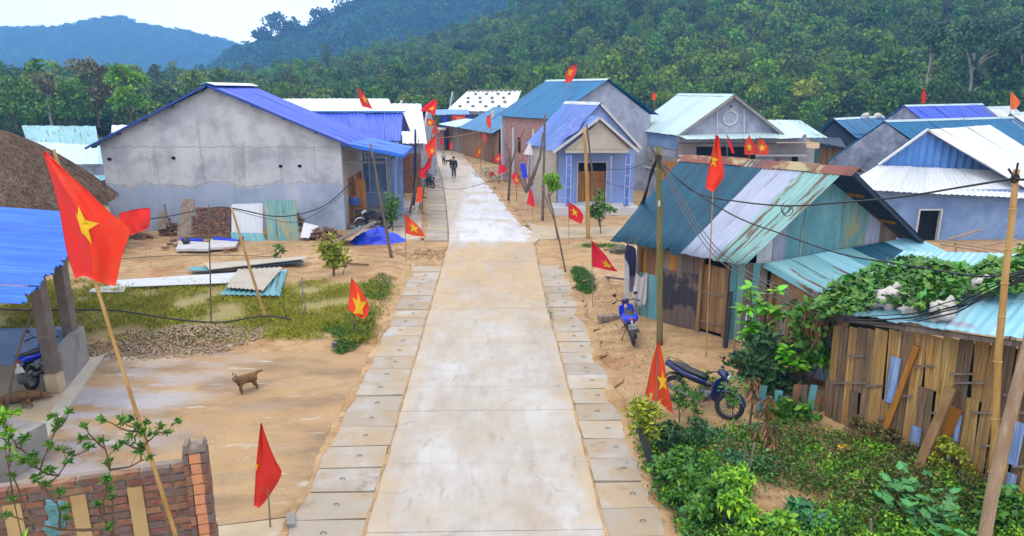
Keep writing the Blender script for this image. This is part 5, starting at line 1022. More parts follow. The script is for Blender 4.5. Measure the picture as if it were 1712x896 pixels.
# ================= BAMBOO HUT =================
Bm = thing('bamboo_hut', (8, 11.3, 0), 'hut walled with woven bamboo strips under a pale blue metal roof at the right', 'hut')
P0 = G(1388, 712); P1 = G(1722, 850); bd = (P1-P0).normalized(); bn = Vector((-bd.y, bd.x, 0)); LB = (P1-P0).length
def bz(s_): return lerp(U(1390, 545, P0.y).z, U(1700, 572, 9.9).z, s_/LB)
def col_s(px, py=640):
    # distance along the wall where the photo column px meets it
    r_ = ray(px, py); k = (r_[0]*P0.y-r_[1]*P0.x)/(r_[1]*bd.x-r_[0]*bd.y); return k
cols = [1384, 1398, 1412, 1426, 1442, 1457, 1479, 1501, 1521, 1543, 1570, 1598, 1623, 1650, 1672, 1694, 1716, 1740, 1766, 1800, 1840]
mm = ['mat_grey', 'mat_grey', 'mat_gold', 'mat_grey', 'mat_grey', 'mat_gold', 'mat_gold', 'mat_grey', 'mat_gold', 'mat_grey', 'mat_gold', 'mat_grey', 'mat_gold', 'mat_gold', 'mat_grey', 'mat_gold', 'mat_grey', 'mat_gold', 'mat_grey', 'mat_gold']
ss = [col_s(c) for c in cols]
for k in range(len(ss)-1):
    s0, s1 = ss[k], ss[k+1]; m_ = mm[k]; nsl = max(2, int((s1-s0)/.1)); lean = -.05+random.uniform(-.06, .03)
    z_t = bz((s0+s1)/2)
    zcuts = [.02, z_t] if k % 3 else [.02, z_t*random.uniform(.4, .6), z_t]
    for z0, z1 in zip(zcuts, zcuts[1:]):
        b = MB(); of = .02+.02*(k % 2)
        for j in range(nsl):
            a_, c_ = s0+(s1-s0)*j/nsl+.002, s0+(s1-s0)*(j+1)/nsl-random.uniform(.0, .005); o_ = -bn*(of+random.uniform(0, .008))
            p, q = P0+bd*a_+o_, P0+bd*c_+o_; lt = bd*lean; tz = z1+random.uniform(-.02, .02)
            b.slab([vz(p-lt*.5, z0), vz(q-lt*.5, z0), vz(q+lt*.5, tz), vz(p+lt*.5, tz)], .012, down=bn)
        b.build('bamboo_panel', M[m_ if z0 < .1 else ('mat_gold' if m_ == 'mat_grey' and random.random() < .5 else m_)], Bm)
for (x0, x1, y0, y1) in ((1483, 1508, 596, 672), (1519, 1544, 712, 760), (1572, 1602, 715, 770), (1592, 1606, 690, 735), (1690, 1714, 705, 775), (1676, 1702, 790, 845)):
    sa, sb = col_s((x0+x1)/2-8, (y0+y1)/2), col_s((x0+x1)/2+9, (y0+y1)/2)
    def zat(s_, py):
        p = P0+bd*s_; lo, hi = -1., 4.
        return U((x0+x1)/2, py, p.y).z
    b = MB(); o_ = -bn*.07; p, q = P0+bd*sa+o_, P0+bd*sb+o_; zb, zt_ = max(.02, zat((sa+sb)/2, y1)), zat((sa+sb)/2, y0)
    b.slab([vz(p, zb), vz(q, zb), vz(q, zt_), vz(p, zt_)], .012, down=bn); b.build('blue_panel', M['blue_panel'], Bm)
for (x0, x1, yy) in ((1393, 1452, 640), (1452, 1480, 645), (1500, 1528, 662), (1534, 1566, 612), (1590, 1630, 625), (1598, 1650, 640), (1625, 1660, 690), (1640, 1672, 745), (1472, 1500, 700), (1680, 1716, 660), (1690, 1716, 690), (1420, 1450, 595), (1560, 1592, 690), (1696, 1720, 780)):
    sa, sb = col_s(x0, yy), col_s(x1, yy); p, q = P0+bd*sa-bn*.075, P0+bd*sb-bn*.075; za, zb = U(x0, yy, p.y).z, U(x1, yy, q.y).z
    b = MB(); b.bar(vz(p, za), vz(q, zb), .02, .035); b.build('batten', M['wood_grey'], Bm)
b = MB(); b.slab([vz(P0+bn*.05, 0), vz(P0+bd*(ss[-1])+bn*.05, 0), vz(P0+bd*ss[-1]+bn*.05, bz(ss[-1])-.1), vz(P0+bn*.05, bz(0)-.05)], .02, down=bn); b.build('shade_backing', M['dark'], Bm)  # near-black sheet painted as shade behind the bamboo strips
wallplanks(Bm, P0+Vector((3.2, 3.4, 0)), P0, .02, 2.2, ['mat_grey', 'mat_gold'], .25)
# roof
f0, f1 = U(1377, 522, 12.9), U(1712, 568, 9.45); f1 = f1+(f1-f0)*.35; up_ = Vector((3.3, 3.0, .55)); b0, b1 = f0+up_, f1+up_
sheets(Bm, f0, f1, b1, b0, ['ice_roof']*6, .16, .008, rows=4, sag=.05, lip=.08)
rn = (f1-f0).cross(b0-f0).normalized(); rn = rn if rn.z > 0 else -rn
def roofpt(px, py, lift=0):
    q = ray(px, py); o = Vector((0, 0, CH)); d_ = Vector(q); t = (f0+rn*lift-o).dot(rn)/d_.dot(rn); return o+d_*t
bars('eave_pole', [(f0+Vector((.1, .1, -.12)), f1+Vector((.1, .1, -.12)))], .08, .08, 'wood_grey', Bm)
# sacks on the roof
for i, (px, py, a, c, lab) in enumerate(((1487, 512, .3, .24, 'crumpled white sack leftmost on the pale blue roof beside the vines'), (1520, 522, .17, .1, 'small flat grey bundle right of the leftmost roof sack'), (1576, 532, .22, .2, 'white and grey sack at the front edge of the pale blue roof'), (1636, 492, .22, .18, 'tan topped sack half in the vines on the pale blue roof'), (1690, 482, .26, .14, 'flat white sack farthest right on the pale blue roof'))):
    p = roofpt(px, py, .03); b = MB(); b.ball((0, 0, 0), (a, a*.75, c), 14, 10, .7, i*3+1); ob = b.build('sack', M['sack'], smooth=True); ob.location = p+Vector((0, 0, c*.5)); tag(ob, lab, 'sack', 'sacks holding down the pale blue roof')
    k = MB(); k.tube([(0, 0, c*.7), (.03, 0, c*1.05), (.12, 0, c*1.3)], [.05, .03, .07], 6); kk = k.build('sack_neck', M['sack'], ob)
# vine
Vn = thing('pumpkin_vine', roofpt(1540, 470), 'leafy pumpkin vine spreading over the roofs between the plank lean-to and the bamboo hut', 'vine')
poly = [(1362, 512), (1385, 482), (1430, 458), (1470, 440), (1520, 428), (1560, 432), (1590, 446), (1640, 440), (1720, 424), (1735, 480), (1660, 492), (1610, 486), (1600, 500), (1570, 515), (1520, 512), (1480, 505), (1440, 518), (1380, 526)]
def inpoly(x, y, P):
    c = False; j = len(P)-1
    for i in range(len(P)):
        if (P[i][1] > y) != (P[j][1] > y) and x < (P[j][0]-P[i][0])*(y-P[i][1])/(P[j][1]-P[i][1])+P[i][0]: c = not c
        j = i
    return c
def leafmesh(kind, m):
    b = MB(); vs = [(0, 0, 0)]
    if kind == 'pumpkin':
        for k in range(15):
            a = math.pi*2*k/15-math.pi/2; r_ = (.52+.1*math.cos(5*(a+math.pi/2)))*(1 if k else .22); vs.append((math.cos(a)*r_, .45+math.sin(a)*r_, -.18*(math.cos(a)**2)+(.05 if k % 3 == 0 else 0)))
        vs[0] = (0, .42, .06); n = 15
    else:
        prof = [(0, 0), (.22, .2), (.3, .45), (.22, .75), (0, 1), (-.22, .75), (-.3, .45), (-.22, .2)]; vs = [(0, .5, -.06)]
        for x, y in prof: vs.append((x*.8, y, abs(x)*.3-.25*y*y))
        n = 8
    b.add(vs, [(0, 1+k, 1+(k+1) % n) for k in range(n)]); return b.mesh('leaf', m)
lmv = [leafmesh('pumpkin', M['leaf_vine']) for _ in range(1)]; cnt = 0; tries = 0
while cnt < 295 and tries < 6000:
    tries += 1; px, py = random.uniform(1360, 1735), random.uniform(424, 524)
    if not inpoly(px, py, poly): continue
    lift = .1+.22*max(0, mnoise.noise(Vector((px/40, py/25, 0)))+.5)*random.uniform(.5, 1.2); p = roofpt(px, py, lift)
    ob = sub(Vn, 'leaf', lmv[0]); s_ = random.uniform(.15, .27); ob.location = p-Vector(Vn['_w']); ob.scale = (s_, s_, s_); ob.rotation_euler = (random.uniform(-.2, .95), random.gauss(0, .35), random.gauss(0, 1.0)+math.pi*(random.random() < .5)); cnt += 1
P = []
while len(P) < 4000:
    px, py = random.uniform(1360, 1735), random.uniform(424, 524)
    if inpoly(px, py, poly): P.append(roofpt(px, py, random.uniform(.02, .3)))
P = np.array(P); D = rng.normal(size=P.shape); D[:, 2] *= .4; V, F = upleaf(P, D, rng.uniform(.07, .16, len(P)), rng.uniform(.07, .14, len(P))); stuff(np_obj('small_leaves', V, F, M['leaf_mid'], Vn, np.repeat(rng.uniform(0, 1, len(P)), 4)))
P = []
for _ in range(900):   # hanging curtain over the left end
    p = roofpt(random.uniform(1345, 1400), random.uniform(500, 525), 0); P.append(p+Vector((random.uniform(-.35, .1), random.uniform(-.1, .2), -random.uniform(0, 1.1)**1.5)))
P = np.array(P); D = rng.normal(size=P.shape); D[:, 2] -= .7; V, F = leaf_quads(P, D, .16, .1); stuff(np_obj('hanging_leaves', V, F, M['leaf_mid'], Vn, np.repeat(rng.uniform(0, 1, len(P)), 4)))
b = MB()
for _ in range(60):
    p = roofpt(random.uniform(1362, 1400), random.uniform(515, 525), 0)+Vector((random.uniform(-.3, 0), 0, 0)); q = p+Vector((random.uniform(-.1, .1), random.uniform(-.1, .1), -random.uniform(.3, .9))); b.tube([p, lerp(p, q, .5)+Vector((random.uniform(-.1, .1), 0, 0)), q], .008, 4, cap=False)
stuff(b.build('dry_stems', M['wood'], Vn))
# support frame for the vine
# leaning timbers on the bamboo wall
for (x0, y0, x1, y1, wd, m, lab) in ((1533, 578, 1468, 738, .1, 'wood_orange', 'long thin timber leaning against the bamboo wall'), (1592, 648, 1530, 785, .15, 'wood', 'thick round-edged timber leaning against the bamboo wall'), (1597, 682, 1556, 770, .22, 'wood_orange', 'short wide plank leaning behind the thick timber on the bamboo wall')):
    s1 = col_s(x0, y0); p = P0+bd*s1-bn*.14; top = U(x0, y0, p.y); foot = G(x1, y1+12, .02); foot = vz(foot, .02)
    b = MB(); b.bar(foot, top, wd, .05 if wd != .15 else .12, up=bn); tag(b.build('leaning_timber', M[m]), lab, 'timber')
# corner: corrugated scrap, boards, gate
g1 = Vector((6.55, 13.4, 0)); k = thing('scrap_fence', g1, 'patched fence of scrap boards and grey sheet between the lean-to and the bamboo hut', 'fence')
p, q = U(1350, 600, 13.6), U(1392, 560, 13.2); corr(U(1352, 630, 13.6), U(1392, 640, 13.2), U(1392, 548, 13.2), U(1352, 545, 13.6), 7, .015, 2).build('metal_sheet', M['pale_roof'], k)
for i in range(9):
    px = 1268+i*14; p = G(px, 712-i*1.5); h_ = random.uniform(.55, .95); b = MB(); b.box((p.x, p.y, h_/2), (.14, .025, h_), rz=-.1, ry=random.uniform(-.08, .08)); b.build('board', M[['teal_sheet', 'wood_grey', 'aqua', 'teal_sheet', 'wood', 'wood_grey', 'aqua', 'wood', 'wood'][i]], k)
for a_, c_ in (((1300, 650), (1352, 560)), ((1352, 640), (1385, 705)), ((1345, 700), (1395, 560))):
    b = MB(); b.tube([U(a_[0], a_[1], 13.6), U(c_[0], c_[1], 13.4)], .025, 6); b.build('pole', M['pole_grey'], k)
b = MB(); p, q = U(1334, 612, 14.3), U(1384, 610, 13.9); b.slab([vz(p, .1), vz(q, .1), vz(q, 1.0), vz(p, 1.0)], .03, down=(0, 1, 0)); b.build('wood_panel', M['wood'], k)
# drying rack in front of W house
k = thing('drying_rack', vz(G(1600, 440), 0), 'rough bamboo drying rack with dark cloths in front of the blue-grey wall at right', 'rack')
b = MB()
Yr = 26.5
for a_, c_ in (((1570, 402), (1680, 420)), ((1572, 408), (1692, 428)), ((1598, 404), (1590, 440)), ((1640, 412), (1700, 400)), ((1690, 400), (1690, 450)), ((1585, 400), (1640, 384))):
    p_ = MB(); p_.tube([U(*a_, Yr), U(*c_, Yr-.5)], .04, 6); p_.build('pole', M['bamboo_pale'], k)
p_ = MB(); q = U(1598, 410, Yr); p_.tube([vz(q, -.1), q], .05, 6); p_.build('pole', M['bamboo_pale'], k)
for i in range(5): cloth('hanging_cloth', [[(1638+i*12, 424), (1648+i*12, 425)], [(1638+i*12, 436), (1648+i*12, 438)]], Yr-.3-.05*i, ['navycloth', 'jacket', 'red', 'shirtblue', 'navycloth'][i], ['dark navy cloth on the drying rack, nearest the wall door', 'charcoal cloth beside the navy one on the drying rack', 'small dull red cloth in the middle of the drying rack', 'blue cloth right of the red one on the drying rack', 'navy cloth at the right end of the drying rack'][i], 'cloth', .02, 'cloths drying on the rack')
# ================= BRICK WALL bottom left =================
k = thing('brick_wall', (-5, 7, 0), 'dark red and grey brick wall with sandy strips and a pale end pier', 'wall')
Wr_, Wl_ = G(314, 772, 2.2), G(-60, 824, 2.2); wd_ = (Wl_-Wr_).normalized(); wn = Vector((wd_.y, -wd_.x, 0)); wn = wn if wn.y > 0 else -wn; LWk = (Wl_-Wr_).length
b = MB(); b.slab([vz(Wr_-wn*.032, 0), vz(Wl_-wn*.032, 0), vz(Wl_-wn*.032, 2.17), vz(Wr_-wn*.032, 2.17)], .2, down=wn); b.build('mortar_core', M['mortar'], k)
bw, bh = .325, .1; bme = MB().box((0, 0, 0), (bw-.022, .1, bh-.03)).mesh('brick', M['brick']); strips = [(.52, .68), (1.12, 1.28), (1.78, 1.96)]
nr_ = 12; rr_ = 0
ang = math.atan2(wd_.y, wd_.x)
for r_ in range(nr_):
    z = 2.2-bh*(r_+.5); s_ = .0 if r_ % 2 else -.16
    while s_ < LWk:
        s0, s1 = s_, s_+bw+.014; s_ = s1; c_ = (s0+s1)/2
        if c_ < -.02: continue
        ob = sub(k, 'brick', bme); p = Wr_+wd_*c_-wn*random.uniform(.0, .014); ob.location = vz(p, z)-Vector(k['_w']); ob.rotation_euler = (random.gauss(0, .01), random.gauss(0, .008), ang)
for a_, e_ in strips:
    b = MB(); b.box(vz(Wr_+wd_*(a_+e_)/2-wn*.03, 1.0), (e_-a_, .08, 2.0-.01), rz=ang); b.build('render_strip', M['strip'], k)
pc = Wr_-wd_*.13; pm = MB().box((0, 0, 0), (.13, .2, .125)).mesh('pier_brick', M['brick_pale']); pd = MB().box((0, 0, 0), (.06, .22, .125)).mesh('pier_brick', M['brick'])
for r_ in range(17):
    z = 2.28-.14*r_
    for me_, dx in ((pm, .03), (pd, .13), (pd, -.065)):
        ob = sub(k, 'pier_brick', me_); ob.location = vz(pc+wd_*dx+Vector((random.uniform(-.008, .008), -.0, 0)), z)-Vector(k['_w']); ob.rotation_euler.z = ang+random.uniform(-.03, .03)
b = MB(); b.box(vz(pc+wd_*.03, 1.1), (.2, .14, 2.3), rz=ang); b.build('pier_core', M['mortar'], k)
b = MB(); b.box(vz(pc+wd_*.03, 2.39), (.25, .23, .05), rz=ang); b.box(vz(pc+wd_*.12, 2.44), (.05, .22, .06), rz=ang); b.box(vz(pc-wd_*.05, 2.44), (.05, .22, .06), rz=ang); b.build('pier_cap', M['mortar'], k)
# ================= FLAGS =================
def catm(P, t):
    n = len(P)-1; x = min(max(t, 0), 1)*n; i = min(int(x), n-1); f = x-i
    p0 = P[i-1] if i else P[0]*2-P[1]; p3 = P[i+2] if i+2 <= n else P[n]*2-P[n-1]; p1, p2 = P[i], P[i+1]
    return p1*.5*2*1.0*(1) if n == 0 else .5*((p1*2)+(p2-p0)*f+(p0*2-p1*5+p2*4-p3)*f*f+(p1*3-p0-p2*3+p3)*f**3)
def flag(label, Y, rows, pole, star=None, poleY=None, r=.02, m='red', group='red flags with yellow stars', nu=14, nv=18, ripple=.04, polem='bamboo', cat='flag', base=None, backm=None, split=None, pback=.05):
    """rows: photo points of the cloth (top row first) at depth Y; pole: (top px, foot px) -> foot on the ground"""
    (tx, ty), (fx, fy) = pole; top = U(tx, ty, Y); 
    if base is None: foot = Gt(fx, fy)
    else: foot = Vector(base)
    root = thing('flag', foot, label, cat, group); b = MB(); n = 6; mid = [lerp(foot, top, i/n) for i in range(n+1)]
    mid = [p+Vector((.02*mnoise.noise(p), 0, 0)) for p in mid]; b.tube([p+Vector((0, pback*i/n, 0)) for i, p in enumerate(mid)], [r*(1-.4*i/n) for i in range(n+1)], 6); b.build('pole', M[polem], root)
    g = [[U(q[0], q[1], Y+(q[2] if len(q) > 2 else 0)) for q in row] for row in rows]; sd = random.random()*20
    L_ = (top-foot).length
    def Sf(u, v):
        p = catm([catm(row, u) for row in g], v); hgt = (g[0][0]-g[-1][0]).length
        return p+Vector((0, ripple*hgt*(math.sin(u*7+v*3+sd)+.5*math.sin(u*13-v*5+sd))*min(1, u*2+.2), 0))
    vs = [Sf(i/nu, j/nv) for j in range(nv+1) for i in range(nu+1)]; W_ = nu+1
    def surf(u0, u1, name, mm):
        i0, i1 = round(u0*nu), round(u1*nu); b = MB(); vv = [vs[j*W_+i] for j in range(nv+1) for i in range(i0, i1+1)]; w_ = i1-i0+1; N_ = len(vv)
        fs = [(j*w_+i, j*w_+i+1, (j+1)*w_+i+1, (j+1)*w_+i) for j in range(nv) for i in range(w_-1)]; ed = []
        ring_ = [i for i in range(w_)]+[j*w_+w_-1 for j in range(1, nv+1)]+[nv*w_+i for i in range(w_-2, -1, -1)]+[j*w_ for j in range(nv-1, 0, -1)]
        b.add(vv+[p+Vector((0, .006, 0)) for p in vv], fs+[tuple(k+N_ for k in reversed(f)) for f in fs]+[(ring_[k], ring_[(k+1) % len(ring_)], ring_[(k+1) % len(ring_)]+N_, ring_[k]+N_) for k in range(len(ring_))])
        return b.build(name, M[mm], root, smooth=True)
    if split: surf(0, split, 'cloth_fold', backm); cl = surf(split, 1, 'cloth', m)
    else: cl = surf(0, 1, 'cloth', m)
    if star:
        su, sv, ru, rv = star[:4]; rot = star[4] if len(star) > 4 else 0; um = star[5] if len(star) > 5 else 0
        b = MB()
        for sgn, o in ((-1, -.014 if Y > 10 else -.035), (1, .02 if Y > 10 else .04)):
            pts = [(0, 0)]+[((1 if k % 2 == 0 else .4)*math.sin(math.pi*k/5+rot), -(1 if k % 2 == 0 else .4)*math.cos(math.pi*k/5+rot)) for k in range(10)]
            vv = []
            for q in (1.0, .55):
                for (x, y) in pts[1:]: vv.append(Sf(max(um, min(1, su+x*ru*q)), max(0, min(1, sv+y*rv*q)))+Vector((0, o, 0)))
            vv.append(Sf(su, sv)+Vector((0, o, 0))); b.add(vv, [(k, (k+1) % 10, 10+(k+1) % 10, 10+k) for k in range(10)]+[(10+k, 10+(k+1) % 10, 20) for k in range(10)])
        b.build('star', M['yellow'], cl)
    return root
# big flag left: pole leans, backlit fold, its glow painted paler, hangs left of the pole
fY = 7.1
pt, pb = U(74, 254, fY), U(290, 896, 6.75); foot = pb+(pb-pt).normalized()*(pb.z/abs((pb-pt).normalized().z))
flag('largest red flag, on a long leaning bamboo pole at the left, partly furled', fY,
     [[(71, 254), (73, 254), (75, 254), (79, 257), (84, 262)], [(86, 300, .1), (94, 300, 0), (102, 305, -.1), (118, 300), (142, 314)], [(98, 345, .1), (113, 340, 0), (128, 345, -.14), (152, 344), (186, 357)], [(106, 390, .1), (126, 385, 0), (146, 392, -.14), (180, 385), (218, 379)],
      [(113, 425, .1), (133, 428, 0), (158, 436, -.1), (182, 432), (205, 425)], [(126, 466, .05), (138, 462, 0), (158, 468, -.05), (176, 474), (193, 478)]],
     ((74, 252), (0, 0)), (.475, .53, .25, .145, .35, .43), base=foot, pback=.14, r=.026, m='red', backm='redpale', split=.4286, nu=21, nv=24, ripple=.012)
b = 'small red flag with a '
flag('plain red flag with a white top edge behind the big furled flag at left', 20, [[(198, 357), (225, 350), (252, 347)], [(205, 376), (228, 370), (251, 366)], [(219, 393), (232, 388), (248, 382)]], ((197, 354), (208, 420)), r=.02)
flag('red flag hanging straight down in the yard corner at the bottom left of the road', 9.4, [[(436, 708), (437, 708), (439, 709)], [(432, 740), (440, 742), (450, 744)], [(428, 778), (443, 778), (460, 772)], [(426, 812), (440, 812), (469, 796)], [(424, 846), (436, 846), (450, 830)]], ((438, 716), (452, 884)), (.03, .5, .17, .06, 0), r=.014, polem='wood_grey', ripple=.02)
flag('red flag with a clear star on a short stick in the left grass', 17.6, [[(587, 466), (588, 466), (590, 467)], [(585, 490), (597, 488), (606, 490)], [(582, 516), (600, 524), (617, 514)], [(590, 520), (600, 530), (611, 533)]], ((587, 464), (591, 560)), (.55, .55, .42, .26, .2), r=.013, polem='wood_grey')
flag('red flag slanting down in front of the blue tarp by the road at left', 27, [[(676, 357), (678, 358), (680, 359)], [(677, 372), (688, 376), (699, 378)], [(677, 390), (693, 394), (711, 396)]], ((677, 355), (679, 437)), (.6, .62, .33, .3, .2), r=.015, polem='wood_grey')
flag('small pointed red flag between the light blue house and the road', 34.5, [[(886, 314), (887, 315), (888, 316)], [(883, 330), (887, 330), (892, 330)], [(880, 341), (887, 343), (894, 347)]], ((886, 313), (892, 370)), r=.015, polem='wood_grey')
flag('square-hanging red flag with a clear star before the light blue house plinth', 31, [[(950, 337), (957, 341), (965, 346)], [(950, 350), (962, 355), (975, 359)], [(950, 364), (962, 370), (972, 374)]], ((950, 335), (951, 408)), (.45, .5, .3, .3, 0), r=.015, polem='wood_grey')
flag('red flag on a thin stick just left of the hut with the hanging jacket', 21.6, [[(988, 402), (989, 402), (991, 403)], [(989, 418), (1000, 422), (1012, 426)], [(989, 434), (1008, 441), (1024, 444)], [(989, 446), (1010, 450), (1034, 455)]], ((989, 400), (991, 513)), (.7, .68, .28, .22, .3), r=.015, polem='wood_grey')
flag('red flag hanging in a tall triangle beside the parked black motorbike at the garden edge', 12.2, [[(1099, 573), (1101, 573), (1103, 574)], [(1090, 605), (1102, 608), (1112, 615)], [(1082, 645), (1100, 650), (1118, 650)], [(1077, 665), (1098, 672), (1127, 694)]], ((1100, 580), (1096, 735)), (.72, .55, .34, .17, 0), r=.014, polem='wood_grey', ripple=.02)
flag('long red flag on a tall thin bamboo pole in front of the hut roof', 15.6, [[(1197, 226), (1199, 226), (1200, 227)], [(1190, 255), (1199, 257), (1206, 260)], [(1184, 285), (1196, 288), (1212, 294)], [(1180, 314), (1190, 320), (1197, 318)]], ((1198, 224), (1180, 596)), (.3, .47, .32, .15, 0), r=.018, polem='bamboo')
for (xa, ya, xb, yb, x2, lab, st) in ((1216, 226, 1228, 256, 1221, 'narrow red flag seen edge-on behind the rusty hut ridge', None), (1253, 227, 1262, 258, 1245, 'red flag left of the pair rising behind the rusty hut ridge', 1), (1271, 230, 1285, 258, 1265, 'red flag right of the pair rising behind the rusty hut ridge', 1)):
    flag(lab, 27, [[(xa-1, ya), (xa, ya), (xa+1, ya)], [(x2, (ya+yb)/2), ((x2+xb)/2, (ya+yb)/2), (xb, (ya+yb)/2+2)], [(x2, yb), ((x2+xb)/2, yb+1), (xb, yb)]] if st else [[(xa, ya), (xa+1, ya+2)], [(xa+2, ya+14), (xa+8, ya+18)], [(xa+8, yb), (xb, yb)]], ((xa, ya-2), (xa, 425)), (.45, .6, .32, .25, 0) if st else None, r=.02, polem='wood_grey')
flag('red flag on the ridge of the turquoise-blue roof', 48, [[(962, 107), (963, 108), (964, 108)], [(947, 118), (955, 120), (963, 122)], [(945, 136), (950, 139), (957, 134)]], ((963, 105), (0, 0)), (.4, .5, .32, .28, 0), base=U(930, 196, 48), r=.02, polem='bamboo', nu=8, nv=8)
flag('tiny far red flag on a thin pole against the forest right of the turquoise-blue roof', 60, [[(1090, 156), (1097, 155)], [(1090, 167), (1097, 166)]], ((1093, 154), (0, 0)), base=Vector((14.5, 60, 0)), r=.03, nu=5, nv=5)
flag('furled red flag against the dark forest above the ultramarine roof', 56, [[(1543, 148), (1545, 148)], [(1541, 162), (1549, 160)], [(1541, 172), (1547, 172)]], ((1544, 146), (0, 0)), base=Vector((35.5, 56, 0)), r=.03, nu=5, nv=5)
flag('plain orange flag against the dark forest at the upper right edge', 50, [[(1690, 154), (1692, 154)], [(1689, 168), (1706, 170)], [(1690, 182), (1696, 184)]], ((1690, 153), (0, 0)), base=Vector((38.6, 50, 0)), r=.03, m='orange', nu=5, nv=5, group='flags of the village')
flag('red flag above the white roof behind the ultramarine roofed wing', 50, [[(600, 147), (601, 147), (602, 148)], [(601, 165), (607, 162), (613, 163)], [(606, 178), (614, 180), (623, 182)]], ((599, 145), (0, 0)), (.6, .6, .33, .25, .2), base=Vector((-11, 50, 0)), r=.025, nu=8, nv=8)
FL = [('topmost red flag over the road end, blown to a point on the left', 34, [[(727, 166), (729, 166), (731, 167)], [(712, 175), (720, 177), (730, 178)], [(703, 186), (712, 184), (728, 186)], [(719, 184), (722, 190), (727, 194)]], ((731, 164), (704, 352)), (.75, .5, .2, .2, 0)),
 ('small bunched red flag just below the topmost one over the road end', 40, [[(713, 199), (720, 199), (727, 201)], [(713, 205), (720, 206), (728, 206)], [(715, 210), (720, 211), (725, 210)]], ((727, 198), (703, 330)), (.4, .45, .35, .4, 0)),
 ('small red flag beside the tan far wall, third from the top of the column', 44, [[(727, 209), (729, 209), (731, 211)], [(724, 216), (728, 216), (732, 218)], [(722, 223), (727, 225), (731, 223)]], ((731, 208), (714, 318)), None),
 ('red flag with a large star in the middle of the flag column over the road', 33, [[(726, 227), (727, 228), (729, 230)], [(714, 240), (721, 244), (728, 246)], [(710, 247), (718, 254), (726, 258)], [(715, 258), (717, 264), (720, 266)]], ((728, 226), (699, 356)), (.75, .55, .25, .2, 0)),
 ('crumpled red flag below the large-starred one, touching the parked motorbike', 34.5, [[(718, 263), (720, 264), (722, 265)], [(710, 277), (715, 278), (720, 280)], [(701, 285), (708, 287), (714, 286)], [(701, 296), (706, 297), (712, 297)]], ((721, 262), (700, 350)), None),
 ('dark red flag hanging lowest in the column by the poles left of the road', 33.8, [[(697, 312), (701, 311), (706, 312)], [(697, 325), (701, 325), (706, 326)], [(694, 338), (699, 338), (704, 336)]], ((706, 308), (702, 357)), None),
 ('small red flag with a gold edge before the wooden houses', 58, [[(801, 243), (803, 244)], [(797, 254), (804, 256)], [(794, 263), (802, 261)]], ((803, 242), (804, 283)), (.6, .4, .4, .3, 0)),
 ('crumpled red flag left of the brick house corner', 50, [[(834, 256), (838, 258)], [(826, 265), (838, 266)], [(827, 271), (836, 270)]], ((837, 254), (838, 296)), (.5, .5, .4, .3, 0)),
 ('plain red flag blown right beside the brick house corner', 46, [[(834, 272), (838, 274)], [(834, 282), (848, 281)], [(832, 291), (844, 288)]], ((835, 270), (834, 306)), None),
 ('red and gold flag on the bank left of the light blue house wall', 38, [[(858, 289), (863, 288)], [(856, 298), (866, 300)], [(862, 308), (868, 309)]], ((862, 286), (864, 336)), (.7, .6, .35, .35, 0)),
 ('faded red and white flag on a white post before the wooden houses', 60, [[(814, 194), (820, 192)], [(813, 205), (821, 206)], [(816, 213), (819, 215)]], ((820, 190), (822, 272)), None),
 ('thin red flag against the plank wall, left of the faded one', 60, [[(808, 222), (813, 224)], [(807, 230), (814, 232)], [(810, 239), (813, 239)]], ((811, 220), (812, 275)), None),
 ('far red flag hanging by the dark plank door', 72, [[(753, 236), (757, 236)], [(751, 243), (757, 244)], [(752, 250), (755, 250)]], ((755, 234), (756, 262)), None),
 ('far orange-red flag before the tan wall', 74, [[(735, 228), (738, 229)], [(735, 236), (740, 238)], [(736, 242), (739, 241)]], ((738, 226), (738, 256)), None)]
for lab, Y, rows, pole, st in FL: flag(lab, Y, rows, pole, st, r=.025 if Y > 45 else .02, nu=9, nv=9, polem='wood_grey')

# ================= POLES AND CABLES =================
def pole(name, label, pts, r, m, cat='pole', group=None, nodes=0, seg=8, extra=None):
    root = thing(name, pts[0], label, cat, group); n = 14; P = []; Rr = []
    for i in range(n+1):
        t = i/n; p = catm([Vector(q) for q in pts], t); P.append(p+Vector((1, .5, 0))*.35*r[0]*mnoise.noise(p*1.5)); Rr.append(lerp(r[0], r[1], t))
    b = MB(); b.tube(P, Rr, seg)
    b.build('shaft', M[m], root, smooth=True)
    if nodes:
        L_ = (P[-1]-P[0]).length; k = int(L_/nodes); b = MB()
        for i in range(1, k):
            t = i/k+.01*math.sin(i*5); p = P[0]+(P[-1]-P[0])*t; j = min(n-1, int(t*n)); q = lerp(P[j], P[j+1], t*n-j); d = (P[j+1]-P[j]).normalized(); rr = lerp(r[0], r[1], t)
            b.tube([q-d*.012, q, q+d*.012], [rr*1.02, rr*1.22, rr*1.02], seg)
        b.build('node', M[m], root)
    if extra: extra(root)
    return root
f = Gt(655, 430); pole('leaning_pole', 'bare wooden pole leaning left, its foot by the crumpled blue tarp', [f-Vector((0, 0, .2)), U(619, 240, f.y)], (.07, .04), 'pole_grey', nodes=0)
f = Gt(447, 533); pole('leaning_pole', 'bamboo stake leaning left over the stacked roofing sheets', [f-Vector((0, 0, .2)), U(386, 345, f.y)], (.05, .03), 'bamboo', nodes=.4)
f = Gt(352, 537); pole('thin_pole', 'thin upright stake in the grass behind the pile of rubble', [f-Vector((0, 0, .2)), U(349, 342, f.y)], (.022, .018), 'pole_grey')
f = Gt(907, 368)
def xb(root):
    b = MB(); b.tube([U(893, 338, 33.2), U(899, 285, 33.6), U(903, 240, 33.8)], [.05, .04, .02], 6); b.build('side_pole', M['pole_grey'], root)
pole('utility_pole', 'thin grey wooden pole in front of the left wall of the light blue house', [f-Vector((0, 0, .2)), U(911, 190, f.y)], (.08, .05), 'pole_grey')
f = Gt(984, 398)
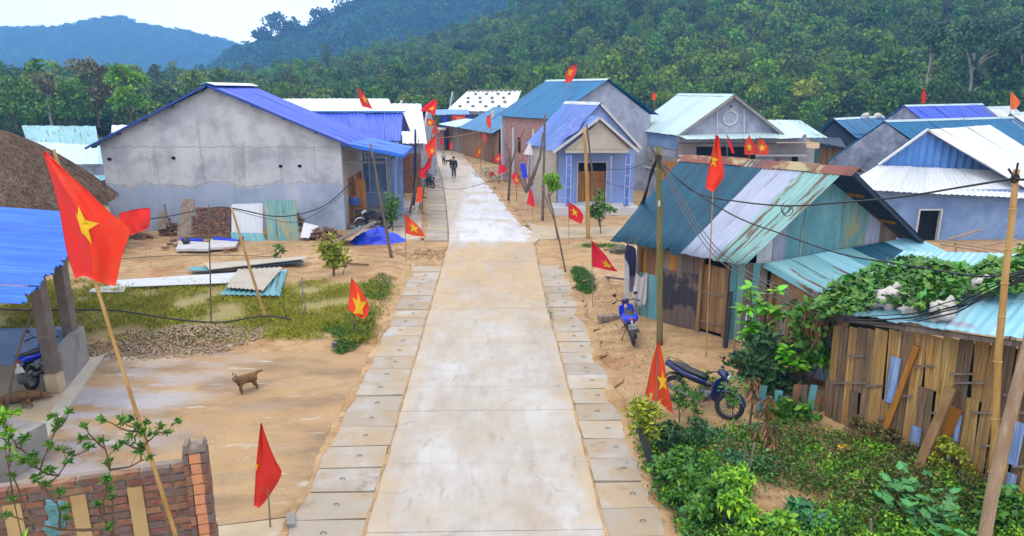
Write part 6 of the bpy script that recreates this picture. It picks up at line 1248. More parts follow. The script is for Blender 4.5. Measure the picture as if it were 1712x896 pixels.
pole('utility_pole', 'pale knotty pole standing in front of the brown doors of the light blue house', [f-Vector((0, 0, .2)), U(981, 305, f.y), U(977, 213, f.y)], (.1, .07), 'bamboo', nodes=.8)
f = Gt(1005, 380); pole('utility_pole', 'slanting grey pole crossing the brown doors right of the pale knotty pole', [f-Vector((0, 0, .2)), U(994, 320, f.y), U(981, 208, f.y-1)], (.06, .04), 'pole_grey')
f = Gt(1104, 575)
def cross(root):
    b = MB(); a, c = U(1088, 244, f.y), U(1112, 290, f.y); b.tube([a, lerp(a, c, .5), c], [.03, .035, .03], 6); b.build('cross_stick', M['pole_grey'], root)
    b = MB(); q = U(1101, 264, f.y-.08); b.ring(q, .07, .02, seg=10, ts=5); b.tube([q, q+Vector((.05, -.05, -.25))], .03, 5); b.build('cable_lashing', M['blackcable'], root)
    b = MB(); q = U(1102, 340, f.y-.06); b.box(q, (.05, .04, .14)); b.build('white_tag', M['whiteband'], root)
pole('utility_pole', 'mossy wooden pole with a crossed stick on top standing in front of the hut', [f-Vector((0, 0, .2)), U(1103, 400, f.y), U(1101, 246, f.y)], (.085, .06), 'pole_moss', extra=cross)
f = Gt(947, 458); pole('leaning_stick', 'thin dark stick leaning left at the right edge of the road', [f-Vector((0, 0, .1)), U(930, 380, f.y), U(905, 310, f.y+.6)], (.035, .02), 'pole_grey')
f = Vector((7.55, 8.6, 0)); tb = U(1700, 283, 9.0)
def tw(root):
    b = MB(); q = U(1697, 298, 8.95); b.ring(q, .05, .018, seg=10, ts=5); b.tube([q, U(1686, 282, 8.95)], .015, 5); b.tube([q, U(1702, 272, 8.95)], .014, 5); b.build('cable_lashing', M['blackcable'], root)
pole('bamboo_pole', 'tall yellow bamboo pole carrying the cable at the right edge of the photo', [U(1652, 900, 8.5)-Vector((0, 0, 1.5)), U(1652, 896, 8.5), U(1672, 560, 8.8), tb], (.062, .04), 'bamboo', nodes=.5, seg=10, extra=tw)
pole('tree_trunk_pole', 'thick knotted grey-brown trunk leaning beside the yellow bamboo pole', [U(1648, 900, 8.3)-Vector((0, 0, 1.5)), U(1664, 800, 8.3), U(1690, 690, 8.3), U(1716, 590, 8.3), U(1735, 480, 8.4)], (.09, .07), 'bamboo_pale', seg=10)
f = U(3, 682, 13.4); pole('leaning_stick', 'thin dark stick leaning across the shelter opening above the lying dog', [vz(f, 0)-Vector((0, 0, .1)), U(30, 590, 13.3), U(62, 500, 13.0)], (.035, .02), 'pole_grey')
f = Gt(824, 262); b = MB(); pp = thing('concrete_post', f, 'square pale concrete post before the wooden houses at the far end', 'post'); q = Gt(824, 264); b.box((q.x, q.y, 2.3), (.35, .35, 4.8)); b.build('shaft', M['whiteband'], pp)
for i, (tx, ty, fx, fy, rr, m, lab) in enumerate(((694, 216, 691, 345, .09, 'bikenavy', 'dark bluish pole, leftmost of the bundle beside the road at left'), (702, 240, 684, 360, .06, 'pole_grey', 'curving bare grey pole whose foot stands farthest left in the roadside bundle'), (700, 232, 699, 340, .035, 'pole_grey', 'straight thin pole in the middle of the roadside bundle'), (711, 255, 704, 352, .03, 'bamboo_pale', 'pale thin stick at the right of the roadside bundle'), (706, 330, 703, 358, .02, 'wood_grey', 'short stick at the foot of the roadside pole bundle'))):
    f = Gt(fx, fy); pole('roadside_pole', lab, [f-Vector((0, 0, .1)), U((tx+fx)/2+2, (ty+fy)/2, f.y), U(tx, ty, f.y)], (rr, rr*.6), m, group='poles bundled beside the road')
f = Gt(896, 300)
t_ = thing('bare_tree', G(905, 335), 'bare crooked sapling with forked branches before the brick house', 'tree'); b = MB()
b.tube([U(850, 335, 42), U(852, 300, 42), U(853, 262, 42), U(845, 240, 42)], [.1, .08, .06, .03], 6); b.tube([U(853, 262, 42), U(842, 280, 42)], [.05, .03], 5); b.tube([U(852, 285, 42), U(862, 250, 42), U(877, 215, 42)], [.06, .04, .02], 5); b.build('trunk', M['pole_grey'], t_)
t_ = thing('bare_tree', G(893, 330), 'dark leaning dead branch by the left corner of the light blue house', 'tree'); b = MB(); b.tube([U(880, 320, 37), U(893, 290, 36.5), U(903, 262, 36.5), U(908, 222, 36.5)], [.12, .1, .07, .04], 6); b.build('trunk', M['pole_grey'], t_)
b = MB(); bk_ = U(879, 322, 37.5)
for i in range(6): b.tube([bk_, bk_+Vector((random.uniform(-.5, .5), 0, random.uniform(.4, 1.2)))], [.05, .02], 5)
tag(b.build('brush', M['pole_grey']), 'pile of dead brushwood by the left corner of the light blue house', 'brush')
b = MB(); q = U(876, 285, 37.3); b.box(q, (.28, .12, .8), ry=-.2); tag(b.build('cloth', M['tarp']), 'blue cloth hanging by the left corner of the light blue house', 'cloth')
k = thing('parasol', vz(U(882, 285, 38), 0), 'white closed parasol standing at the left corner of the light blue house', 'parasol'); b = MB(); b.tube([vz(U(879, 290, 38), 0), U(885, 236, 38)], .03, 6); b.build('shaft', M['whiteband'], k); b = MB(); b.tube([U(884, 258, 38), U(886, 238, 38)], [.3, .03], 8); b.build('canopy', M['whiteband'], k)
def cable(label, pts, r=.02, m='blackcable', sag=0, group='overhead cables', name='cable', wob=0):
    P = []; n = 30
    pts = [Vector(p) for p in pts]
    for i in range(n+1):
        t = i/n; p = catm(pts, t); P.append(p-Vector((0, 0, sag*4*t*(1-t)))+Vector((0, 0, wob*mnoise.noise(p*3))))
    b = MB(); b.tube(P, r, 6); return tag(b.build(name, M[m], smooth=True), label, 'cable', group)
cable('black cable hanging across the big grey wall over the leaning roof sheets', [U(130, 368, 30), U(250, 366, 29), U(350, 348, 28), U(388, 348, 26.2), U(470, 362, 29), U(540, 345, 31), U(588, 305, 32.6)], .025)
cable('thin cable sagging below the main one at the right of the big grey wall', [U(388, 350, 26.2), U(450, 366, 29), U(500, 370, 30), U(555, 340, 32), U(590, 308, 32.6)], .012)
cable('thin cable crossing the bare ground left of the stacked sheets', [U(180, 434, 24.5), U(300, 427, 25), U(400, 427, 25), U(470, 430, 25)], .012)
cable('thick black cable lying slack across the grass and rubble at left', [Gt(0, 536)+Vector((0, 0, .35)), Gt(60, 538)+Vector((0, 0, .35)), Gt(150, 540)+Vector((0, 0, .4)), Gt(210, 543)+Vector((0, 0, .4)), Gt(290, 553)+Vector((0, 0, .35)), Gt(370, 556)+Vector((0, 0, .3)), Gt(445, 545)+Vector((0, 0, .3)), Gt(500, 540)+Vector((0, 0, .05))], .022)
cable('cable looped across the road in the distance', [U(705, 300, 44), U(745, 315, 40), U(790, 312, 40), U(850, 290, 42)], .012)
cable('thin tan line strung high across the far road', [U(700, 232, 50), U(760, 228, 52), U(830, 214, 54)], .02, 'bamboo')
p4 = Vector((G(1104, 575).x, G(1104, 575).y, 0)); Yp = p4.y
for i, (o, lab) in enumerate(((0, 'outermost cable of the bundle drooping left from the mossy pole'), (3, 'middle cable of the bundle drooping left from the mossy pole'), (6, 'inner cable of the bundle drooping left from the mossy pole'))):
    cable(lab, [U(1101, 262, Yp), U(1092-o*.5, 285, Yp+.5), U(1074+o*.6, 335, Yp+2.5), U(1058+o, 365, Yp+4.5), U(1040+o, 395, Yp+6)], .028)
for i, (o, lab) in enumerate(((0, 'uppermost of the slack wires running down from the mossy pole over the hut door'), (4, 'middle of the slack wires running down from the mossy pole over the hut door'), (8, 'lowest of the slack wires running down from the mossy pole over the hut door'))):
    cable(lab, [U(1103, 266+o*.4, Yp-.1), U(1130-o*.7, 312+o, Yp-.8), U(1170-o, 378+o, 15.6), U(1213-o, 428+o*1.2, 15.0), U(1290, 478+o*2, 14.3), U(1368, 520+o, 13.3), U(1412, 527+o, 12.0)], .012, 'greycable')
cable('long black wire running from the mossy pole across the hut roof to the vine', [U(1104, 270, Yp-.1), U(1150, 312, 16.0), U(1230, 362, 15.4), U(1310, 392, 14.8), U(1408, 425, 13.9), U(1520, 444, 12.6), U(1640, 462, 10.8), U(1720, 452, 9.8)], .016)
cable('black cable strung from the hut roof up to the yellow bamboo pole', [U(1103, 268, Yp-.1), U(1160, 320, 16.2), U(1236, 337, 15.6), U(1318, 344, 14.8), U(1400, 339, 13.5), U(1500, 330, 11.8), U(1600, 314, 10.3), U(1697, 298, 8.95)], .018)
cable('black cable leaving the frame from the top of the yellow bamboo pole', [U(1697, 298, 8.95), U(1715, 300, 8.8), U(1790, 290, 8)], .018)
b = MB(); b.ring(U(1313, 350, 14.7), .09, .012, seg=16, ts=5); b.ring(U(1317, 353, 14.66), .11, .01, seg=16, ts=5); tag(b.build('wire_coil', M['blackcable']), 'coil of black wire hanging on the cable over the rusty roof part', 'coil')
for i in range(6):
    o = i*4.4
    j_ = [random.uniform(-3, 3) for _ in range(7)]; o += random.uniform(-2, 2)
    cable(['topmost', 'second', 'third', 'fourth', 'fifth', 'lowest'][i]+' black cable of the thick bundle sagging over the pale blue roof', [U(1410, 531+o*.3, 12.0), U(1470, 530+o*.5+j_[0], 11.6), U(1530, 525+o*.6+j_[1], 11.2), U(1590, 507+o*.7+j_[2], 10.6), U(1640, 484+o*.8+j_[3], 10.0), U(1690, 462+o*.8+j_[4], 9.5), U(1740, 445+o*1.1, 9.1)], .010+.002*(i % 3), wob=.025, group='cable bundle over the pale blue roof')
cable('thin fence wire twisted along the lean-to wall, upper strand', [U(1232, 448, 15.4), U(1300, 476, 14.5), U(1370, 512, 13.5)], .008, 'greycable'); cable('thin fence wire twisted along the lean-to wall, lower strand', [U(1240, 470, 15.4), U(1300, 500, 14.5), U(1375, 530, 13.5)], .008, 'greycable')
cable('wire between the light blue house and the crossed stick pole', [U(1010, 283, 36.5), U(1050, 282, 32), U(1090, 268, Yp+.5)], .014)
cable('thin black wire drooping across the light blue house front', [U(996, 300, 36), U(1040, 312, 34), U(1075, 316, 30)], .012)

# ================= MOTORBIKES =================
tyre_me = MB().ring((0, 0, 0), .245, .048, seg=26, ts=8, w=.9).mesh('tyre', M['rubber'], smooth=True)
rim_me = MB().ring((0, 0, 0), .2, .016, seg=24, ts=5, w=1.4).mesh('rim', M['steel'])
sb = MB()
for k in range(14):
    a = 2*math.pi*k/14; sb.tube([(.03*math.cos(a+.5), .02*(-1)**k, .03*math.sin(a+.5)), (.2*math.cos(a), 0, .2*math.sin(a))], .004, 4)
sb.tube([(0, -.05, 0), (0, .05, 0)], .045, 10); spoke_me = sb.mesh('hub', M['steel'])
def motorbike(label, loc, rz, body='bikenavy', panel='bikeblue', seat='seatm', lean=.12, group='parked motorbikes', shield=None, plate=True, mirrors=2, text=None, tw=1.0):
    root = thing('motorbike', loc, label, 'motorbike', group, rz, world=False); root.rotation_euler = (-lean, 0, rz)
    def P(name, mb, m, parent=root, smooth=True): return mb.build(name, M[m], parent, smooth)
    for nm, x, in (('rear_wheel', -.6), ('front_wheel', .62)):
        wh = bpy.data.objects.new(nm, spoke_me); col.objects.link(wh); wh.parent = root; wh.location = (x, 0, .293)
        if nm == 'front_wheel': wh.rotation_euler.z = .3
        for n2, m2 in (('tyre', tyre_me), ('rim', rim_me)): o = bpy.data.objects.new(n2, m2); col.objects.link(o); o.parent = wh
    b = MB()
    for y in (-.075, .075): b.tube([(.62, y, .29), (.52, y, .62), (.47, y*.7, .8)], [.022, .022, .02], 7)
    P('fork', b, 'steel')
    def arc(x0, r, w, a0, a1, m, name, parent=root):
        b = MB(); vs = []; n = 12
        for i in range(n+1):
            a = R(a0+(a1-a0)*i/n)
            for y, dr in ((-w, -.03), (-w*.7, 0), (0, .012), (w*.7, 0), (w, -.03)): vs.append((x0+(r+dr)*math.cos(a), y, .293+(r+dr)*math.sin(a)))
        N_ = len(vs); vs += [(x, y*.9, z-.008) for x, y, z in vs]; fs = [(i*5+j, i*5+j+1, i*5+j+6, i*5+j+5) for i in range(n) for j in range(4)]
        b.add(vs, fs+[tuple(k+N_ for k in reversed(f)) for f in fs]); return P(name, b, m, parent)
    arc(.62, .33, .075, 15, 165, body, 'front_fender'); arc(-.6, .36, .09, 60, 178, 'black', 'rear_fender')
    b = MB(); b.loft([(-.05, 0, .42, .08, .08, 0), (.12, 0, .4, .11, .12, 0), (.3, 0, .43, .09, .1, 0)], 10); b.tube([(.15, -.13, .38), (.15, .13, .38)], .06, 8); P('engine', b, 'steel')
    b = MB(); b.loft([(.36, 0, .5, .05, .1, .5), (.2, 0, .62, .06, .07, .2), (-.05, 0, .62, .07, .07, 0), (-.3, 0, .66, .08, .08, 0), (-.6, 0, .7, .07, .07, 0)], 8); P('frame_cover', b, 'black')
    # leg shield, two flared wings
    for s_ in (-1, 1):
        b = MB(); pr_ = [(.42, .05, .84), (.36, .19, .8), (.33, .21, .62), (.28, .18, .42), (.34, .1, .32), (.44, .06, .5)]
        vs = [(x, y*s_, z) for x, y, z in pr_]+[(x-.03, y*s_*.93, z) for x, y, z in pr_]; b.add(vs, [(0, 1, 2, 3, 4, 5), (11, 10, 9, 8, 7, 6)]+[(i, (i+1) % 6, (i+1) % 6+6, i+6) for i in range(6)]); P('leg_shield', b, shield or panel, smooth=False)
    b = MB(); b.loft([(.3, 0, .93, .05, .05, 0), (.38, 0, .92, .1, .07, .1), (.47, 0, .88, .11, .09, .2), (.53, 0, .83, .075, .07, .4)], 12); hc = P('handlebar_cover', b, body)
    b = MB(); b.ball((.535, 0, .86), (.03, .075, .055), 10, 6); P('headlight', b, 'glassm', hc)
    b = MB(); b.tube([(.22, -.34, .94), (.3, -.22, .97), (.36, 0, .93), (.3, .22, .97), (.22, .34, .94)], .013, 7); P('handlebar', b, 'black')
    for s_ in (-1, 1):
        b = MB(); b.tube([(.24, s_*.26, .955), (.2, s_*.37, .93)], .021, 8); b.tube([(.29, s_*.25, .95), (.25, s_*.36, .93)], .007, 5); P('grip', b, 'black')
    for s_ in ((-1, 1) if mirrors == 2 else (1,)):
        b = MB(); b.tube([(.3, s_*.2, .97), (.26, s_*.26, 1.1)], .007, 5); b.ball((.25, s_*.28, 1.15), (.018, .06, .045), 10, 6); P('mirror', b, 'black')
    b = MB(); b.loft([(.08, 0, .74, .09, .03, 0), (-.05, 0, .77, .12, .045, 0), (-.3, 0, .79, .13, .045, 0), (-.55, 0, .83, .11, .045, -.1), (-.72, 0, .85, .07, .03, -.1)], 12); P('seat', b, seat)
    b = MB(); b.loft([(.08, 0, .64, .08, .07, 0), (-.15, 0, .68, .13*tw, .07*tw, 0), (-.4, 0, .71, .15*tw, .075*tw, -.1), (-.7, 0, .78-.03*(tw-1), .13*tw, .07*tw, -.2), (-.86, 0, .82-.06*(tw-1), .09*tw, .05*tw, -.2)], 12); tb = P('tail_body', b, panel)
    b = MB(); b.ball((-.86, 0, .79), (.035, .085, .05), 10, 6); P('tail_light', b, 'taillight', tb)
    b = MB(); b.tube([(.15, -.1, .33), (-.1, -.14, .27), (-.3, -.15, .3), (-.75, -.16, .42)], [.018, .02, .045, .042], 9); P('exhaust', b, 'steel')
    b = MB(); b.tube([(.12, -.2, .27), (.12, .2, .27)], .016, 6); P('footpeg', b, 'black')
    b = MB(); b.tube([(-.05, .06, .32), (-.12, .24, .03)], .012, 6); b.box((-.12, .25, .02), (.06, .05, .02)); P('kickstand', b, 'steel')
    b = MB(); b.box((-.32, .07, .3), (.55, .02, .09)); b.box((-.32, -.065, .3), (.5, .02, .05)); P('chain_case', b, 'black')
    b = MB()
    for s_ in (-1, 1): b.tube([(-.4, s_*.11, .84), (-.75, s_*.1, .91), (-.88, s_*.04, .91)], .011, 5)
    P('grab_rail', b, 'steel')
    if plate:
        b = MB(); b.box((-.93, 0, .62), (.012, .2, .15), ry=-.3); b.box((-.9, 0, .72), (.03, .05, .12), ry=-.2); pl = P('number_plate', b, 'platem', smooth=False)
        if text:
            for i, t_ in enumerate(text):
                cu = bpy.data.curves.new('plate_text', 'FONT'); cu.body = t_; cu.size = .085; cu.align_x = 'CENTER'; cu.align_y = 'CENTER'; cu.extrude = .001; tmp = bpy.data.objects.new('plate_text', cu); me_ = bpy.data.meshes.new_from_object(tmp); me_.materials.clear(); me_.materials.append(M['black']); bpy.data.objects.remove(tmp)
                ob = bpy.data.objects.new('plate_text', me_); col.objects.link(ob); ob.parent = pl; ob.matrix_local = Matrix.Translation((-.944+.02*(.5-i)*-1, 0, .652-.062*i)) @ Matrix.Rotation(-.3, 4, 'Y') @ Matrix(((0, 0, -1, 0), (-1, 0, 0, 0), (0, 1, 0, 0), (0, 0, 0, 1)))
    return root
def at_rear(px, py, rz, dx=.6, z=None):
    p = Gt(px, py) if z is None else G(px, py, z); return (p.x+math.cos(rz)*dx, p.y+math.sin(rz)*dx, p.z+.002)
m1_ = motorbike('blue motorbike seen from behind with a white number plate, parked before the hut', at_rear(1059, 577, R(86)), R(86), 'bikenavy', 'bikeblue', lean=.15, tw=1.5, text=['29-F1', '0171'])
motorbike('dark navy motorbike parked side-on behind the tall triangular red flag at the garden edge', at_rear(1126, 672, R(-44)), R(-44), 'bikenavy', 'bikenavy', lean=.12, mirrors=1, plate=False)
motorbike('blue motorbike parked inside the open shelter at the left edge', at_rear(58, 652, R(97), z=.07), R(97), 'bikenavy', 'bikeblue', lean=.1)
motorbike('dark motorbike with a white front cover parked crosswise before the blue porch', at_rear(646, 384, R(176)), R(176), 'bikewhite', 'black', lean=.1, plate=False)
motorbike('black motorbike half hidden behind the white-fronted one before the blue porch', at_rear(606, 380, R(10)), R(10), 'black', 'bikenavy', lean=.1, plate=False)
motorbike('dark motorbike standing at the back inside the porch', at_rear(640, 322, R(165)), R(165), 'black', 'black', lean=.1, plate=False)
motorbike('red-brown motorbike beside the dark one at the back of the porch', at_rear(655, 318, R(20)), R(20), 'steel', 'black', lean=.1, plate=False)
motorbike('black motorbike facing the camera at the left edge of the road, below the crumpled flag', at_rear(715, 312, R(-70)), R(-70), 'black', 'bikenavy', lean=.1, plate=False)

# ================= PEOPLE AND DOGS =================
def skin(name, joints, edges, m, parent, root_i=0, lv=1):
    me = bpy.data.meshes.new(name); me.from_pydata([j[0] for j in joints], edges, []); me.materials.append(M[m]); ob = bpy.data.objects.new(name, me); col.objects.link(ob); ob.parent = parent
    sk = ob.modifiers.new('skin', 'SKIN'); sk.use_smooth_shade = True
    sv = me.skin_vertices[0].data if me.skin_vertices else None
    if sv is None:
        me.attributes; ob.data.update()
    for i, j in enumerate(joints):
        d = me.skin_vertices[0].data[i]; r_ = j[1]; d.radius = (r_, r_) if not hasattr(r_, '__len__') else r_; d.use_root = i == root_i
    ss_ = ob.modifiers.new('sub', 'SUBSURF'); ss_.levels = lv; ss_.render_levels = lv
    return ob
def person(label, loc, rz, h=1.6, top='jacket', bottom='trouser', hair='hair', cap=False, arms='down', stride=.1, group=None, cat='person'):
    root = thing('person', loc, label, cat, group, rz, world=False); k = h/1.7; s = lambda x, y, z: (x*k, y*k, z*k)
    root.rotation_euler.z = rz   # local +x = facing
    aL = [s(0, .19, 1.4), s(-.02, .25, 1.12), s(.06, .24, .87), s(.09, .23, .79)] if arms == 'down' else [s(0, .19, 1.4), s(.02, .24, 1.12), s(.2, .1, 1.05), s(.26, .04, 1.05)]
    aR = [(a[0], -a[1], a[2]) for a in aL]
    J = [(s(0, 0, .95), .14*k), (s(0, 0, 1.15), .13*k), (s(0, 0, 1.36), .15*k), (s(0, 0, 1.47), .06*k), (s(.01, 0, 1.54), .055*k), (s(.015, 0, 1.62), .1*k), (s(.01, 0, 1.69), .07*k)]
    E = [(0, 1), (1, 2), (2, 3), (3, 4), (4, 5), (5, 6)]
    for A_ in (aL, aR):
        p = 2
        for q, r_ in zip(A_, (.065, .05, .035, .035)): J.append((q, r_*k)); E.append((p, len(J)-1)); p = len(J)-1
    for sg in (1, -1):
        p = 0
        for q, r_ in zip((s(0, sg*.09, .88), s(stride*sg*.6, sg*.1, .5), s(-.02+stride*sg*.3, sg*.1, .1), s(.12+stride*sg*.3, sg*.11, .035)), (.1, .065, .04, .035)): J.append((q, r_*k)); E.append((p, len(J)-1)); p = len(J)-1
    skin('body', J, E, 'skin', root)
    # clothing
    J2 = [(s(0, 0, .84), (.17*k, .14*k)), (s(0, 0, 1.15), .18*k), (s(0, 0, 1.36), .2*k), (s(0, 0, 1.45), .085*k)]; E2 = [(0, 1), (1, 2), (2, 3)]
    for A_ in (aL, aR):
        p = 2
        for q, r_ in zip(A_[:3], (.1, .085, .065)): J2.append((q, r_*k)); E2.append((p, len(J2)-1)); p = len(J2)-1
    skin('jacket' if top == 'jacket' else 'shirt', J2, E2, top, root)
    J3 = [(s(0, 0, .93), .15*k)]; E3 = []
    for sg in (1, -1):
        p = 0
        for q, r_ in zip((s(0, sg*.09, .86), s(stride*sg*.6, sg*.1, .5), s(-.02+stride*sg*.3, sg*.1, .12)), (.115, .085, .065)): J3.append((q, r_*k)); E3.append((p, len(J3)-1)); p = len(J3)-1
    skin('trousers', J3, E3, bottom, root)
    b = MB(); b.ball(s(-.015, 0, 1.67), (.105*k, .1*k, .085*k), 12, 8); b.build('hair', M[hair], root, True)
    if cap: b = MB(); b.ball(s(0, 0, 1.7), (.115*k, .11*k, .08*k), 12, 8); b.box(s(.12, 0, 1.68), (.1*k, .14*k, .015)); b.build('cap', M['jacket'], root, True)
    b = MB(); b.ball(s(.112, 0, 1.6), (.022*k, .016*k, .03*k), 6, 5); b.build('nose', M['skin'], root, True)
    for sg in (1, -1):
        b = MB(); b.ball(s(.1, sg*.035, 1.635), (.012*k, .014*k, .009*k), 6, 5); b.build('eye', M['black'], root, True)
        b = MB(); b.loft([(*s(-.06+stride*sg*.3, sg*.1, .04), .045*k, .04*k, 0), (*s(.05+stride*sg*.3, sg*.105, .04), .05*k, .045*k, 0), (*s(.17+stride*sg*.3, sg*.11, .03), .04*k, .03*k, 0)], 8); b.build('shoe', M['black'], root, True)
    return root
q = Gt(759, 298); person('person in a dark cap and dark jacket walking in the middle of the road', q, R(-88), 1.62, cap=True, stride=.16)
q = Gt(742, 276); person('small child in a white and navy top standing behind the walking person', q, R(-60), 1.15, 'shirtwhite', 'navycloth', stride=.06)
q = Gt(590, 362); person('boy in a blue shirt and brown trousers standing in the porch doorway', (-7.0, 34.1, .12), R(-60), 1.5, 'shirtblue', 'wood', arms='fold', stride=.02)
def dog(label, loc, rz, sc_=1.0, m='fur', lying=False, group=None):
    root = thing('dog', loc, label, 'dog', group, rz, world=False); root.scale = (sc_,)*3
    if not lying:
        J = [((-.22, 0, .4), .1), ((-.05, 0, .385), .105), ((.14, 0, .385), .125), ((.25, .01, .45), .08), ((.31, .05, .52), .08), ((.36, .13, .5), .045), ((.38, .18, .485), .03)]
        E = [(i, i+1) for i in range(6)]
        legs = [(2, [(.16, .07, .3, .06), (.2, .07, .17, .036), (.15, .07, .04, .028), (.19, .07, .02, .03)]), (2, [(.15, -.07, .3, .06), (.1, -.07, .17, .036), (.07, -.07, .05, .028), (.11, -.07, .02, .03)]),
                (0, [(-.22, .07, .3, .075), (-.17, .075, .2, .045), (-.29, .075, .11, .03), (-.26, .075, .02, .03)]), (0, [(-.24, -.07, .3, .075), (-.22, -.075, .2, .045), (-.35, -.075, .12, .03), (-.34, -.075, .02, .03)])]
        tail = [(0, [(-.32, 0, .44, .04), (-.42, .03, .47, .035), (-.5, .05, .45, .022)])]
    else:
        J = [((-.28, 0, .12), .12), ((-.05, 0, .13), .12), ((.16, 0, .13), .14), ((.3, .02, .11), .08), ((.4, .03, .09), .08), ((.49, 0, .05), .035), ((.55, -.02, .045), .022)]
        E = [(i, i+1) for i in range(6)]
        legs = [(2, [(.2, -.16, .07, .035), (.3, -.28, .04, .022), (.34, -.38, .03, .02)]), (2, [(.14, -.16, .05, .035), (.2, -.3, .03, .022), (.22, -.42, .025, .02)]), (0, [(-.24, -.17, .07, .05), (-.14, -.26, .04, .025), (-.26, -.38, .03, .02)]), (0, [(-.28, -.16, .05, .05), (-.22, -.28, .03, .025), (-.36, -.36, .025, .02)])]
        tail = [(0, [(-.4, .03, .06, .03), (-.52, .1, .03, .02)])]
    for p0, ch in legs+tail:
        p = p0
        for x, y, z, r_ in ch: J.append(((x, y, z), r_)); E.append((p, len(J)-1)); p = len(J)-1
    skin('body', J, E, m, root)
    hx, hz = (.29, .585) if not lying else (.4, .12)
    for sg in (1, -1):
        b = MB(); y = sg*.055+(.02 if lying else .04); b.add([(hx-.03, y-.02, hz-.01), (hx+.03, y-.015, hz-.01), (hx+.01, y+.03*sg, hz-.01), (hx-.005, y+.015*sg, hz+.07)], [(0, 1, 3), (1, 2, 3), (2, 0, 3), (0, 2, 1)]); b.build('ear', M['fur_dark'], root)
    b = MB(); e = J[6][0]; b.ball((e[0]+.015, e[1], e[2]+.005), (.014, .014, .012), 8, 6); b.build('nose', M['black'], root, True)
    return root
dog('brown dog walking across the wet yard with its head turned to the camera', Gt(412, 656), R(232), .88)
dog('brown dog lying on its side on the shelter floor below the blue motorbike', G(32, 672, .07), R(15), 1.15, 'fur', True)
dog('dark dog standing beside the small child far up the road', Gt(750, 275), R(15), .9, 'fur_dark')

# ================= DEBRIS BY THE GREY WALL =================
def leaning_sheet(name, px, Yb, m, label, cat='sheet', waves=8, amp=.015, thick=.008, lean=.35, group=None):
    """px: TL, TR, BR, BL photo points; foot at Yb, top leaning back"""
    tl, tr, br, bl = px; a, b_, c, d = U(*bl, Yb), U(*br, Yb), U(*tr, Yb+lean), U(*tl, Yb+lean)
    if waves: ob = corr(a, b_, c, d, waves, amp, 3, thick, .01).build(name, M[m])
    else: b = MB(); b.slab([a, b_, c, d], thick, down=(0, 1, 0)); ob = b.build(name, M[m])
    return tag(ob, label, cat, group)
leaning_sheet('roof_sheet', [(387, 341), (439, 340), (439, 396), (387, 394)], 30.6, 'white_roof', 'white corrugated sheet leaning on the grey wall between the bricks and the rusty teal sheet', waves=9, amp=.02, lean=.8)
leaning_sheet('roof_sheet', [(385, 388), (440, 390), (444, 403), (388, 402)], 30.3, 'aqua', 'low teal corrugated strip lying below the white leaning sheet', waves=9, lean=.3)
leaning_sheet('roof_sheet', [(441, 335), (494, 334), (501, 405), (449, 407)], 30.3, 'aqua_patch', 'rusty teal corrugated sheet leaning on the grey wall right of the white one', waves=9, amp=.02, lean=.8)
leaning_sheet('board', [(304, 333), (326, 332), (318, 394), (296, 394)], 30.8, 'wood_grey', 'tall greyish board leaning on the wall at the left of the brick stack', 'board', 0, thick=.05, lean=.9)
leaning_sheet('board', [(265, 354), (275, 352), (278, 382), (264, 384)], 31.6, 'wood_grey', 'narrow brown board leaning on the grey wall near its left corner', 'board', 0, thick=.05, lean=.6)
leaning_sheet('board', [(273, 342), (276, 342), (283, 378), (280, 378)], 31.4, 'pole_grey', 'thin slat leaning beside the narrow brown board on the grey wall', 'board', 0, thick=.04, lean=.6)
leaning_sheet('white_board', [(508, 372), (533, 378), (516, 398), (502, 397)], 30.2, 'white_roof', 'broken white sheet lying at the foot of the wall right of the rusty teal sheet', 'sheet', 0, thick=.03, lean=.6)
leaning_sheet('roof_sheet', [(566, 398), (602, 377), (606, 382), (566, 406)], 29.0, 'teal_sheet', 'teal sheet propped slantwise left of the blue tarp heap', 'sheet', 0, thick=.03, lean=1.2)
leaning_sheet('plank', [(560, 401), (628, 368), (630, 372), (562, 405)], 28.7, 'wood_grey', 'long grey plank slanting up over the teal sheet beside the tarp', 'plank', 0, thick=.06, lean=.6)
# brick stack
k = thing('brick_stack', vz(U(350, 395, 31), 0), 'long stack of orange bricks leaning along the foot of the big grey wall', 'bricks'); bm_ = MB().box((0, 0, 0), (.2, .12, .075)).mesh('brick', M['brick']); a, c = U(316, 394, 30.9), U(386, 396, 30.9)
for r_ in range(13):
    for i in range(int((c.x-a.x)/.125)):
        if i < r_*.12: continue
        ob = sub(k, 'brick', bm_); ob.location = Vector((a.x+.06+i*.125+random.gauss(0, .012), 31+r_*.03+random.gauss(0, .03), .24+r_*.093+random.gauss(0, .008)))-Vector(k['_w']); ob.rotation_euler = (0, 0, math.pi/2+random.gauss(0, .12))
def pile(label, px, py, n, rx, h_, m='brick', size=(.2, .11, .07), cat='rubble', name='rubble_pile', pname='brick', as_parts=True, Y=None):
    q = Gt(px, py); k = thing(name, q, label, cat); me_ = MB().box((0, 0, 0), size).mesh(pname, M[m])
    for i in range(n):
        a, rr = random.uniform(0, 6.28), random.uniform(0, 1)**.6; ob = sub(k, pname, me_); ob.location = (math.cos(a)*rr*rx, math.sin(a)*rr*rx*.5, h_*(1-rr)*random.uniform(.3, 1)+size[2]*.4); ob.rotation_euler = (random.gauss(0, .4), random.gauss(0, .4), random.uniform(0, 3))
    return k
pile('heap of broken orange bricks at the foot of the wall left of the blue tarp', 543, 400, 130, .95, .75); pile('small heap of bricks against the wall right of the rusty teal sheet', 500, 385, 60, .45, 1.0)
pile('scattered bricks at the left end of the long brick stack', 287, 392, 70, .7, .9); pile('small scatter of bricks behind the plain red flag at left', 232, 398, 40, .7, .3)
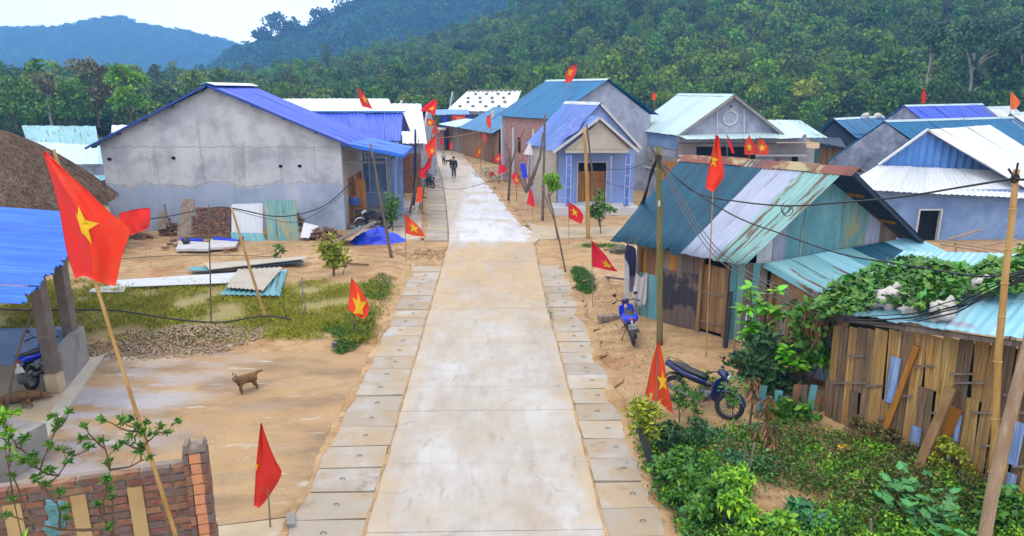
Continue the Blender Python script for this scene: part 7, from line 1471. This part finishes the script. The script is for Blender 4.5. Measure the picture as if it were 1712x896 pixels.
k = thing('slab_heap', Gt(345, 410), 'low heap of pale slabs and broken bricks on blue plastic', 'slabs')
for (pp, m) in (([(300, 402), (352, 405), (348, 416), (294, 416)], 'whiteband'), ([(352, 400), (398, 404), (392, 412), (350, 414)], 'whiteband'), ([(300, 397), (340, 399), (338, 402), (300, 401)], 'tarp'), ([(356, 396), (396, 399), (394, 403), (356, 401)], 'tarp')):
    b = MB(); b.slab([G(x, y, .34) for x, y in pp], .1); b.build('pale_slab' if m != 'tarp' else 'plastic', M[m], k)
bm2 = MB().box((0, 0, 0), (.24, .14, .1)).mesh('brick', M['brick'])
for x, y in [(276, 414), (284, 408), (290, 402), (300, 417), (312, 418), (325, 418), (338, 416), (345, 410), (352, 415), (362, 414), (372, 414), (384, 412), (396, 408), (402, 402), (296, 410), (350, 404), (318, 404), (330, 402), (404, 398), (392, 416), (378, 418)]:
    ob = sub(k, 'brick', bm2); ob.location = G(x, y, .25)-Vector(k['_w']); ob.rotation_euler.z = random.uniform(0, 3)
b = MB(); b.ball(G(311, 403, .45), .16, 10, 7, .3, 2); tag(b.build('bucket', M['black'], smooth=True), 'small black tub on the pale slabs before the brick stack', 'tub')
# tarp heaps
def heap(label, px, py, rx, ry, h_, m='tarp', sd=1, name='tarp_heap', cat='tarp', px2=None):
    q = Gt(px, py); b = MB(); n, mrr = 36, 12; vs = []
    for j in range(mrr+1):
        for i in range(n):
            a = 2*math.pi*i/n; rr = j/mrr; w_ = 1+.25*mnoise.noise(Vector((math.cos(a)*2, math.sin(a)*2, sd))); x, y = math.cos(a)*rr*rx*w_, math.sin(a)*rr*ry*w_
            z = h_*(1-rr**1.6)*(1+.4*mnoise.noise(Vector((x*2.2, y*2.2, sd))))+.10*mnoise.noise(Vector((x*6, y*6, sd)))*(1-rr*.5)+.04*abs(math.sin(a*9+sd))*(rr > .6); vs.append((q.x+x, q.y+y, q.z+max(.005, z)))
    fs = [(j*n+i, j*n+(i+1) % n, (j+1)*n+(i+1) % n, (j+1)*n+i) for j in range(mrr) for i in range(n)]; b.add(vs, [tuple(reversed(f)) for f in fs]); return tag(b.build(name, M[m]), label, cat)
heap('crumpled bright blue tarpaulin heap beside the leaning pole and teal sheet', 630, 404, 1.2, .8, .6, sd=3); heap('blue tarpaulin draped over a tall heap at the corner of the far forecourt', 680, 302, 1.0, .7, 1.5, sd=8)
# roofing sheets lying in the grass
def lying(px, z, m, label, name='roof_sheet', waves=0, th=.02, amp=.02, cat='sheet', tilt=(0, 0, 0, 0)):
    q = [G(x, y, z+t) for (x, y), t in zip(px, tilt)]
    if waves: ob = corr(q[3], q[2], q[1], q[0], waves, amp, 3, .008).build(name, M[m])
    else: b = MB(); b.slab(q, th); ob = b.build(name, M[m])
    return tag(ob, label, cat)
lying([(398, 450), (473, 446), (440, 485), (378, 480)], .42, 'cream', 'cream corrugated roofing sheet on top of the stack in the grass', waves=9)
lying([(384, 478), (476, 452), (468, 494), (366, 492)], .30, 'aqua', 'teal corrugated sheet directly under the cream one, sticking out in front', waves=11); lying([(400, 462), (480, 450), (470, 492), (380, 494)], .22, 'ice_roof', 'pale blue sheet at the bottom of the roofing stack in the grass')
lying([(196, 468), (398, 455), (392, 472), (190, 480)], .26, 'white_roof', 'long white sheet lying along the front of the grass plot'); lying([(154, 482), (215, 472), (206, 488), (148, 488)], .25, 'whiteband', 'small pale board at the left end of the long white sheet', 'board')
lying([(340, 440), (512, 428), (512, 432), (350, 450)], .42, 'cream', 'long folded metal flashing lying behind the roofing stack', th=.03); lying([(350, 444), (500, 430), (508, 438), (352, 452)], .34, 'darkblue', 'dark sheet lying under the long folded flashing'); lying([(318, 446), (360, 444), (356, 452), (316, 452)], .3, 'aqua', 'short teal sheet at the left end of the long folded flashing')
b = MB(); q = Gt(505, 532); b.tube([q, q+Vector((.1, .1, .35)), q+Vector((-.05, .4, .5)), q+Vector((-.25, 1.2, .9))], .02, 6); tag(b.build('hose', M['greycable'], smooth=True), 'bent grey hose sticking up from the grass right of the roofing stack', 'hose')
# gravel
def pebbles(name, px, py, rx, ry, n, size, h_, label, m='gravel', cat='gravel'):
    q = Gt(px, py); P = []; 
    base = np.array([(0, 0, 1), (1, 0, 0), (-.5, .87, 0), (-.5, -.87, 0), (0, 0, -1)]); Fb = np.array([(0, 1, 2), (0, 2, 3), (0, 3, 1), (4, 2, 1), (4, 3, 2), (4, 1, 3)]); V = []; F = []; tn = []
    for i in range(n):
        a, rr = rng.uniform(0, 6.28), rng.uniform()**.55; x, y = q.x+math.cos(a)*rr*rx, q.y+math.sin(a)*rr*ry; s_ = size*rng.uniform(.5, 1.5); rot = rng.uniform(0, 6.28); c, s2 = math.cos(rot), math.sin(rot)
        v = base*np.array([s_, s_*rng.uniform(.6, 1), s_*.6]); v = v @ np.array([[c, s2, 0], [-s2, c, 0], [0, 0, 1]]); F.append(Fb+5*i); V.append(v+np.array([x, y, gz(x, y)+h_*(1-rr)+s_*.2])); tn += [rng.uniform()]*5
    return stuff(tag(np_obj(name, np.concatenate(V), np.concatenate(F), M[m], None, tn), label, cat))
pebbles('rubble_gravel', 322, 560, 2.1, 1.1, 2600, .036, .2, 'spread pile of pale crushed stones in front of the grass plot at left'); pebbles('rubble_gravel', 235, 590, 2.2, .55, 900, .04, .05, 'loose stones along the back edge of the yard by the shelter wall')
pebbles('roadside_gravel', 838, 290, 2.3, 5, 1500, .1, .12, 'grey gravel and rubble heap beside the road before the brick house'); pebbles('bare_ground_stones', 450, 425, 8, 2.6, 1100, .022, .0, 'small stones strewn over the bare ground before the grey wall'); pebbles('yard_grit', 420, 640, 3.4, 2.2, 500, .012, .0, 'fine grit scattered on the concrete yard'); pebbles('bank_stones', 1040, 610, 1.6, 3.0, 700, .018, .0, 'grit and small stones on the bare soil before the wooden hut')
pebbles('garden_stones', 1290, 830, 1.6, 1.5, 160, .03, .01, 'white pebbles scattered on the bare garden soil')
pebbles('dirt_clods', 720, 425, 1.6, 1.0, 300, .05, .0, 'small clods of earth at the broken end of the drain cover', 'dirt'); pebbles('scattered_stones', 1010, 520, 1.4, 4.5, 420, .022, .0, 'tiny stones scattered over the dirt bank left of the hut')
b = MB(); q = Gt(822, 296); b.tube([q, q+Vector((0, 0, .4))], [.17, .21], 12); tag(b.build('red_bucket', M['red']), 'small red bucket at the roadside gravel', 'bucket')
b = MB(); q = Gt(388, 580); b.box((q.x, q.y, q.z+.03), (.18, .1, .06)); tag(b.build('white_scrap', M['whiteband']), 'small white scrap lying at the back edge of the yard', 'scrap')
b = MB(); q = Gt(560, 582); b.tube([q, q+Vector((0, 0, .16))], .07, 10); tag(b.build('pipe_end', M['steel']), 'short grey pipe end sticking up by the yard edge near the grass', 'pipe')
b = MB(); b.box(G(486, 872, .06), (.12, .3, .12), rz=.3); tag(b.build('concrete_lump', M['concrete']), 'broken lump of concrete at the yard corner beside the bottom flag', 'concrete')
for i, (px, py, rz_) in enumerate(((560, 446, .1), (600, 443, -.2), (470, 440, .3), (985, 470, .6), (1018, 418, .3))):
    q = Gt(px, py); b = MB(); b.box((q.x, q.y, q.z+.04), (.9-.1*i, .07, .05), rz=rz_); tag(b.build('stick', M['wood']), ['dry stick lying right of the small round bush', 'dry stick lying below the blue tarp heap', 'stick lying just right of the long flashing', 'stick on the dirt bank left of the blue motorbike', 'stick on the ground behind the far corner of the hut'][i], 'stick')
# ================= PLANTS =================
def stemtree(name, label, base, tips, leafm_, nl, L_, W_, r0=.03, cat='shrub', stem='bark', spread=.12, group=None, up=.5, rosette=True, big=None, fork=.4, droop=0, branching=False):
    """stems from the base to each tip with leaves clustered at and along the tips"""
    root = thing(name, base, label, cat, group); B = Vector(base); b = MB(); P = []; D = []
    tips = [Vector(t) for t in tips]; cen = sum(tips, Vector())/len(tips); hub = lerp(B, cen, fork)
    b.tube([B-Vector((0, 0, .1)), lerp(B, hub, .5)+Vector((.02, 0, 0)), hub], [r0, r0*.85, r0*.7], 6); ends = []
    nodes = [lerp(B, hub, .6), lerp(B, hub, .8), hub]; tips.sort(key=lambda t: (t-hub).length)
    for t in tips:
        h0 = hub
        if branching:
            h0 = min([q for q in nodes if q.z < t.z-.03] or [hub], key=lambda q: (t-q).length+.25*abs(t.x-q.x))
            k0 = 4; P4 = [lerp(h0, t, i/k0)+Vector((0, 0, -.08*math.sin(math.pi*i/k0)*(t-h0).length))+Vector((random.gauss(0, .012), random.gauss(0, .012), 0))*(0 < i < k0) for i in range(k0+1)]
            r_b = max(.006, min(r0*.6, .02*(t-h0).length+.005)); b.tube(P4, [r_b*(1-.16*i) for i in range(k0+1)], 5, cap=False); nodes += P4[1:4]; ends.append((t, (t-P4[3]).normalized(), P4[3]))
            e = P4[2]+Vector((random.uniform(-1, 1), random.uniform(-1, 1), random.uniform(.3, 1)))*.12; b.tube([P4[2], e], [.004, .003], 4, cap=False); ends.append((e, (e-P4[2]).normalized(), P4[2])); continue
        m_ = lerp(hub, t, .5)+Vector((random.uniform(-.08, .08), random.uniform(-.08, .08), 0))*(t-hub).length; b.tube([hub, m_, t], [r0*.55, r0*.35, r0*.15], 5, cap=False); d = (t-m_).normalized(); ends.append((t, d, m_))
        for k in range(2):
            s_ = lerp(m_, t, random.uniform(.1, .6)); e = s_+Vector((random.uniform(-1, 1), random.uniform(-1, 1), random.uniform(.3, 1)))*(t-hub).length*.28; b.tube([s_, e], [r0*.25, r0*.1], 4, cap=False); ends.append((e, (e-s_).normalized(), s_))
    b.build('stem', M[stem], root)
    if big:
        for j, (t, d, m_) in enumerate(ends):
            for k in range(nl):
                a = 2*math.pi*k/nl+random.uniform(-.3, .3); ob = sub(root, 'leaf', big); s_ = L_*random.uniform(.7, 1.2); ob.location = t-Vector(root['_w'])-d*random.uniform(0, L_*.5); ob.scale = (s_, s_, s_); ob.rotation_euler = (random.uniform(-.1, .7)-droop, random.gauss(0, .2), a)
        return root
    for t, d, m_ in ends:
        n = nl
        for k in range(n):
            P.append(lerp(t, m_, random.random()**2*.6) if not rosette else t-d*random.uniform(0, L_*.5)); v = d*up+Vector((random.gauss(0, 1), random.gauss(0, 1), random.gauss(0, .6)-droop)); D.append(v)
            if not rosette: P[-1] = P[-1]+Vector((random.gauss(0, spread), random.gauss(0, spread), random.gauss(0, spread)))
    P = np.array(P); D = np.array(D); V, F = leaf_quads(P, D, L_*rng.uniform(.6, 1.3, len(P)), W_*rng.uniform(.7, 1.2, len(P)))
    np_obj('foliage', V, F, M[leafm_], root, np.repeat(rng.uniform(0, 1, len(P)), 4)); return root
# big foreground shrub
Ys = 6.0; base = Vector((U(168, 896, Ys).x, Ys, 0))
tips = [U(x, y, Ys+dy) for x, y, dy in [(118, 685, .3), (140, 712, 0), (170, 700, -.2), (100, 702, .2), (207, 705, .1), (232, 712, -.1), (245, 705, .3), (282, 722, 0), (268, 712, .2), (205, 740, -.2), (172, 735, 0), (150, 745, .2), (82, 742, 0), (40, 770, -.1), (20, 792, .2), (60, 800, 0), (115, 770, .2), (185, 770, 0), (178, 800, -.2), (188, 830, .1), (235, 742, .1), (16, 730, 0), (35, 735, .2), (80, 785, -.2), (120, 755, .3), (100, 820, 0), (165, 842, -.1), (250, 765, .1), (10, 860, 0)]]
stemtree('foreground_shrub', 'sparse twiggy shrub with small leaf rosettes in front of the brick wall', base, tips, 'leaf_mid', 24, .065, .026, .03, fork=.3, branching=True)
t2 = [U(x, y, Ys-.3) for x, y in [(25, 690), (5, 700), (12, 720), (8, 745), (0, 690)]]; stemtree('foreground_shrub', 'bright green leaf sprig cut by the left edge below the lying dog', Vector((t2[0].x-.3, Ys-.3, 0)), t2, 'leaf_bright', 16, .09, .035, .014, fork=.5, branching=True)
b = MB(); 
for (x, y) in ((88, 850), (100, 850), (96, 872), (86, 884)):
    p = U(x, y, 6.6); b.ball(tuple(p), (.09, .03, .1), 8, 6, .5, x)
tag(b.build('teal_rag', M['teal_sheet']), 'torn teal netting rag hanging on the brick wall behind the shrub', 'rag')
# small bush by the flashing
p = Gt(557, 460); tips = [U(x, y, p.y+dy) for x, y, dy in ((551, 398, 0), (560, 405, .1), (547, 415, 0), (570, 418, 0), (556, 425, -.2), (574, 430, .1), (549, 432, .1), (562, 440, 0))]
stemtree('small_bush', 'small upright yellow-green bush on the bare ground left of the leaning pole', p, tips, 'leaf_yellow', 26, .17, .1, .05, rosette=False, spread=.1, fork=.3)
p = Gt(572, 458); stemtree('small_bush', 'tiny dry brown weed right beside the yellow-green bush', p, [U(578, 430, p.y), U(585, 436, p.y), U(580, 440, p.y)], 'leaf_dead', 6, .1, .05, .015)
p = Gt(656, 388); stemtree('potted_plant', 'slim dark leafy sapling beside the porch posts of the grey house', p, [U(x, y, p.y) for x, y in ((648, 332), (658, 330), (664, 345), (655, 352), (650, 345), (660, 362))], 'leaf_mid', 24, .2, .08, .03, rosette=False, spread=.12)
p = Gt(478, 536); stemtree('sapling', 'thin leafless sapling standing in the grass left of the grey hose', p, [U(474, 480, p.y), U(466, 505, p.y)], 'leaf_mid', 3, .1, .04, .02, fork=.5); p = Gt(470, 440); stemtree('sapling', 'small dark green sapling behind the cream roofing sheets', p, [U(466, 412, p.y), U(472, 418, p.y), U(462, 424, p.y)], 'leaf_mid', 8, .2, .07, .02)
# topiary ball on a crooked stem
p = Gt(933, 400); base = p; root = thing('topiary_sapling', p, 'crooked sapling with one round bright lime-green leaf ball before the light blue house', 'tree')
b = MB(); b.tube([p, U(925, 355, p.y), U(917, 325, p.y), U(922, 310, p.y)], [.05, .04, .03, .03], 6); b.tube([U(917, 330, p.y), U(932, 312, p.y)], [.03, .02], 5); b.build('trunk', M['pole_grey'], root)
P = []; 
for c_, r_, n in (((922, 300), .36, 700), ((925, 313), .22, 300), ((934, 312), .12, 120)):
    q = U(*c_, p.y)
    for _ in range(n): v = Vector((random.gauss(0, 1), random.gauss(0, 1), random.gauss(0, .75))).normalized()*r_*random.uniform(.6, 1.05); P.append(q+Vector((v.x, v.y, v.z*.75)))
P = np.array(P); V, F = leaf_quads(P, rng.normal(size=P.shape), .12, .07); np_obj('crown', V, F, M['leaf_bright'], root, np.repeat(rng.uniform(.3, 1, len(P)), 4))
p = Gt(1004, 392); stemtree('sapling', 'young tree with drooping dark leaves before the plinth of the light blue house', p, [U(x, y, p.y) for x, y in ((985, 345), (995, 338), (1004, 320), (1012, 340), (1020, 345), (1000, 352), (990, 356))], 'leaf_mid', 16, .3, .09, .03, droop=.5)
# right: leafy trees before the lean-to
bl = leafmesh('broad', M['leaf_broad'])
p = Gt(1262, 700); stemtree('broadleaf_shrub', 'tall shrub with large bright green leaves before the boards right of the hut door', vz(U(1262, 700, 14.2), 0), [U(x, y, 14.2+dy) for x, y, dy in ((1254, 478, 0), (1256, 490, .1), (1275, 505, 0), (1290, 520, -.2), (1248, 535, 0), (1262, 548, 0), (1280, 545, .2), (1246, 560, 0), (1268, 575, 0))], None, 7, .27, .1, .045, big=bl, cat='shrub', fork=.35)
stemtree('broadleaf_shrub', 'shrub with drooping bright green leaf fans left of the bamboo hut corner', vz(U(1345, 700, 13.2), 0), [U(x, y, 13.2+dy) for x, y, dy in ((1310, 590, 0), (1322, 605, -.1), (1300, 610, .1), (1365, 588, 0), (1352, 600, .1), (1375, 595, -.1), (1318, 580, 0))], None, 7, .27, .1, .045, big=bl, fork=.4)
stemtree('dark_shrub', 'dense dark green shrub in front of the broad-leaved ones by the garden path', vz(U(1275, 700, 13.3), 0), [U(x, y, 13.3+dy) for x, y, dy in ((1230, 605, 0), (1245, 595, .2), (1262, 600, 0), (1280, 590, .2), (1255, 620, 0), (1290, 620, 0), (1300, 640, .2), (1272, 640, -.2), (1320, 650, 0), (1335, 640, .3), (1290, 560, .4), (1300, 575, .4))], 'leaf_dark', 42, .2, .08, .04, rosette=False, spread=.14)
stemtree('dark_shrub', 'low leafy plant at the right garden corner by the bamboo wall', vz(U(1310, 730, 12.4), 0), [U(x, y, 12.4) for x, y in ((1290, 690, ), (1310, 690), (1330, 700), (1300, 705), (1345, 690))], 'leaf_mid', 40, .2, .09, .03, rosette=False, spread=.13)
for (x, y0, y1, lab) in ((1225, 720, 632, 'thin leafy sapling right of the dark motorbike front wheel'), (1160, 705, 650, 'thin leafy stake plant in front of the dark motorbike'), (1135, 705, 640, 'thin leafy sapling in front of the dark motorbike seat'), (1184, 668, 620, 'small bright sapling above the dark motorbike front wheel')):
    p = Gt(x, y0); stemtree('sapling', lab, p, [U(x-4, y1, p.y), U(x+4, y1+14, p.y), U(x-5, y1+26, p.y), U(x+4, y1+38, p.y)], 'leaf_mid' if x != 1184 else 'leaf_yellow', 12, .11, .05, .015, rosette=False, spread=.05, fork=.5)
# dead hanging leaf plants
for i, (x, y, yb, lab) in enumerate(((1258, 640, 760, 'shrivelled brown leaves in front of the dark shrub, upper left dead clump'), (1282, 672, 800, 'tallest drooping clump of dead brown leaves in the middle of the garden edge'), (1262, 725, 850, 'lowest drooping clump of dead brown leaves over the weeds'), (1288, 722, 820, 'small dead brown leaf clump right of the lowest one'))):
    Y_ = 11.8-.3*i; t = U(x, y, Y_); root = thing('dead_plant', vz(t, 0), lab, 'dead plant', 'dead leaf clumps in the garden'); b = MB(); b.tube([vz(t, -.1), lerp(vz(t, 0), t, .6)+Vector((.04, 0, 0)), t], [.025, .02, .02], 6); b.build('stem', M['bark'], root)
    P = []; D = []
    for _ in range(70): a = random.uniform(0, 6.28); P.append(t+Vector((math.cos(a)*.14*random.random(), math.sin(a)*.14*random.random(), random.uniform(-.3, .12)))); D.append((math.cos(a)*.5, math.sin(a)*.5, -1))
    P, D = np.array(P), np.array(D); V, F = leaf_quads(P, D, rng.uniform(.1, .2, len(P)), .04, .6); np_obj('dead_leaves', V, F, M['leaf_dead'], root, np.repeat(rng.uniform(0, 1, len(P)), 4))
# garden edge columnar shrub + dark stake
Yc = 11.2; stemtree('column_shrub', 'upright yellow-green shrub at the garden corner under the tall triangular flag', vz(U(1085, 790, Yc), 0), [U(x, y, Yc+dy) for x, y, dy in ((1075, 672, 0), (1082, 680, .1), (1070, 690, 0), (1078, 705, -.1), (1068, 715, .1), (1085, 712, 0), (1090, 688, .1))], 'leaf_yellow', 30, .14, .055, .035, rosette=False, spread=.08, fork=.5)
b = MB(); b.tube([vz(U(1100, 800, 10.6), -.1), U(1068, 715, 11.0)], [.06, .045], 8); tag(b.build('stake', M['jacket']), 'dark weathered stake leaning at the garden corner below the columnar shrub', 'stake')
for (x0, y0, x1, y1, Y_, lab) in ((1240, 830, 1247, 740, 10.2, 'thin pale garden stake below the dead leaves, the left one'), (1241, 835, 1262, 740, 10.1, 'thin pale garden stake slanting right below the dead leaves'), (1194, 825, 1196, 780, 9.9, 'short broken stick in the garden left of the bare soil'), (1462, 896, 1456, 868, 8.6, 'short broken bamboo stub at the bottom edge of the garden')):
    b = MB(); p = U(x0, y0, Y_); b.tube([vz(p, -.1), U(x1, y1, Y_)], [.022, .018], 6); tag(b.build('stake', M['wood_grey']), lab, 'stake')
# weeds as a mass
def field(name, label, region, n, L_, W_, mats, hgt, lean=.8, cat='weeds', dens=None, clump=None):
    P = []; D = []; hs = []; k = 0
    while len(P) < n and k < n*12:
        k += 1; px, py = random.uniform(region[0], region[1]), random.uniform(region[2], region[3]); q = Gt(px, py) if dens is None or True else None
        w_ = dens(px, py, q) if dens else 1
        if random.random() > w_: continue
        m_ = clump[0] if clump else 1
        for _ in range(m_):
            dx, dy = (random.gauss(0, clump[1]), random.gauss(0, clump[1])) if clump else (0, 0)
            z = random.uniform(0, hgt)*(w_**.5); P.append((q.x+dx, q.y+dy, q.z+z)); D.append((random.gauss(0, lean), random.gauss(0, lean), random.uniform(.1, 1.0)))
    P, D = np.array(P), np.array(D); V, F = leaf_quads(P, D, L_*rng.uniform(.5, 1.3, len(P)), W_*rng.uniform(.7, 1.3, len(P)), .3); return stuff(tag(np_obj(name, V, F, M[mats], None, np.repeat(rng.uniform(0, 1, len(P)), 4)), label, cat))
def gardenpoly(px, py): return inpoly(px, py, [(1070, 780), (1072, 735), (1100, 722), (1160, 728), (1240, 722), (1330, 722), (1400, 732), (1480, 750), (1600, 800), (1720, 850), (1730, 960), (1170, 960), (1135, 880), (1085, 815)])
def bare(px, py):
    b_ = max(0, 1-math.hypot((px-1300)/95, (py-850)/55))*1.8+max(0, 1-math.hypot((px-1360)/60, (py-790)/30))*.6+max(0, 1-math.hypot((px-1270)/40, (py-815)/25))*.7+max(0, 1-math.hypot((px-1440)/60, (py-800)/25))*.5
    return max(0, 1-b_)
def dn(seed, s_=45, lo=-.1, hi=.3): return lambda px, py, q: (sm(lo, hi, mnoise.noise(Vector((px/s_, py/s_*1.6, seed))))*bare(px, py) if gardenpoly(px, py) else 0)
field('green_weeds', 'low green weeds carpeting the garden at bottom right', (1045, 1712, 690, 930), 20000, .07, .04, 'leaf_mid', .2, dens=dn(1, 40, -.4, .2), clump=(5, .09))
field('bright_weeds', 'brighter green clumps among the weeds of the bottom right garden', (1045, 1712, 700, 930), 9000, .075, .04, 'leaf_bright', .26, dens=dn(7, 40, .0, .4), clump=(6, .08))
field('dry_weeds', 'brownish olive dry weeds in the middle of the garden before the bamboo wall', (1200, 1700, 700, 880), 10000, .07, .026, 'weed_brown', .3, dens=dn(13, 40, -.3, .2), clump=(6, .07)); field('bluish_weeds', 'bluish green leafy weeds at the left rim of the garden', (1045, 1300, 690, 930), 4000, .09, .05, 'leaf_blue', .25, dens=dn(21, 40, .0, .35), clump=(5, .08))
def mound(name, label, cx, cy, rx, rz, n, L_, W_, m, Y_, hgt=.6, cat='bush'):
    c_ = vz(U(cx, cy, Y_), 0); root = thing(name, c_, label, cat); b = MB()
    for _ in range(9): a = random.uniform(0, 6.28); b.tube([c_, c_+Vector((math.cos(a)*rx*.5, math.sin(a)*rx*.5, hgt*.8))], [.015, .006], 4, cap=False)
    b.build('stem', M['bark'], root); P = []
    lum = [(random.gauss(0, .45)*rx, random.gauss(0, .45)*rx, hgt*random.uniform(.35, .95), random.uniform(.2, .42)*rx) for _ in range(9)]
    for _ in range(n):
        l_ = random.choice(lum); v = Vector((random.gauss(0, 1), random.gauss(0, 1), abs(random.gauss(0, 1)))).normalized()*l_[3]*random.uniform(.55, 1.1); P.append((c_.x+l_[0]+v.x, c_.y+l_[1]+v.y, max(.03, l_[2]+v.z*.8)))
    P = np.array(P); D = rng.normal(size=P.shape); V, F = upleaf(P, D, L_*rng.uniform(.6, 1.3, n), W_*rng.uniform(.7, 1.3, n)); np_obj('foliage', V, F, M[m], root, np.repeat(rng.uniform(0, 1, n), 4)); return root
mound('leafy_bush', 'dense green bush bulging over the drain cover at the left rim of the garden', 1118, 800, .42, 0, 1000, .12, .07, 'leaf_mid', 10.3, .6); mound('leafy_bush', 'bright green bush at the bottom edge of the garden left of the bare soil', 1215, 870, .65, 0, 1500, .13, .07, 'leaf_bright', 9.2, .6)
mound('leafy_bush', 'green bush at the bottom left corner of the garden by the drain slabs', 1172, 862, .5, 0, 1500, .13, .07, 'leaf_mid', 9.4, .6); mound('leafy_bush', 'fluffy yellow-green bush at the foot of the bamboo wall by the thick timber', 1590, 795, .45, 0, 1200, .08, .045, 'leaf_yellow', 10.4, .75)
mound('leafy_bush', 'bluish leafy bush at the bottom edge right of the bare garden soil', 1340, 890, .5, 0, 800, .14, .08, 'leaf_blue', 8.9, .35); mound('leafy_bush', 'dark green bush behind the flag stick at the garden edge', 1120, 725, .45, 0, 800, .1, .05, 'leaf_dark', 11.6, .5)
mound('leafy_bush', 'leafy green bush in the middle of the garden beside the dead leaf clumps', 1170, 790, .6, 0, 1200, .11, .06, 'leaf_mid', 10.4, .45); mound('leafy_bush', 'olive bush at the foot of the leaning long timber', 1475, 745, .45, 0, 900, .09, .045, 'weed_brown', 11.3, .5)
mound('leafy_bush', 'green bush filling the very bottom right corner beyond the bamboo pole', 1700, 880, .5, 0, 900, .14, .08, 'leaf_mid', 9.0, .5)
lmb = leafmesh('pumpkin', M['leaf_blue']); M['leaf_blue2'] = mat('leaf_broad_bluish', S(96, 156, 96), [n_(S(70, 124, 66), 3, .45, .62, .5)], rough=.5, rand=.3, hue=.02, off=True); lmb = leafmesh('pumpkin', M['leaf_blue2'])
for (cx, cy, n, r_, Y_, lab) in ((1530, 850, 40, .5, 9.3, 'plant with big rounded pale green leaves before the yellow-green bush'), (1570, 885, 26, .4, 8.7, 'big rounded green leaves at the bottom edge left of the bamboo pole'), (1490, 830, 10, .25, 9.7, 'small group of broad leaves left of the big-leaved plant'), (1700, 860, 12, .3, 9.1, 'broad green leaves right of the bamboo pole foot')):
    c_ = vz(U(cx, cy, Y_), 0); root = thing('broadleaf_plant', c_, lab, 'plant', 'big-leaved garden plants'); b = MB()
    for k in range(n):
        a, rr = random.uniform(0, 6.28), random.random()**.5*r_; z = random.uniform(.25, .6); q = Vector((math.cos(a)*rr, math.sin(a)*rr, z)); ob = sub(root, 'leaf', lmb); s_ = random.uniform(.12, .2); ob.location = q; ob.scale = (s_,)*3; ob.rotation_euler = (random.uniform(-.1, .6), random.gauss(0, .25), a-math.pi/2+random.gauss(0, .5)); b.tube([c_, c_+q], .006, 4, cap=False)
    b.build('stem', M['leaf_dark'], root)
b = MB(); q = U(1412, 756, 11.2); b.ball((q.x, q.y, .2), (.16, .1, .07), 12, 8, .4, 1); tag(b.build('yellow_bag', M['yellow'], smooth=True), 'small yellow and white plastic bag lying in the dry weeds before the bamboo wall', 'bag')
mound('lime_tree_bush', 'bright yellow-green bush cut by the right edge beyond the yellow bamboo pole', 1712, 450, .8, 0, 1400, .16, .1, 'leaf_bright', 15.5, 3.2)
# grasses
field('yellow_grass', 'yellowish grass tufts on the plot behind the yard at left', (0, 700, 470, 575), 60000, .13, .018, 'grass', .04, .5, 'grass', lambda px, py, q: min(1, grass_mask(q.x, q.y)*1.1)*sm(-.4, .2, mnoise.noise(Vector((q.x*.8, q.y*.8, 2))))*(q.y > 17.2), (6, .05))
field('green_grass', 'lush green grass clumps along the left drain cover near the star flag', (540, 700, 440, 600), 7000, .11, .02, 'grass_green', .03, .6, 'grass', lambda px, py, q: (max(blob(q.x, q.y, -3.98, 18.2, .62, 2.3), blob(q.x, q.y, -4.0, 22.4, .6, 2.0), blob(q.x, q.y, -4.9, 18.2, 1.2, .6))+.3*mnoise.noise(Vector((q.x*2, q.y*2, 4))) > .28)*.9, (6, .06))
field('roadside_grass', 'green grass tufts on the right bank and around the pale knotty pole', (935, 1070, 385, 530), 5000, .12, .02, 'grass_green', .03, .6, 'grass', lambda px, py, q: (max(blob(q.x, q.y, 3.1, 23.5, .5, 2.5), blob(q.x, q.y, 4.6, 28.4, 1.3, .6)) > .3)*1.0, (6, .05))
field('joint_grass', 'thin grass growing in the joint between road and right drain slabs', (900, 925, 490, 560), 500, .1, .015, 'grass_green', .01, .5, 'grass', lambda px, py, q: (1.63 < q.x < 1.75)*1.0, (5, .03))

# ================= HAZE =================
b = MB(); b.box((-250, 620, 150), (3300, 1960, 306)); hz_ = b.build('haze', None)
hm = bpy.data.materials.new('air'); hm.use_nodes = True; t = hm.node_tree
for n in list(t.nodes):
    if n.type == 'BSDF_PRINCIPLED': t.nodes.remove(n)
pv = t.nodes.new('ShaderNodeVolumePrincipled'); pv.inputs['Density'].default_value = .0006; pv.inputs['Color'].default_value = (.2, .5, 1, 1); pv.inputs['Anisotropy'].default_value = 0
t.links.new(pv.outputs[0], t.nodes['Material Output'].inputs['Volume'])
hz_.data.materials.clear(); hz_.data.materials.append(hm); stuff(tag(hz_, 'thin bluish haze filling the valley', 'haze'))
for o in bpy.data.objects:
    if '_w' in o: del o['_w']
